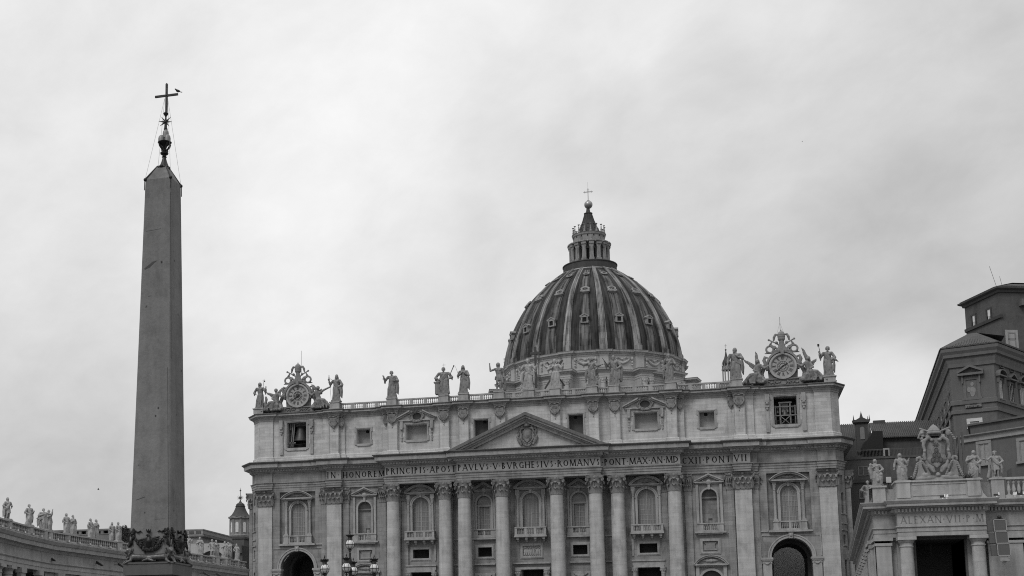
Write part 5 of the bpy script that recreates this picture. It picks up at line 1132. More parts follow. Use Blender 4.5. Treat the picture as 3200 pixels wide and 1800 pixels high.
    k.lathe([(.45, 4.72), (.6, 4.9), (.66, 5.15), (.6, 5.2), (.7, 5.6), (.64, 5.65), (.7, 5.95), (.62, 6.05), (.52, 6.3), (.3, 6.5), (.1, 6.58), (.1, 6.7), (.14, 6.78), (0, 6.9)], (x, .4, zc), 16)
    k.carve('crest', CAPM, t, .07, 1)
    rdm = M(); rx = x+(.65 if x < 0 else -.1); rdm.tube([(rx, .6, zc+4.5), (rx, .6, zc+9.3)], .035, 5)
    if x > 0:
        for q in (-1, 1): rdm.tube([(rx, .6, zc+8.2), (rx+q*.6, .6, zc+6.2)], .018, 4)
    rdm.build('lightning_rod', ROD, t)
clock(-46.13, 55.06, 'left roof clock with dark centre under a carved papal crown and keys', [(232, 1.5, .14)], True)
clock(46.35, 55.25, 'right roof clock with pale centre under a carved papal crown and keys', [(58, .95, .16), (232, 1.3, .13)], False)
def angel(cx, s, label, w1, w2, k=1.0, arm=None, seed=0):
    t = thing('angel_statue', label, 'statue', (cx+s*4.6, -.1, 51.7), 'reclining winged figures beside the roof clocks'); m = M(); Z = 52.0
    P = lambda a, y, z: (cx+s*a, y, Z+z)
    m.chain([P(4.5, -.1, 1.9), P(4.35, -.2, 2.6), P(4.15, -.35, 3.4)], [.62, .52, .5]); m.cap(P(3.8, -.35, 3.45), P(4.65, -.25, 3.35), .3, .3); m.cap(P(4.2, -.4, 3.5), P(4.3, -.45, 3.95), .2, .2)
    m.ell(P(4.35, -.5, 4.2), (.33, .36, .42)); m.ell(P(4.4, -.38, 4.32), (.4, .38, .4)); m.cap(P(4.33, -.85, 4.22), P(4.33, -.9, 4.1), .05, .07, 6)
    m.chain([P(4.4, -.35, 1.9), P(4.75, -1.0, 1.75), P(5.1, -.8, .25)], [.5, .36, .22]); m.cap(P(5.1, -.8, .25), P(5.15, -1.15, .12), .2, .13)
    m.chain([P(4.8, -.2, 1.8), P(5.7, -.75, 1.7), P(7.1, -.5, .25)], [.5, .36, .22]); m.cap(P(7.1, -.5, .25), P(7.35, -.8, .15), .2, .13)
    m.chain([P(3.8, -.4, 3.45), P(3.2, -.5, 2.9), P(2.6, -.5, 3.3)], [.26, .22, .15]); m.ell(P(2.5, -.5, 3.35), (.18, .15, .18))
    a2 = arm or [(4.7, -.3, 3.35), (5.1, -.6, 2.6), (4.6, -1.0, 2.3)]; m.chain([P(*q) for q in a2], [.26, .22, .16]); m.ell(P(*a2[-1]), (.18, .16, .18))
    rn = random.Random(seed)
    for i in range(9): a = 3.9+.3*i; m.chain([P(4.2+.1*i, -.6, 1.9), P(a, -1.0+.05*i, 1.2+.15*rn.random()), P(a+.3*rn.uniform(-1, 1), -.8, .2)], [.16, .2, .14], 7)
    m.ell(P(4.4, .2, 1.0), (1.3, .7, 1.0)); m.ell(P(3.5, -.1, .6), (.7, .6, .6)); m.ell(P(6.2, .1, .5), (.9, .5, .5))
    for i in range(8): m.ell(P(3.3+.25*i+rn.uniform(-.2, .2), -.7, .3+.4*rn.random()), (.3, .3, .25))
    m.carve('figure', STAT, t, .075, 1)
    for pts in (w1, w2):
        w = M(); root = Vector(P(4.5, .15, 3.2)); tip = Vector(P(*pts)); u = tip-root; L = u.length; u.normalize(); v = Vector((0, 1, 0)).cross(u).normalized(); v = v if v.z*1 < 0 or pts[2] > 5 else -v
        for i in range(7):
            f0 = i/7; w.cap(root+u*L*.25*f0+v*(.15+.12*i)*.5, root+u*L*(1-.09*i)+v*(.08*i+.1*math.sin(i)), .2, .1, 7)
        w.cap(root, root+u*L*.75, .3, .2); w.carve('wing', STAT, t, .075, 1)
angel(-46.13, -1, 'winged figure leaning on the left side of the left roof clock', (6.6, .2, 4.1), (3.3, .25, 4.9), seed=1)
angel(-46.13, 1, 'winged figure right of the left roof clock stretching one arm outward', (2.9, .3, 5.2), (4.9, .3, 4.2), arm=[(4.7, -.3, 3.2), (5.6, -.4, 3.8), (6.9, -.5, 4.3)], seed=2)
angel(46.35, -1, 'winged figure leaning on the left side of the right roof clock with one wing upright', (6.7, .2, 4.85), (4.6, .25, 6.2), seed=3)
angel(46.35, 1, 'winged figure leaning on the right side of the right roof clock with tall wing', (3.4, .2, 6.4), (5.8, .25, 4.2), seed=4)
# ================================================================== OBELISK
OY = -179.9
OB = thing('obelisk', 'tall grey granite obelisk with bronze cross, garlands and crouching lions', 'obelisk', (0, OY, 0))
GRAN = stone('grey_granite', .165, patch=.28, streak=.3, band=.1, fine=.25, bump=.3, dark=.35, dscale=.8, pits=1.1)
GRAN2 = stone('pedestal_granite', .10, patch=.16, streak=.3, band=.05, fine=.12, dark=.25, dscale=.9)
OBR = stone('ornament_bronze', .011, patch=.4, streak=.3, rough=.42, fine=.5, bump=.3); OBR.node_tree.nodes['Principled BSDF'].inputs['Specular IOR Level'].default_value = .35
LIONM = stone('lion_bronze', .11, patch=.5, streak=.3, rough=.38, fine=.5, bump=.3, dark=.7, dscale=2.5); LIONM.node_tree.nodes['Principled BSDF'].inputs['Metallic'].default_value = .5
zb, zt, wb, wt = 8.36, 32.4, 1.317, .871
m = M(); m.loft([[((x if x > 0 else x*(1+.045*(zt-z)/(zt-zb)))*w, OY+y*w, z) for x, y in ((-1, -.94), (-.94, -1), (.94, -1), (1, -.94), (1, .94), (.94, 1), (-.94, 1), (-1, .94))] for w, z in ((wb, zb), (wb-.15*(wb-wt), zb+.15*(zt-zb)), ((wb+wt)/2, (zb+zt)/2), (wt, zt))]); m.build('shaft', GRAN, OB)
def scar(px, py, pts, dark, t=.012):      # worn patch or crack cut in the front face of the shaft
    p = at_y(px, py, OY-1.1); w = wb+(wt-wb)*(p.z-zb)/(zt-zb); p = at_y(px, py, OY-w); k = (wb-wt)/(zt-zb); s_ = M()
    s_.plate(pts, (p.x, OY-w-.001, p.z), (1, 0, 0), Vector((0, k, 1)).normalized(), t); s_.build('worn_patch', stone('granite_scar_dark', .07, patch=.3) if dark else stone('granite_scar_light', .22, patch=.2), OB)
scar(472, 828, [(-.42, -.28), (-.1, -.16), (.2, .1), (.42, .26), (.1, .2), (-.2, -.02), (-.45, -.2)], True)
scar(457, 958, [(-.06, -.07), (.05, -.03), (.07, .07), (-.02, .06)], True); scar(452, 1602, [(-.05, -.05), (.05, -.03), (.04, .06), (-.04, .05)], True); scar(468, 925, [(-.1, -.02), (.12, -.01), (.1, .02), (-.12, .015)], True)
scar(500, 1622, [(-.35, -.012), (.35, .005), (.35, .02), (-.35, .0)], True); scar(440, 1560, [(-.3, -.06), (.3, .12), (.26, .15), (-.34, -.03)], True); scar(480, 720, [(-.5, -.02), (.5, .06), (.5, .08), (-.5, .0)], True)
m = M()
for px, ya, yb in ((533, 600, 1120), (528, 1150, 1660)):
    a = at_y(px, ya, OY-.9); b = at_y(px, yb, OY-1.2)
    for q in (a, b):
        w = wb+(wt-wb)*(q.z-zb)/(zt-zb); q.y = OY-w-.002
    m.bar(a, b, .035, .012, (0, 1, 0))
m.build('long_crack', stone('granite_scar_dark', .07, patch=.3), OB)
m = M(); m.loft([[(x*w, OY+y*w, z) for x, y in ((-1, -1), (1, -1), (1, 1), (-1, 1))] for w, z in ((wt*.985, zt), (.36, 33.36))]); PYR = m.build('pyramid_cap', GRAN, OB)
m = M()
for a, b in ((-1, -1), (1, -1), (1, 1), (-1, 1)):
    m.tube([(a*wt, OY+b*wt, zt+.02), (a*.3, OY+b*.3, 33.42)], [.06, .05], 6); m.ell((a*wt, OY+b*wt, zt), (.11, .11, .12)); m.tube([(a*(wt+.02), OY+b*(wt+.02), zt), (a*(wt+.03), OY+b*(wt+.03), zt-.7)], .03, 5)
for i in range(12): an = 2*PI*i/12; m.ell((.33*math.cos(an), OY+.33*math.sin(an), 33.36+.05*(i % 2)), (.14, .14, .12), 7, 5)
m.build('bronze_straps', OBR, PYR, True)
m = M(); m.lathe([(.42, 33.3), (.3, 33.5), (.2, 33.75), (.13, 34.0), (.12, 34.08), (.17, 34.12), (.12, 34.18), (.13, 34.24), (.25, 34.32), (.27, 34.4), (.2, 34.48), (.1, 34.54)], (.05, OY, 0), 20)
FIN = m.build('finial_neck', OBR, OB, True, R_(40))
m = M()
for k in range(4): an = PI/4+k*PI/2; m.tube([(.07+.06*math.cos(an), OY+.06*math.sin(an), 34.5), (.07+.17*math.cos(an), OY+.17*math.sin(an), 34.62), (.07+.32*math.cos(an), OY+.32*math.sin(an), 34.85), (.07+.4*math.cos(an), OY+.4*math.sin(an), 35.02)], [.05, .05, .08, .05], 7); m.ell((.07+.2*math.cos(an), OY+.2*math.sin(an), 34.56), (.06, .06, .05))
m.lathe([(.05, 34.5), (.1, 34.75), (.22, 34.9), (.42, 35.06), (.46, 35.1), (0, 35.12)], (.07, OY, 0), 16); m.build('finial_cup', OBR, FIN, True)
MNT = plain('pale_bronze', .2, .5, .3, .15)
for dx, dy, z0, r, h in ((-.2, -.12, 35.08, .2, .5), (.22, -.1, 35.08, .2, .5), (.0, .22, 35.08, .2, .5), (.05, 0, 35.4, .2, .58)):
    m = M(); m.lathe([(r, 0), (r, h*.5), (r*.86, h*.78), (r*.5, h*.95), (0, h)], (.08+dx, OY+dy, z0), 14); m.build('bronze_mount', MNT, FIN, True, R_(50))
m = M(); m.lathe([(.12, 35.95), (.13, 36.02), (.09, 36.05), (.07, 36.5), (.05, 36.8), (.06, 36.85), (.15, 37.0), (.17, 37.06), (.1, 37.14), (.06, 37.18)], (.12, OY, 0), 12); m.build('finial_stem', OBR, FIN, True)
m = M()
for k in range(8): an = R_(-8)+k*PI/4; m.tube([(.12, OY-.02, 36.48), (.12+.47*math.cos(an), OY-.08, 36.48+.44*math.sin(an))], [.075, .008], 6)
m.ell((.12, OY-.03, 36.48), (.12, .1, .12)); m.build('star', OBR, FIN, True)
m = M(); m.box(.09, .22, OY-.06, OY+.06, 37.12, 39.06); m.box(-.64, .94, OY-.055, OY+.055, 38.2, 38.33); m.ell((.15, OY, 39.07), (.05, .05, .05)); m.ell((.15, OY-.06, 38.26), (.07, .04, .07)); m.build('cross', OBR, FIN)
for a, b in ((-1, -1), (1, -1), (1, 1), (-1, 1)): m = M(); m.tube([(.13+a*.1, OY, 38.1), (a*wt, OY+b*wt, zt+.05)], .008, 4); m.build('guy_wire', ROD, OB)
def bronze_side(ang, full=True):
    g = M(); rn = random.Random(int(ang*10)); y = OY-1.33
    for i in range(19):
        t = i/18*2-1; x = t*1.12; z = 9.75-1.05*(1-t*t)
        for j in range(3): g.ell((x+rn.uniform(-.06, .06), y-.05-rn.random()*.08, z+rn.uniform(-.07, .07)), (.08+.05*(1-abs(t)), .08, .08+.04*(1-abs(t))), 6, 4)
    for q in (-1, 1):
        for j in range(14): g.ell((q*(1.12+rn.uniform(-.12, .1)), y-.02, 9.75+rn.uniform(-.3, .32)), (.09, .07, .1), 6, 4)
        for j in range(4): g.tube([(q*1.1, y-.04, 9.6), (q*(1.18+.05*j), y-.06, 9.3-.1*j), (q*(1.1+.1*j), y-.03, 9.05-.06*j)], [.05, .06, .03], 5)
        g.tube([(q*1.0, y, 9.95), (q*.78, y-.03, 9.82), (q*.62, y, 9.9), (q*.5, y-.02, 9.82)], [.05, .06, .05, .02], 6)
    e = M(); e.chain([(0, y-.08, 8.95), (0, y-.14, 9.25), (-.03, y-.1, 9.5)], [.15, .19, .12]); e.cap((-.03, y-.12, 9.55), (-.09, y-.2, 9.63), .1, .07); e.cap((-.12, y-.24, 9.62), (-.17, y-.3, 9.58), .035, .015)
    for q in (-1, 1):
        for i in range(6): e.cap((q*.16, y-.06, 9.42-.05*i), (q*(.62-.07*i)-.1*(q < 0)*(i == 0), y-.05, 9.45-.16*i+(.08 if q > 0 else -.1)), .09, .045, 7)
        e.cap((q*.07, y-.1, 8.9), (q*.09, y-.14, 8.72), .06, .05)
    for i in range(4): e.cap((-.12+.08*i, y-.05, 8.95), (-.2+.13*i, y-.05, 8.68), .05, .04, 6)
    c = M(); c.lathe([(.1, 0), (.11, .05), (.13, .12)], (-.06, y-.1, 9.78), 10)
    for i in range(6): a = 2*PI*i/6; c.tube([(-.06+.12*math.cos(a), y-.1+.12*math.sin(a), 9.88), (-.06+.14*math.cos(a), y-.1+.14*math.sin(a), 10.0)], [.03, .015], 5)
    for mm in (g, e, c): mm.turn(ang, (0, OY))
    g.build('bronze_garland', OBR, OB, True); eo = e.carve('bronze_eagle', OBR, OB, .03, 1); c.build('crown', OBR, eo, True)
bronze_side(0); bronze_side(PI/2); bronze_side(-PI/2)
m = M(); m.sweep([(-1.62, OY-1.62), (1.62, OY-1.62), (1.62, OY+1.62), (-1.62, OY+1.62)], [(-.5, 7.99), (.02, 7.98), (.02, 7.88), (-.06, 7.84), (-.1, 7.72), (-.16, 7.66), (-.16, 7.55), (-.24, 7.5), (-.24, 0)], closed=True); m.box(-1.6, 1.6, OY-1.6, OY+1.6, 7.2, 7.985); m.build('pedestal', GRAN2, OB)
m = M(); m.box(-1.25, 1.25, OY-1.25, OY+1.25, 7.98, 8.37); m.build('shaft_foot', OBR, OB)
def lion(ang):
    m = M(); d = Vector((math.cos(ang), math.sin(ang), 0)); s = Vector((-d.y, d.x, 0)); Z = Vector((0, 0, 1)); C0 = Vector((0, OY, 0))+d*1.75
    P = lambda f, r, z: C0+d*f+s*r+Z*(8.0+z)
    for q in (-1, 1):       # two haunches running along the two sides, one shared head at the corner
        h = (d+s*q).normalized(); bk = -(d*.7+(-s*q)*.7); body = [P(.0, 0, .32), C0+(d*-.45+s*q*.5)+Z*8.3, C0+(d*-.8+s*q*.95)+Z*8.26]
        m.chain(body, [.24, .2, .21]); m.chain([body[2], body[2]+d*.2+s*q*.1-Z*.12, body[2]+d*.42-s*q*.05-Z*.2], [.17, .1, .07])
        m.chain([P(.05, q*.15, .28), P(.14, q*.24, .1), P(.36, q*.2, .0)], [.13, .1, .08]); 
        for k in range(4): m.cap(P(.4, q*.2+(k-1.5)*.045, -.01), P(.47, q*.2+(k-1.5)*.05, -.05), .032, .025, 6)
        m.chain([body[2]-d*.1, body[2]-d*.3-Z*.1+s*q*.2, body[2]-d*.2-Z*.2+s*q*.4], [.05, .04, .05], 6)
    m.chain([P(.02, 0, .4), P(.14, 0, .66)], [.25, .21]); m.ell(P(.2, 0, .72), (.17, .17, .19)); m.cap(P(.3, 0, .68), P(.39, 0, .64), .1, .085); m.ell(P(.34, 0, .56), (.07, .07, .05))
    for q in (-1, 1): m.ell(P(.14, q*.15, .85), (.05, .05, .06)); m.ell(P(.35, q*.07, .76), (.03, .03, .025))
    rn = random.Random(int(ang*9))
    for i in range(26): a = rn.uniform(0, 2*PI); z = rn.uniform(.2, .82); r = .2+.06*rn.random(); m.cap(P(.08+r*math.cos(a)*.8, r*math.sin(a), z), P(.08+(r+.04)*math.cos(a)*.8, (r+.05)*math.sin(a), z-.12), .055, .03, 6)
    m.carve('bronze_lion', LIONM, OB, .028, 1)
for a in (-PI/4, -3*PI/4, PI/4, 3*PI/4): lion(a)
# ---- gull above the cross, bird far off
def gull(pos, k, label, face=0.0):
    t = thing('bird', label, 'bird', pos, None); m = M()
    m.loft([[(x, r*math.cos(a), r*.9*math.sin(a)+dz) for a in [2*PI*i/12 for i in range(12)]] for x, r, dz in ((-.24, .012, .02), (-.16, .06, .01), (-.05, .1, 0), (.08, .1, 0), (.16, .065, .02), (.2, .055, .05), (.25, .05, .06), (.28, .025, .055), (.33, .008, .045))])
    m.plate([(-.24, -.05), (-.4, -.09), (-.4, .09), (-.24, .05)], (0, 0, .02), (1, 0, 0), (0, 1, 0), .015)
    for q in (-1, 1): m.cap((-.02, q*.035, -.08), (-.03, q*.035, -.17), .012, .008, 6); m.cap((-.03, q*.035, -.17), (.04, q*.035, -.175), .008, .006, 6); m.loft([[(x, q*(.09+w), z+h) for x, h in ((.1, 0), (.0, .03), (-.16, .0), (-.02, -.03))] for w, z in ((.0, .03), (.02, .02), (.012, -.02))])
    m.xf(Matrix.Translation(pos) @ Matrix.Rotation(face, 4, 'Z') @ Matrix.Scale(k, 4)); m.carve('bird_body', plain('bird_grey', .07, .7), t, .016*k, 1)
p = at_y(547.5, 288, OY); gull((.93, OY, 38.33+.16), .9, 'bird perched on one arm of the obelisk cross', R_(-115))
def far_bird(p, k, label):
    t = thing('bird', label, 'bird', p); m = M(); m.loft([[(x, r*math.cos(a), r*math.sin(a)) for a in [2*PI*i/8 for i in range(8)]] for x, r in ((-.3, .01), (-.1, .07), (.1, .08), (.22, .05), (.32, .01))])
    for q in (-1, 1): m.plate([(0, 0), (.14, 0), (.1, .35), (-.05, .75), (-.08, .35)], (0, 0, .03), (1, 0, 0), (0, q*.9, .45), .02)
    m.xf(Matrix.Translation(p) @ Matrix.Rotation(.6, 4, 'Z') @ Matrix.Scale(k, 4)); m.build('bird_body', plain('bird_grey', .07, .7), t)
far_bird(at_y(307, 1530, -60), .65, 'tiny dark bird flying in the sky left of the obelisk')
far_bird(at_y(2507, 443, 0), .35, 'tiny dark bird flying high in the sky right of the dome')
# ================================================================== COLONNADE ARMS AND BUILDINGS
COLN = stone('colonnade_travertine', .33, patch=.18, streak=.35, blocks=.05, bw=3, bh=1.6, dark=.3, dscale=.7)
COLT = stone('colonnade_trim', .33, patch=.2, streak=.45, dark=.35, dscale=.8)
BALW = stone('balustrade_travertine', .34, patch=.2, streak=.4, dark=.3, dscale=1.2)
def seg_points(path, step, start=0.0):
    out = []; acc = start
    for i in range(len(path)-1):
        p, q = Vector(path[i]), Vector(path[i+1]); l = (q-p).length; u = (q-p)/l; n = Vector((u.y, -u.x))
        while acc < l: out.append((p+u*acc, u, n)); acc += step
        acc -= l
    return out
# ---- left arm: end of the curved colonnade, then the straight corridor to the church
LP = [(-56.3, -2.0), (-63.7, -70.5), (-62.6, -82), (-61.0, -92), (-57.5, -106), (-52, -118)]
LC = thing('colonnade', 'long pale left colonnade arm with balustrade curving towards the church', 'colonnade', (-62, -70, 0))
PL = LP[::-1]
PL = [(x-.35, y) for x, y in LP]      # wall face; travelling from the church towards the viewer the outward side would be away from the square, so reverse
PL = PL[::-1]
ent_prof = [(0, 15.7), (0, 16.2), (.08, 16.25), (.08, 16.8), (.28, 17.0), (.28, 17.12), (0, 17.18), (0, 18.5), (.15, 18.6), (.3, 18.85), (.35, 18.95), (.95, 19.05), (1.0, 19.6), (1.15, 19.7), (1.4, 20.15), (1.4, 20.3), (-.6, 20.45)]
m = M(); m.sweep(PL, ent_prof, caps=False); m.build('entablature', COLN, LC)
m = M(); m.sweep(PL[:2]+[], [(0, 0)]) if False else None
m.sweep([p for p in PL if p[1] > -72], [(-.5, 0), (-.5, 15.75), (-6, 15.75)], caps=False); m.sweep(PL, [(-7, 0), (-7, 15.78), (-.0, 15.72)], caps=False); m.sweep(PL, [(-8, 20.3), (-8, 10)], caps=False); m.build('corridor_wall', COLN, LC)
m = M(); m.sweep(PL, [(.62, 20.38), (.62, 20.62), (.5, 20.66), (.5, 20.7)], caps=False); m.sweep(PL, [(.1, 21.58), (.66, 21.6), (.66, 21.82), (-.1, 21.84), (-.1, 21.6)], caps=False); m.sweep(PL, [(.24, 20.4), (.24, 21.6)], caps=False)
for p, u, n in seg_points(PL, .62):
    c = p+n*.36; m.lathe([(.16, 0), (.16, .08), (.1, .12), (.2, .38), (.09, .72), (.15, .86), (.15, .92)], (c.x, c.y, 20.68), 6)
m.build('balustrade', BALW, LC)
for p, u, n in seg_points([q for q in PL if q[1] < -72], 4.3, 1.0):
    c = p+n*-.6; m = M(); m.lathe([(1.0, 0), (.95, .6), (.85, .7), (.83, 5), (.74, 14.4), (.84, 14.48), (.76, 14.6), (.76, 14.9), (1.02, 15.2)], (c.x, c.y, 0), 24); m.obox((c.x, c.y, 15.45), (u.x, u.y, 0), (n.x, n.y, 0), (0, 0, 1), 1.08, 1.08, .24); m.build('column', COLN, LC, True)
    c = p+n*-4.5; m = M(); m.lathe([(.8, 0), (.7, 14.7), (.95, 15.3), (.95, 15.7)], (c.x, c.y, 0), 12); m.build('rear_column', COLN, LC, True)
for p, u, n in seg_points([q for q in PL if q[1] > -84], 6.5, 2.0):
    m = M(); c = p+n*-.2; m.obox((c.x, c.y, 7.8), (u.x, u.y, 0), (n.x, n.y, 0), (0, 0, 1), .8, .35, 7.8); m.obox((c.x, c.y, 15.3), (u.x, u.y, 0), (n.x, n.y, 0), (0, 0, 1), .95, .5, .36); m.build('corridor_pilaster', COLN, LC)
GL_ = 'saints along the left colonnade balustrade'
def col_statue(px, py, label, mat, group, Z=22.0, H=3.2, seed=0, par=None, pt=None, **kw):
    p = pt or at_z(px, py, Z); d = Vector((CAM_POS.x-p.x, CAM_POS.y-p.y))
    face = math.atan2(d.y, d.x)+PI/2+kw.pop('rot', 0)
    t, TF = statue(label, (p.x, p.y, Z-.12), H, mat, group=group, seed=seed, face=face, voxel=.014, folds=6, **kw)
    pm = M(); u = Vector((math.cos(face), math.sin(face), 0)); w = Vector((-u.y, u.x, 0)); pm.obox((p.x, p.y, (20.35+Z-.2)/2), u, w, (0, 0, 1), .5, .5, (Z-.1-20.35)/2); pm.obox((p.x, p.y, Z-.2), u, w, (0, 0, 1), .6, .6, .1)
    pm.build('pedestal', BALW, par or LC); return t, TF
L1 = lambda x, y: (x*.207, 1500+y*.207)
L2 = lambda x, y: (560+x*.20701, 1500+y*.20701)
for i, (q, lb, kw) in enumerate([
    (L1(112, 592), 'leftmost statue on the left balustrade, short tunic and bare legs, hand held out', dict(robe='tunic', aL='hip', aR='book', mantle=-1, beard=False, curly=True, rot=.5)),
    (L1(438, 680), 'robed statue second from the left, holding a round object at its side', dict(aL='hip', aR='book', swirl=-1, rot=.5, props=[('ell', (.14, -.15, .66), (.05, .05, .06))])),
    (L1(655, 735), 'bulky bending statue joined with a second figure, third pedestal from the left', dict(aL='chest', aR='up', wide=1.45, rot=.4, mantle=-1, props=[('cap', (-.2, -.05, .45), (-.36, -.05, .5), .03, .03)])),
    (L1(735, 755), 'narrow statue pressed against the bulky bending statue on the left balustrade', dict(aL='chest', aR='down', beard=False, rot=.9)),
    (L1(1000, 800), 'slim robed statue, left one of the first pair on the left balustrade', dict(aL='hip', aR='chest', beard=False, rot=.5, wide=.9)),
    (L1(1100, 822), 'statue with arm across its waist, right one of the first pair', dict(aL='chest', aR='book', rot=.7, swirl=1)),
    (L1(1365, 868), 'bearded statue holding something low, left one of the middle pair', dict(aL='hip', aR='hip', rot=.9)),
    (L1(1450, 880), 'bearded statue with folded arms, right one of the middle pair', dict(aL='chest', aR='chest', rot=1.0, wide=.92)),
    (L1(1690, 918), 'long haired statue left of the dark tree, left one of its pair', dict(aL='hip', aR='chest', hood=True, beard=False, rot=.7)),
    (L1(1785, 915), 'statue just left of the dark tree, right one of its pair', dict(aL='hip', aR='chest', beard=False, rot=.8)),
    (L2(135, 1090), 'hooded statue just right of the obelisk foot with raised hand', dict(aL='hip', aR='staff', hood=True, mantle=-1)),
    (L2(312, 1112), 'curly haired swirling statue in front of the white gabled wall', dict(aL='chest', aR='chest', swirl=1, curly=True)),
    (L2(498, 1142), 'statue with bare legs, left one of the pair before the lunette', dict(aL='hip', aR='out', robe='tunic')),
    (L2(558, 1150), 'robed statue turned aside, right one of the pair before the lunette', dict(aL='chest', aR='hip', rot=.6)),
    (L2(690, 1168), 'leaning statue at the right end of the white wall, left one of its pair', dict(aL='chest', aR='out', swirl=-1)),
    (L2(742, 1178), 'stooping statue at the right end of the white wall, right one of its pair', dict(aL='hip', aR='down', swirl=1, robe='tunic')),
    (L2(868, 1200), 'slender statue in a tall headdress nearest the church on the left balustrade', dict(aL='hip', aR='fwd', hood=True, wide=.85))]):
    col_statue(q[0], q[1], lb, STATL, GL_, seed=20+i, **kw)
# floodlights and lamp arms on the cornice
LAMPW = plain('floodlight_glass', .85, .2); LAMPB = plain('floodlight_body', .3, .5)
FLG = 'small floodlights along the colonnade cornice'
def flood(proto, p, n, label, z=20.36):
    if proto is None:
        t = thing('floodlight', label, 'floodlight', (p.x, p.y, z), FLG); u = Vector((-n.y, n.x, 0)); c = Vector((p.x, p.y, z))
        m = M(); m.obox(c+Vector((0, 0, .05)), n, u, (0, 0, 1), .75, .06, .05); m.obox(c-n*.1+Vector((0, 0, .28)), n, u, (0, 0, 1), .1, .2, .18); m.build('lamp_body', LAMPB, t)
        m = M(); m.obox(c+n*.02+Vector((0, 0, .3)), n, u, (0, 0, 1), .03, .17, .15); m.build('lamp_glass', LAMPW, t); return t
    t = proto.copy(); COL.objects.link(t); t.location = (p.x, p.y, z); t['label'] = label
    for ch in proto.children: c = ch.copy(); COL.objects.link(c); c.parent = t
    return t
fp = None
pts = seg_points(PL, 3.1, .8)
for k, (p, u, n) in enumerate(pts):
    if p.y < -96: continue
    q = p+n*1.0; f = flood(fp, q, Vector((n.x, n.y, 0)), 'one of the small white floodlights in a row on the left colonnade cornice'); fp = fp or f
dk = plain('lamp_arm', .03, .5); FAG = 'dark lamp arms on the left colonnade frieze'; fa = None
for k, (q, lb) in enumerate([(L1(20, 1110), 'dark lamp arm at the far left end of the frieze'), (L1(590, 1230), 'dark lamp arm low on the frieze right of the leftmost columns'), (L1(735, 1180), 'dark lamp arm below the kink in the cornice'), (L1(1455, 1255), 'left one of the two dark lamp arms nearest the obelisk'),
    (L1(1785, 1280), 'dark lamp arm on the frieze right beside the obelisk pedestal'), (L2(360, 1410), 'left one of two dark lamp arms between obelisk and church'), (L2(560, 1430), 'right one of two dark lamp arms between obelisk and church')]):
    p = at_z(q[0], q[1], 17.9)
    t = thing('lamp_arm', lb, 'lamp', p, FAG); m = M(); m.plate([(0, .28), (.2, .25), (1.5, -.42), (1.5, -.6), (1.2, -.56), (0, -.12)], p+Vector((.2, -.4, 0)), (.93, -.37, 0), (0, 0, 1), .22); m.build('arm', dk, t); m = M(); m.obox(p+Vector((-.2, 0, 0)), (1, 0, 0), (0, 1, 0), (0, 0, 1), .5, .05, .05); m.build('bracket', dk, t)
def pigeon(p, label):
    t = thing('pigeon', label, 'bird', p, 'pigeons resting on the colonnade ledge'); m = M(); m.loft([[(p.x+x, p.y+r*math.cos(a), p.z+.16+dz+r*math.sin(a)) for a in [2*PI*i/8 for i in range(8)]] for x, r, dz in ((-.3, .02, -.05), (-.12, .1, 0), (.05, .13, .02), (.17, .07, .12), (.24, .06, .16), (.3, .01, .14))])
    m.cap((p.x, p.y, p.z+.1), (p.x, p.y, p.z), .02, .015); m.build('bird_body', plain('pigeon_grey', .05, .7), t, True)
pigeon(at_z(290*.207, 1500+1172*.207, 17.14), 'left one of two pigeons on the left colonnade ledge'); pigeon(at_z(333*.207, 1500+1190*.207, 17.14), 'right one of two pigeons on the left colonnade ledge')
pigeon(at_z(85*.207, 1500+1140*.207, 17.14), 'pigeon on the ledge above the leftmost column'); pigeon(at_z(645*.207, 1500+1245*.207, 17.14), 'pigeon on the ledge below the bulky statue')
# ---- right arm: pavilion front with the carved papal arms
RC = thing('colonnade_pavilion', 'pale colonnade pavilion with ALEXAN VII P M inscription and a big carved shield on top', 'colonnade', (57, -94, 0))
RP = [(56.0, -9), (50.3, -93.4), (52.6, -93.4), (52.6, -95), (61.58, -95), (61.58, -93.4), (85, -93.4)]
rprof = [(-.3, 15.6), (0, 15.6), (0, 16.05), (.07, 16.08), (.07, 16.5), (.22, 16.6), (.22, 16.68), (0, 16.72), (0, 18.1), (.14, 18.16), (.2, 18.24), (.24, 18.26), (.24, 18.62), (.45, 18.68), (.5, 18.78), (1.05, 18.84), (1.07, 19.1), (1.12, 19.12), (1.32, 19.42), (1.32, 19.5), (-.6, 19.62)]
d = M()
for i in range(len(RP)-1):
    p, q = Vector(RP[i]), Vector(RP[i+1]); l = (q-p).length; u = (q-p)/l; n = Vector((u.y, -u.x)); k = int(l/.36)
    if l < 1.2: continue
    for j in range(k): c = p+u*((j+.5)*l/k)+n*.36; d.obox((c.x, c.y, 18.44), (u.x, u.y, 0), (n.x, n.y, 0), (0, 0, 1), .1, .14, .17)
m = d; m.sweep(RP, rprof, caps=False); m.box(52.62, 61.56, -94.98, -90.5, 15.62, 19.3); m.box(50.35, 84, -93.38, -91.5, 15.62, 19.3); m.build('entablature', COLN, RC)
m = M(); write(m, 'ALEXAN·VII·P·M', 52.95, 61.35, 17.0, .76, -95, .015, .15); m.build('inscription', stone('shallow_letter', .17, patch=.15), RC)
m = M(); m.box(50.35, 85, -84, -83.8, 0, 15.6); m.box(50.3, 85, -93.3, -83.8, 15.3, 15.62); m.box(54.4, 54.6, -93, -84, 0, 15.3); m.box(59.6, 59.8, -93, -84, 0, 15.3); m.box(56.9, 57.05, -87, -86.9, 14.0, 15.3); m.build('passage_wall', DARKIN, RC)
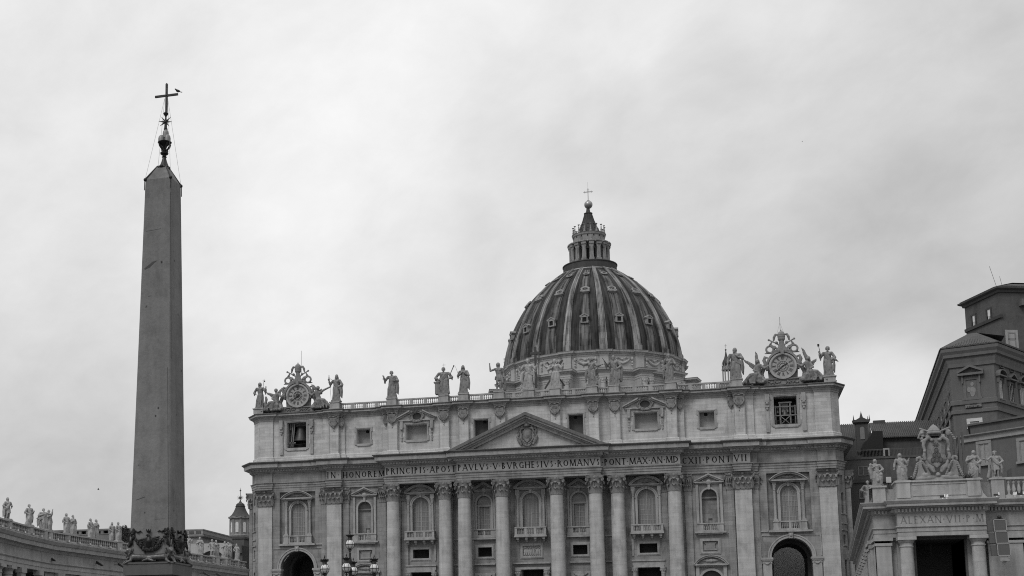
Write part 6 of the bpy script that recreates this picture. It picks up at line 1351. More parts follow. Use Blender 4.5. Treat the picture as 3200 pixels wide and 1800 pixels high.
for x, y, r in ((53.5, -94.1, .72), (60.8, -94.1, .72), (66.3, -92.6, .6), (71, -92.6, .6), (76, -92.6, .6)):
    m = M(); m.lathe([(r*1.2, 0), (r*1.2, .5), (r*1.05, .7), (r*1.04, 6), (r*.93, 14.4), (r*1.05, 14.46), (r*1.05, 14.56), (r*.95, 14.6), (r*.95, 14.85), (r*1.05, 14.9), (r*1.25, 15.2)], (x, y, 0), 32); m.box(x-r*1.33, x+r*1.33, y-r*1.33, y+r*1.33, 15.2, 15.58); m.build('column', SHAFT, RC, True)
m = M()
for x0, x1 in ((50.4, 52.0), (61.9, 65.4), (67.8, 68.6)): m.box(x0, x1, -93.38, -84, 0, 14.7); m.box(x0-.12, x1+.12, -93.5, -84, 14.7, 15.0); m.box(x0-.22, x1+.22, -93.6, -84, 15.25, 15.6)
m.box(52.0, 54.6, -92.6, -84, 0, 15.5); m.box(59.6, 62, -92.6, -84, 0, 15.5)
for x0, x1, y0 in ((52.62, 54.5, -92.9), (59.7, 61.6, -92.9)): m.box(x0, x1, y0, -92, 0, 15.6)
m.build('pilasters', COLN, RC)
m = M(); sd = RP[0:2]; p, q = Vector(sd[0]), Vector(sd[1]); u = (q-p).normalized(); n = Vector((u.y, -u.x)); L = (q-p).length
m.add([(p.x, p.y, 0), (q.x, q.y, 0), (q.x, q.y, 15.7), (p.x, p.y, 15.7)], [(0, 1, 2, 3)]); k = 14
for j in range(k):
    c = p+u*(L*(j+.4)/k)+n*.1; m.obox((c.x, c.y, 7.4), (u.x, u.y, 0), (n.x, n.y, 0), (0, 0, 1), .8, .3, 7.4); m.obox((c.x, c.y, 14.9), (u.x, u.y, 0), (n.x, n.y, 0), (0, 0, 1), .95, .45, .25); m.obox((c.x, c.y, 15.35), (u.x, u.y, 0), (n.x, n.y, 0), (0, 0, 1), 1.05, .55, .2)
m.build('side_wall', COLN, RC)
m = M(); m.sweep(RP[:2], [(.3, 19.6), (.3, 21.2), (-.3, 21.25)], caps=False); m.build('side_parapet', BALW, RC)
m = M(); m.box(52.7, 61.4, -94.75, -92, 19.55, 21.62); m.box(52.55, 61.55, -94.92, -92, 21.62, 21.8); m.box(52.6, 61.5, -94.85, -92, 19.55, 19.85)
for x0, x1 in ((52.75, 54.15), (60.0, 61.3)): m.box(x0, x1, -94.95, -92, 19.86, 21.6); m.box(x0-.1, x1+.1, -95.05, -92, 21.6, 21.82)
m.prism([(61.4, 19.6), (62.0, 19.6), (61.55, 20.2), (61.4, 20.9)], -94.7, -93.5); m.box(54.4, 59.8, -94.82, -94.75, 20.05, 20.15); m.box(54.4, 59.8, -94.82, -94.75, 21.3, 21.4)
m.box(50.4, 51.75, -93.4, -92, 19.55, 21.3); m.box(50.25, 51.9, -93.55, -91.9, 21.3, 21.5); m.box(51.75, 52.7, -93.0, -92, 19.55, 21.1)
m.box(62.65, 63.95, -93.5, -92.2, 19.55, 21.75); m.box(62.5, 64.1, -93.6, -92.1, 21.75, 21.92); m.box(61.4, 62.7, -92.6, -92.2, 19.55, 21.6); m.build('parapet', BALW, RC)
m = M(); m.box(64.0, 85, -93.3, -92.6, 21.72, 21.98); m.box(64.0, 85, -93.3, -92.6, 19.6, 20.0)
for i in range(40):
    x = 64.45+i*.52; m.lathe([(.2, 0), (.2, .1), (.1, .16), (.12, .3), (.22, .62), (.1, 1.25), (.19, 1.42), (.19, 1.52), (.12, 1.58), (.2, 1.66), (.2, 1.73)], (x, -92.95, 20.0), 10)
m.build('balustrade', BALW, RC, True, R_(30))
# carved arms
A = M(); cx, cy, z0 = 57.15, -94.2, 21.8
P = lambda x, z, d=0: (cx+x, cy-d, z0+z)
A.loft([[P(x*w, z, d*.3-.1) for x, d in ((-1, 0), (-.5, 1), (0, 1.3), (.5, 1), (1, 0), (.5, -.8), (-.5, -.8))] for w, z in ((1.0, 4.75), (1.12, 4.2), (.98, 3.4), (.95, 2.9), (1.15, 2.35), (1.0, 2.0), (.5, 1.6), (.1, 1.35))])
for q in (-1, 1):
    A.chain([P(q*.35, 4.55, .3), P(q*.75, 4.75, .35), P(q*1.15, 4.45, .35), P(q*1.3, 3.9, .3), P(q*1.18, 3.3, .3), P(q*1.3, 2.7, .3), P(q*1.25, 2.35, .3)], [.12, .2, .2, .18, .15, .18, .2]); A.ell(P(q*.4, 4.5, .35), (.22, .18, .2)); A.ell(P(q*1.22, 3.25, .4), (.17, .15, .17))
    A.chain([P(q*1.1, 2.1, .25), P(q*.9, 1.5, .3), P(q*.45, .9, .3)], [.16, .2, .14]); A.plate([(q*.9, 1.9), (q*.35, 1.5), (q*.2, .9), (q*.75, .95)], (cx, cy-.25, z0), (1, 0, 0), (0, 0, 1), .2)
    A.loft([[P(q*x, z, y) for y in (-.25, .35) for x, z in (((xa, z_), (xb, z_)) if y < 0 else ((xb, z_), (xa, z_)))] for xa, xb, z_ in ((.3, 2.5, 0), (.9, 2.25, .35), (1.3, 2.05, .9), (1.55, 1.95, 1.5), (1.62, 1.9, 2.1))])
    A.chain([P(q*1.75, 2.0, .1), P(q*1.6, 2.35, .15), P(q*1.75, 2.6, .15), P(q*2.0, 2.5, .15), P(q*2.05, 2.25, .15)], [.16, .17, .17, .17, .12])
    for i in range(7): t = i/6; A.chain([P(q*(1.55-.6*t), 2.1-1.4*t, .35), P(q*(1.42-.6*t), 1.98-1.35*t, .4)], [.1, .12], 6); A.chain([P(q*(1.95+.45*t), 2.0-1.5*t, .3), P(q*(2.12+.45*t), 1.85-1.4*t, .3)], [.1, .11], 6)
    A.ell(P(q*2.6, .3, .1), (.3, .3, .3)); A.ell(P(q*1.3, .5, .3), (.4, .3, .35)); A.chain([P(q*.5, .25, .3), P(q*1.6, .2, .3), P(q*2.5, .05, .2)], [.3, .3, .2])
    # crossed keys and tassels
    A.chain([P(-q*.7, 5.0, .05), P(q*.6, 5.5, .05+.1*q), P(q*1.5, 5.85, .05)], [.11, .11, .12]); A.ell(P(q*1.35, 5.3, .1), (.28, .18, .4)); A.chain([P(q*1.2, 5.6, .1), P(q*1.6, 5.2, .1), P(q*1.75, 4.8, .1)], [.14, .12, .1]); A.ell(P(-q*.75, 4.95, .2), (.3, .15, .22))
    for i in range(5): A.ell(P(-1.35+.1*math.sin(i*2), 5.3-.3*i, .2), (.2, .15, .16)) if q < 0 else A.ell(P(1.5+.12*i, 5.4-.22*i, .15), (.17, .15, .13))
A.lathe([(.75, 0), (.8, .15), (.7, .3), (.72, .4), (.55, .62), (.5, .72), (.25, 1.0), (.08, 1.12), (0, 1.2)], P(-.1, 5.15), 14)
A.ell(P(0, .55, .4), (.27, .25, .3)); A.ell(P(0, .5, .62), (.12, .06, .08)); A.chain([P(-2.6, -.05, 0), P(0, -.02, .3), P(2.6, -.05, 0)], [.28, .35, .28])
sh_ = A.carve('carved_shield', stone('carved_travertine', .23, patch=.25, streak=.3, dark=.55, dscale=1.2), RC, .045, 0)
m = M()
for x, z in ((-.42, 2.0), (0, 2.0), (.42, 2.0), (-.21, 2.55), (.21, 2.55), (0, 3.1)):
    m.tube([P(x-.19, z, .3)]+[P(x-.19*math.cos(PI*i/8), z+.3+.2*math.sin(PI*i/8), .31) for i in range(9)]+[P(x+.19, z, .3)], .035, 6); m.ell(P(x, z+.2, .27), (.17, .08, .27))
for k in range(8): a = k*PI/4; m.tube([P(.0, 3.95, .3), P(.36*math.cos(a), 3.95+.36*math.sin(a), .3)], [.08, .015], 6)
m.build('shield_emblem', stone('emblem_shade', .1, patch=.2), sh_, True)  # shading of the carved emblem put into a darker colour
for k_, (dx_, r_, lb_) in enumerate(((2.95, .38, 'small dark weed growing at the right foot of the carved shield'), (-2.75, .24, 'small dark weed growing at the left foot of the carved shield'))):
    t = thing('weed', lb_, 'plant', (cx+dx_, cy-.3, 21.8)); m = M(); rn = random.Random(k_+70)
    for i in range(420):
        u = Vector((rn.gauss(0, 1), rn.gauss(0, .7), abs(rn.gauss(0, .8)))); c = Vector((cx+dx_+u.x*r_, cy-.35+u.y*r_*.6, 21.82+u.z*r_)); a = Vector((rn.gauss(0, 1), rn.gauss(0, 1), rn.gauss(0, 1))).normalized(); b = a.orthogonal().normalized(); s_ = rn.uniform(.04, .1); m.add([c-a*s_, c+b*s_*.4, c+a*s_, c-b*s_*.4], [(0, 1, 2, 3)])
    m.build('foliage', plain('dark_foliage', .022, .8, var=.5, scale=2), t); m = M()
    for i in range(6): m.tube([(cx+dx_, cy-.3, 21.8), (cx+dx_+rn.uniform(-.3, .3), cy-.35, 21.8+r_*rn.uniform(.8, 1.6))], .012, 4)
    m.build('stems', plain('dark_bark', .03, .9), t)
GR_ = 'statues along the right colonnade pavilion'
R2 = lambda x, y: (2620+x*.35891, 1280+y*.35891)
def rstat(q, Y, Z, H, lb, seed, **kw):
    p = at_y(q[0], q[1], Y); t, TF = statue(lb, (p.x, Y, Z), H, stone('pavilion_statue_travertine', .27, patch=.25, streak=.3, dark=.45, dscale=1.6), group=GR_, seed=seed, voxel=.012, face=kw.pop('face', 0), **kw); return t, TF
rstat(R2(330, 665), -92.7, 21.5, 3.15, 'seated looking robed statue with small figures clinging to it, left of the standing robed one', 60, aL='chest', aR='hip', beard=False, wide=1.15, swirl=1, turn=-.4, props=[('ell', (-.16, -.08, .78), (.055, .055, .065)), ('chain', [(-.16, -.06, .7), (-.15, -.06, .5), (-.14, -.05, .3)], [.06, .07, .06]), ('ell', (.17, -.1, .42), (.06, .06, .07)), ('chain', [(.16, -.08, .33), (.16, -.08, .1)], [.07, .06]), ('ell', (.06, -.15, .2), (.05, .05, .06))])
rstat(R2(548, 625), -93.9, 21.82, 3.2, 'robed statue with one hand lifted, just left of the carved shield', 61, aL='down', aR='staff', beard=False, swirl=1, turn=-.2, mantle=1, wide=1.05)
rstat(R2(1180, 575), -93.9, 21.82, 3.2, 'leaning twisted statue with swirling robe just right of the carved shield', 62, aL='chest', aR='hip', swirl=-1, sway=-.05, beard=False, turn=-.5, wide=1.1)
rstat(R2(1375, 590), -92.85, 21.92, 3.1, 'soldier statue with helmet and short tunic at the right pavilion edge', 63, robe='tunic', aL='out', aR='hip', beard=True, mantle=1, hood=False, wide=1.1, props=[('ell', (0, 0, .965), (.062, .065, .04)), ('cap', (-.06, -.02, .95), (.06, -.02, .95), .02, .02), ('chain', [(-.2, .02, .62), (-.2, .02, .3), (-.26, .02, .05)], [.03, .05, .06])])
p = at_z(2620+268*.35891, 1280+832*.35891, 21.3)
t, TF = statue('dark small statue farther back along the side balustrade of the pavilion', p, 3.1, STAT, group=GR_, seed=64, voxel=.014, wide=1.2, aL='hip', aR='chest')
m = M(); m.box(p.x-.5, p.x+.5, p.y-.5, p.y+.5, 19.5, 21.35); m.build('side_pedestal', BALW, RC)
GW2 = plain('white_floodlight', .75, .3)
for k, (q, w) in enumerate([((615, 772), .5), (((1062, 742)), .55), ((1212, 722), .3), ((1262, 722), .6), ((648, 765), .2), ((1540, 722), .3), ((1575, 722), .3)]):
    p = at_y(R2(*q)[0], 0, -95.6 if q[0] < 1300 else -93.6); t = thing('floodlight', ['dark floodlight below the robed statue left of the shield', 'dark floodlight right of the shield base', 'white floodlight under the twisted statue', 'flat floodlight at the parapet end under the twisted statue', 'small white floodlight beside the dark left one', 'left white floodlight in front of the right balustrade', 'right white floodlight in front of the right balustrade'][k], 'floodlight', (p.x, p.y, 19.62), 'floodlights on the pavilion cornice'); m = M()
    y = p.y; m.box(p.x-w*.5, p.x+w*.5, y-.12, y+.12, 19.7, 20.0 if w < .4 else 19.9); m.build('lamp_body', GW2 if w < .4 else dk, t); m = M(); m.box(p.x-.06, p.x+.06, y-.06, y+.06, 19.55, 19.72); m.box(p.x+w*.3, p.x+w*.3+.1, y-.14, y-.13, 19.75, 20.05); m.build('lamp_glass', LAMPW, t)
# loudspeaker column
SP_ = thing('loudspeaker', 'tall grey loudspeaker of three framed panels hanging before the pavilion', 'loudspeaker', (62.6, -96.6, 12.9)); fm = M(); gm = M(); tilt = .035
for i in range(3):
    a, b = 15.72-i*1.32, 16.98-i*1.32; off = .13*i
    x0, x1 = 61.98+off*.8, 63.2+off*.8; y = -97+off*.2
    gm.box(x0, x1, y, y+.5, a, b)
    for s0, s1, c0, c1 in ((x0-.03, x1+.03, b-.05, b+.03), (x0-.03, x1+.03, a-.03, a+.05), (x0-.03, x0+.05, a, b), (x1-.05, x1+.03, a, b)): fm.box(s0, s1, y-.03, y+.1, c0, c1)
    gm.box(x0-.6, x0-.05, y+.12, y+.6, a+.05, b-.1)
gm.build('speaker_grille', stone('speaker_grille_grey', .10, patch=.08, streak=.1), SP_); fm.build('speaker_frame', plain('pale_metal_frame', .28, .5), SP_)
m = M(); m.tube([(62.5, -96.4, 17.0), (62.45, -95.6, 18.6)], .03, 6); m.ell((62.65, -96.6, 17.25), (.22, .2, .22)); m.box(62.3, 62.95, -96.7, -96.4, 17.02, 17.12); m.build('hanger', IRON, SP_); m = M(); m.bar((63.2, -96.8, 12.9), (62.7, -96.4, 12.2), .12, .3); m.bar((62.4, -96.8, 12.75), (63.3, -96.8, 12.7), .1, .4); m.build('lower_bracket', plain('pale_metal_frame', .28, .5), SP_)
# white box on the side roof
t = thing('white_panel', 'small white square panel on the wall top between two pavilion statues', 'panel', at_y(2620+440*.35891, 1280+640*.35891, -90.5)); p = t.location; m = M(); m.box(p.x-.27, p.x+.27, p.y, p.y+.15, p.z+.05, p.z+.72); m.build('panel_face', plain('white_paint', .5, .5, var=.05), t); m = M(); m.box(p.x-.05, p.x+.05, p.y+.16, p.y+.22, p.z-1.2, p.z+.6); m.build('panel_post', IRON, t)
# ================================================================== STREET LAMP
LX, LY = 5.64, -155.0
LM = thing('street_lamp', 'ornate black street lamp with six globe lanterns', 'street lamp', (LX, LY, 0))
GLOBE = plain('milk_glass_globe', .62, .18, var=.06)
m = M(); m.lathe([(.9, 0), (.9, .3), (.6, .5), (.45, 1.6), (.5, 1.7), (.3, 2.0), (.16, 2.6), (.14, 7.4), (.2, 7.5), (.14, 7.6), (.12, 8.8), (.2, 9.0), (.1, 9.2), (.07, 9.35), (.13, 9.6), (.14, 9.8), (.08, 10.1), (.06, 10.25), (.1, 10.35), (.05, 10.45)], (LX, LY, 0), 16); m.build('lamp_post', IRON, LM, True, R_(40))
def lantern(x, y, z, arm=True):
    g = M(); g.lathe([(.06, -.32), (.2, -.27), (.3, -.12), (.335, .0), (.325, .1), (.27, .25), (.2, .33), (.19, .34)], (x, y, z), 24); ln_ = g.build('globe_lantern', GLOBE, LM, True, R_(60))
    f = M(); f.arch(0, 0, .33, .365, -.02, .02, 0, 2*PI, 28); f.v = [(x+a, y+c, z+b) for a, b, c in f.v]
    for k in range(6): a = 2*PI*k/6+.3; f.tube([(x+r*math.cos(a), y+r*math.sin(a), z+h) for r, h in ((.07, -.4), (.22, -.3), (.33, -.12), (.355, .0), (.34, .1), (.28, .26), (.2, .36))], .014, 5)
    f.lathe([(.03, -.58), (.06, -.5), (.05, -.42), (.12, -.36), (.1, -.3)], (x, y, z), 10)
    for k in range(4): a = 2*PI*k/4; f.tube([(x+.04*math.cos(a), y+.04*math.sin(a), z-.55), (x+.14*math.cos(a), y+.14*math.sin(a), z-.45), (x+.16*math.cos(a), y+.16*math.sin(a), z-.3)], .018, 5)
    f.build('lantern_cage', IRON, ln_, True)
    c = M(); c.lathe([(.2, .32), (.205, .36), (.17, .4), (.165, .58), (.2, .62), (.3, .7), (.31, .73), (.2, .72), (.1, .78), (.04, .82), (.02, .86), (.04, .92), (.045, .98), (.015, 1.08), (0, 1.1)], (x, y, z), 16)
    for k in range(12): a = 2*PI*k/12; c.plate([(-.05, 0), (.05, 0), (.03, .09), (0, .13), (-.03, .09)], (x+.3*math.cos(a), y+.3*math.sin(a), z+.67), (-math.sin(a), math.cos(a), 0), (.25*math.cos(a), .25*math.sin(a), 1), .02)
    c.build('lantern_crown', IRON, ln_, True, R_(40))
    if arm:
        d = Vector((LX-x, LY-y, 0)); a_ = M(); B = Vector((x, y, z-.55)); a_.tube([B, B+Vector((0, 0, -.35))+d*.05, B+d*.25+Vector((0, 0, -.8)), B+d*.6+Vector((0, 0, -.75)), B+d*.85+Vector((0, 0, -.3)), B+d+Vector((0, 0, -.3))], [.04, .06, .06, .06, .05, .06], 8)
        a_.tube([B+d*.3+Vector((0, 0, -.75)), B+d*.42+Vector((0, 0, -.4)), B+d*.55+Vector((0, 0, -.5)), B+d*.45+Vector((0, 0, -.6))], .03, 6); a_.build('lamp_arm', IRON, LM, True)
lantern(LX, LY, 11.05, False)
for ang in (-12, 42, 98, 180, 214, -83): lantern(LX+2.08*math.cos(R_(ang)), LY+2.08*math.sin(R_(ang)), 9.1)
# ================================================================== HOUSES BEHIND THE LEFT COLONNADE
OCH = stone('plain_render_wall', .26, patch=.15, streak=.25); PALEW = stone('pale_render_wall', .4, patch=.12, streak=.2); ROOFT = stone('dark_tiled_roof', .07, patch=.3, streak=.5)
b1 = thing('palazzo', 'dark roofed house with a balustraded roof terrace behind the left colonnade', 'building', (-90, 40, 0))
m = M(); m.box(-104, -81.6, 40, 60, 0, 31.2); m.build('wall', OCH, b1); m = M(); m.sweep([(-104, 40), (-81.6, 40), (-81.6, 60)], [(.0, 31.0), (.6, 31.2), (.7, 31.5), (.1, 31.6), (.1, 31.8), (.2, 31.85), (.2, 32.6), (.3, 32.7), (.3, 32.95), (-.2, 33)], caps=False); m.build('roof_cornice', stone('dark_cornice', .26, patch=.2), b1)
m = M()
for i in range(4): m.box(-88.2+i*1.7, -87+i*1.7, 39.7, 39.8, 31.95, 32.5)
m.build('balustrade_panel', DARKIN, b1)
b2 = thing('low_building', 'low dark flat roofed building between the terrace house and the small dome', 'building', (-84, 62, 0)); m = M(); m.box(-92, -79, 62, 80, 0, 32.5); m.build('wall', stone('dark_render_wall', .1, patch=.2), b2); m = M(); m.box(-92, -78.8, 61.8, 80.2, 32.5, 33); m.build('roof', ROOFT, b2)
m = M(); m.box(-88.6, -86.6, 61.9, 62, 31.6, 32.1); m.box(-84, -83, 61.9, 62, 31.3, 32); m.build('window', PALEW, b2)
b3 = thing('gabled_building', 'white walled building with a dark round arched lunette behind the left balustrade', 'building', (-72, 20, 0)); m = M()
m.wall(-77.0, -67.4, 0, 27.7, 20, [([(-71.6+2.5*math.cos(PI*i/16), 24.6+1.5*math.sin(PI*i/16)) for i in range(17)], .8)]); m.box(-77, -67.4, 21, 34, 0, 27.6); m.build('wall', PALEW, b3)
m = M(); m.prism([(-71.6+2.6*math.cos(PI*i/16), 24.6+1.6*math.sin(PI*i/16)) for i in range(17)], 20.7, 20.8); m.build('lunette_window', DARKIN, b3); m = M(); m.box(-67.4, -65.2, 21.5, 33, 0, 27.2); m.prism([(-67.4, 27.2), (-65.2, 27.2), (-65.2, 25.5), (-66, 25.5)], 21, 21.4); m.build('side_roof', stone('dark_render_wall', .1, patch=.2), b3)
b4 = thing('long_building', 'long low building with a balustraded roofline behind the leftmost statues', 'building', (-106, 30, 0)); m = M(); m.box(-150, -95, 30, 50, 0, 31.4); m.build('wall', stone('grimy_stone_wall', .17, patch=.3, dark=.4), b4); m = M(); m.box(-150, -94.8, 29.8, 50, 32.3, 32.7); m.box(-150, -95, 29.9, 31, 31.4, 31.6)
for i in range(30): m.box(-149+i*1.85, -148.3+i*1.85, 29.9, 30.5, 31.6, 32.3)
m.build('roof_balustrade', stone('grimy_stone_wall', .17, patch=.3, dark=.4), b4)
ch = thing('domed_church', 'small church with lead dome, windowed lantern and star topped spire left of the basilica', 'church', (-84.6, 75, 0)); cx, cy = -84.6, 75.0
m = M(); m.lathe([(8.2, 0), (8.2, 27.5), (8.5, 28), (8.2, 28.6), (7.6, 30), (6.2, 32.3), (4.4, 33.8), (3.1, 34.3)], (cx, cy, 0), 40); m.build('church_dome', stone('dark_lead_dome', .06, streak=.5), ch, True, R_(30))
m = M(); m.lathe([(3.0, 34.0), (3.1, 34.5), (2.65, 34.7), (2.65, 38.6), (2.75, 38.8), (3.1, 39.0), (3.15, 39.4), (0, 39.5)], (cx, cy, 0), 8, R_(22.5), R_(382.5)); lt = m.build('church_lantern', LANT, ch)
mo = M(); mf = M()
for k in range(8):
    a = 2*PI*k/8-PI/2; n = Vector((math.cos(a), math.sin(a), 0)); t = Vector((-n.y, n.x, 0)); c = Vector((cx, cy, 0))+n*2.46
    mo.plate(archpoly(0, .4, 35.3, 37.5, 8), c, t, (0, 0, 1), .12); mf.plate(archpoly(0, .56, 35.1, 37.5, 8), c-n*.03, t, (0, 0, 1), .1); 
    for q in (-1, 1): mf.obox(c+t*q*.95+Vector((0, 0, 36.7)), t, n, (0, 0, 1), .17, .12, 2.0)
    mf.plate([(-.9, 38.9), (.9, 38.9), (0, 39.45)], c+n*.25, t, (0, 0, 1), .3)
mo.build('lantern_window', plain('sky_lit_glass', .6, .15), lt); mf.build('lantern_pilasters', LANT, lt)
m = M(); m.lathe([(3.0, 39.3), (2.3, 39.9), (1.75, 40.7), (1.35, 41.6), (1.2, 42.0), (1.35, 42.15), (1.1, 42.3), (1.15, 42.6), (.85, 42.9), (.4, 43.2), (.18, 43.6), (.08, 44), (.06, 46.6), (0, 47.2)], (cx, cy, 0), 16); m.ell((cx, cy, 44.4), (.28, .28, .28)); m.ell((cx, cy, 46.3), (.25, .12, .2))
for k in range(12): a = k*PI/6; m.tube([(cx, cy-.1, 44.4), (cx+.95*math.cos(a), cy-.1, 44.4+.7*math.sin(a))], [.1, .02], 5)
m.build('church_spire', LEADS, ch, True, R_(40)); m = M(); m.ell((-83, 67.6, 29.9), (1.0, .6, .9)); m.box(-86.5, -80, 66.4, 68, 28.2, 28.7); m.build('dome_window', LANT, ch)
# dark tree behind the colonnade: trunk and a crown of leaf clumps
tr = thing('tree', 'dark dense evergreen tree behind the left colonnade beside the obelisk', 'tree', (-78.6, -10, 0)); m = M(); m.tube([(-78.6, -10, 0), (-78.5, -10, 12), (-78.7, -10, 22)], [.5, .4, .25], 8)
rn = random.Random(8)
for i in range(8): a = rn.uniform(0, 2*PI); m.tube([(-78.6, -10, 18+i*.7), (-78.6+1.3*math.cos(a), -10+1.3*math.sin(a), 20.5+i*.8)], [.12, .04], 5)
m.build('trunk', plain('dark_bark', .03, .9), tr); m = M()
for i in range(5200):
    u = Vector((rn.gauss(0, 1), rn.gauss(0, 1), rn.gauss(0, 1))).normalized(); r = .55+.45*rn.random()**.4; k = 1+.13*math.sin(5*u.x+3*u.z)+.1*math.sin(7*u.y)
    c = Vector((-78.6+2.0*u.x*r*k, -10+2.0*u.y*r*k, 25.4+3.2*u.z*r*k)); a = Vector((rn.gauss(0, 1), rn.gauss(0, 1), rn.gauss(0, 1))).normalized(); b = a.orthogonal().normalized(); s_ = rn.uniform(.1, .22); m.add([c-a*s_, c+b*s_*.5, c+a*s_, c-b*s_*.5], [(0, 1, 2, 3)])
m.build('crown', plain('dark_foliage', .022, .8, var=.5, scale=2), tr)
# ================================================================== RIGHT: PALACE AND NEIGHBOURS
DRK = stone('palace_render', .115, dark=.45, dscale=.25, patch=.22, streak=.25, band=.06); DRK2 = stone('tower_brick_render', .092, dark=.4, dscale=.3, patch=.28, streak=.25, fine=.2); DTR = stone('palace_trim', .13, patch=.15, streak=.3); TILE = stone('roof_tiles', .075, patch=.35, streak=.3, fine=.35)
def tile_roof(name='roof_tiles_wavy'):
    if name in MATS: return MATS[name]
    mt = stone(name, .085, patch=.3, streak=.25, fine=.3); return mt
class Pl:       # a standing wall plane given by one picture point at a depth and a plan direction
    def __init__(s, px, depth, az_, py=1200):
        d = ray(px, py); s.p = CAM_POS+d*depth; s.u = Vector((math.sin(R_(az_)), math.cos(R_(az_)), 0)); s.n = Vector((s.u.y, -s.u.x, 0))
        if s.n.y > 0: s.n = -s.n
    def at(s, px, py):
        d = ray(px, py); t = (s.p-CAM_POS).dot(s.n)/d.dot(s.n); return CAM_POS+d*t
    def uv(s, px, py): q = s.at(px, py)-s.p; return q.dot(s.u), q.z
    def slab(s, m, u0, u1, z0, z1, out, inn=.2):
        c = s.p+s.u*((u0+u1)/2)+s.n*((out-inn)/2); m.obox((c.x, c.y, s.p.z+(z0+z1)/2), s.u, s.n, (0, 0, 1), abs(u1-u0)/2, (out+inn)/2, abs(z1-z0)/2)
    def poly(s, m, pts, out, th): o = s.p+s.n*(out-th/2); m.plate(pts, o, s.u, (0, 0, 1), th)
R1 = lambda x, y: (2620+x*.32438, 860+y*.32438)
FA = Pl(3030, 240, 109); CLp = FA.at(*R1(1068, 830)); CRp = FA.at(*R1(1490, 780))
zt_ = (CLp.z+CRp.z)/2; azL, azR = R_(4.2), R_(31.6)
cl, cr = Vector((CLp.x, CLp.y)), Vector((CRp.x, CRp.y)); fl = cl+Vector((math.sin(azL), math.cos(azL)))*105; frr = cr+Vector((math.sin(azR), math.cos(azR)))*60; bk_ = frr+Vector((-10, 60))
PA_ = thing('palace', 'dark corner palace block with chamfered front, framed picture panel and heavy eaves', 'building', (CLp.x, CLp.y, 0))
path = [tuple(fl), tuple(cl), tuple(cr), tuple(frr)]
m = M(); m.sweep(path, [(0, 0), (0, zt_+.5)], caps=False); m.add([(*fl, 0), (*frr, 0), (*frr, zt_), (*fl, zt_)], [(0, 1, 2, 3)]); m.build('wall', DRK, PA_)
zz = lambda y: FA.at(R1(1280, y)[0], R1(1280, y)[1]).z
m = M(); z1 = zz(815); m.sweep(path, [(0, z1-1.2), (.25, z1-1.1), (.35, z1-.5), (.5, z1), (.55, z1+.4), (.95, z1+.6), (1.0, z1+1.1), (1.3, z1+1.6), (1.35, z1+2.1), (1.2, z1+2.3)], caps=False); m.build('eaves_cornice', DTR, PA_)
m = M(); zr0 = z1+2.3; m.sweep(path, [(1.45, zr0-.05), (1.45, zr0+.12), (-3.6, zr0+3.2), (-10, zr0+3.4)], caps=False)
for p, u, n in seg_points(path, .42): 
    if p.y < cl.y+30: rl_ = min(5.0, (min((p-Vector(q_)).length for q_ in path)+.3)*.75); m.bar((p.x+n.x*1.45, p.y+n.y*1.45, zr0+.14), (p.x+n.x*(1.45-rl_), p.y+n.y*(1.45-rl_), zr0+.14+rl_*.6), .2, .14)
m.build('roof', TILE, PA_)
m = M()
for ya, yb in ((1195, 1245), (1290, 1330)):
    a, b = zz(yb), zz(ya); m.sweep(path, [(0, a), (.25, a+.08), (.3, b-.1), (.1, b)], caps=False)
m.build('string_course', DTR, PA_)
def wframe(name, P, px0, py0, px1, py1, mat, parent, fw=.35, glass=None, ped=0, sill=True, shut=None, label=None):
    u0, za = P.uv(px0, py1); u1, _ = P.uv(px1, py1); _, zb_ = P.uv((px0+px1)/2, py0); _, za = P.uv((px0+px1)/2, py1)
    u0, u1 = sorted((u0, u1)); g = M(); P.slab(g, u0, u1, za, zb_, .04); w = g.build(name, glass or BLACK, parent); f = M()
    P.slab(f, u0-fw, u0, za, zb_, .18); P.slab(f, u1, u1+fw, za, zb_, .18); P.slab(f, u0-fw, u1+fw, zb_, zb_+fw, .2)
    if sill: P.slab(f, u0-fw*1.4, u1+fw*1.4, za-fw*.8, za, .35)
    if ped:
        h = ped*.4; P.slab(f, u0-fw*2.4, u1+fw*2.4, zb_+fw*1.5, zb_+fw*2.3, .8); mid = (u0+u1)/2; H = (u1-u0)*.32+fw
        if ped == 1:
            for q in (-1, 1): P.poly(f, [(mid+q*((u1-u0)/2+fw*2.4), zb_+fw*2.3), (mid+q*((u1-u0)/2+fw*2.4), zb_+fw*3.1), (mid, zb_+fw*3.1+H), (mid, zb_+fw*2.2+H)], .8, .8)
        else:
            n = 10; r = (u1-u0)/2+fw*2.4
            for i in range(n): a0, a1 = PI*i/n, PI*(i+1)/n; P.poly(f, [(mid+r*math.cos(a0), zb_+fw*2.3+H*math.sin(a0)), (mid+r*1.0*math.cos(a0), zb_+fw*3+H*math.sin(a0)), (mid+r*math.cos(a1), zb_+fw*3+H*math.sin(a1)), (mid+r*math.cos(a1), zb_+fw*2.3+H*math.sin(a1))], .8, .8)
        for q, uu in ((-1, u0-fw), (1, u1+fw)): P.slab(f, uu-.12, uu+.12, zb_-.6, zb_+fw*1.5, .45)
    f.build('window_frame', mat, w)
    if shut is not None:
        s_ = M()
        for k in range(3): uu = u0+(u1-u0)*(k+.5)/3; P.slab(s_, uu-.03, uu+.03, za, zb_, .08)
        s_.build('window_bars', shut, w)
    return w
CURT = plain('drawn_curtain', .26, .8, var=.2); WSH = plain('white_shutter', .62, .5, var=.05)
wframe('window', FA, *R1(1242, 822), *R1(1308, 882), DTR, PA_, .2, CURT)
wframe('window', FA, *R1(1275, 1408), *R1(1362, 1475), plain('white_window_surround', .5, .6), PA_, .55, CURT, sill=False)
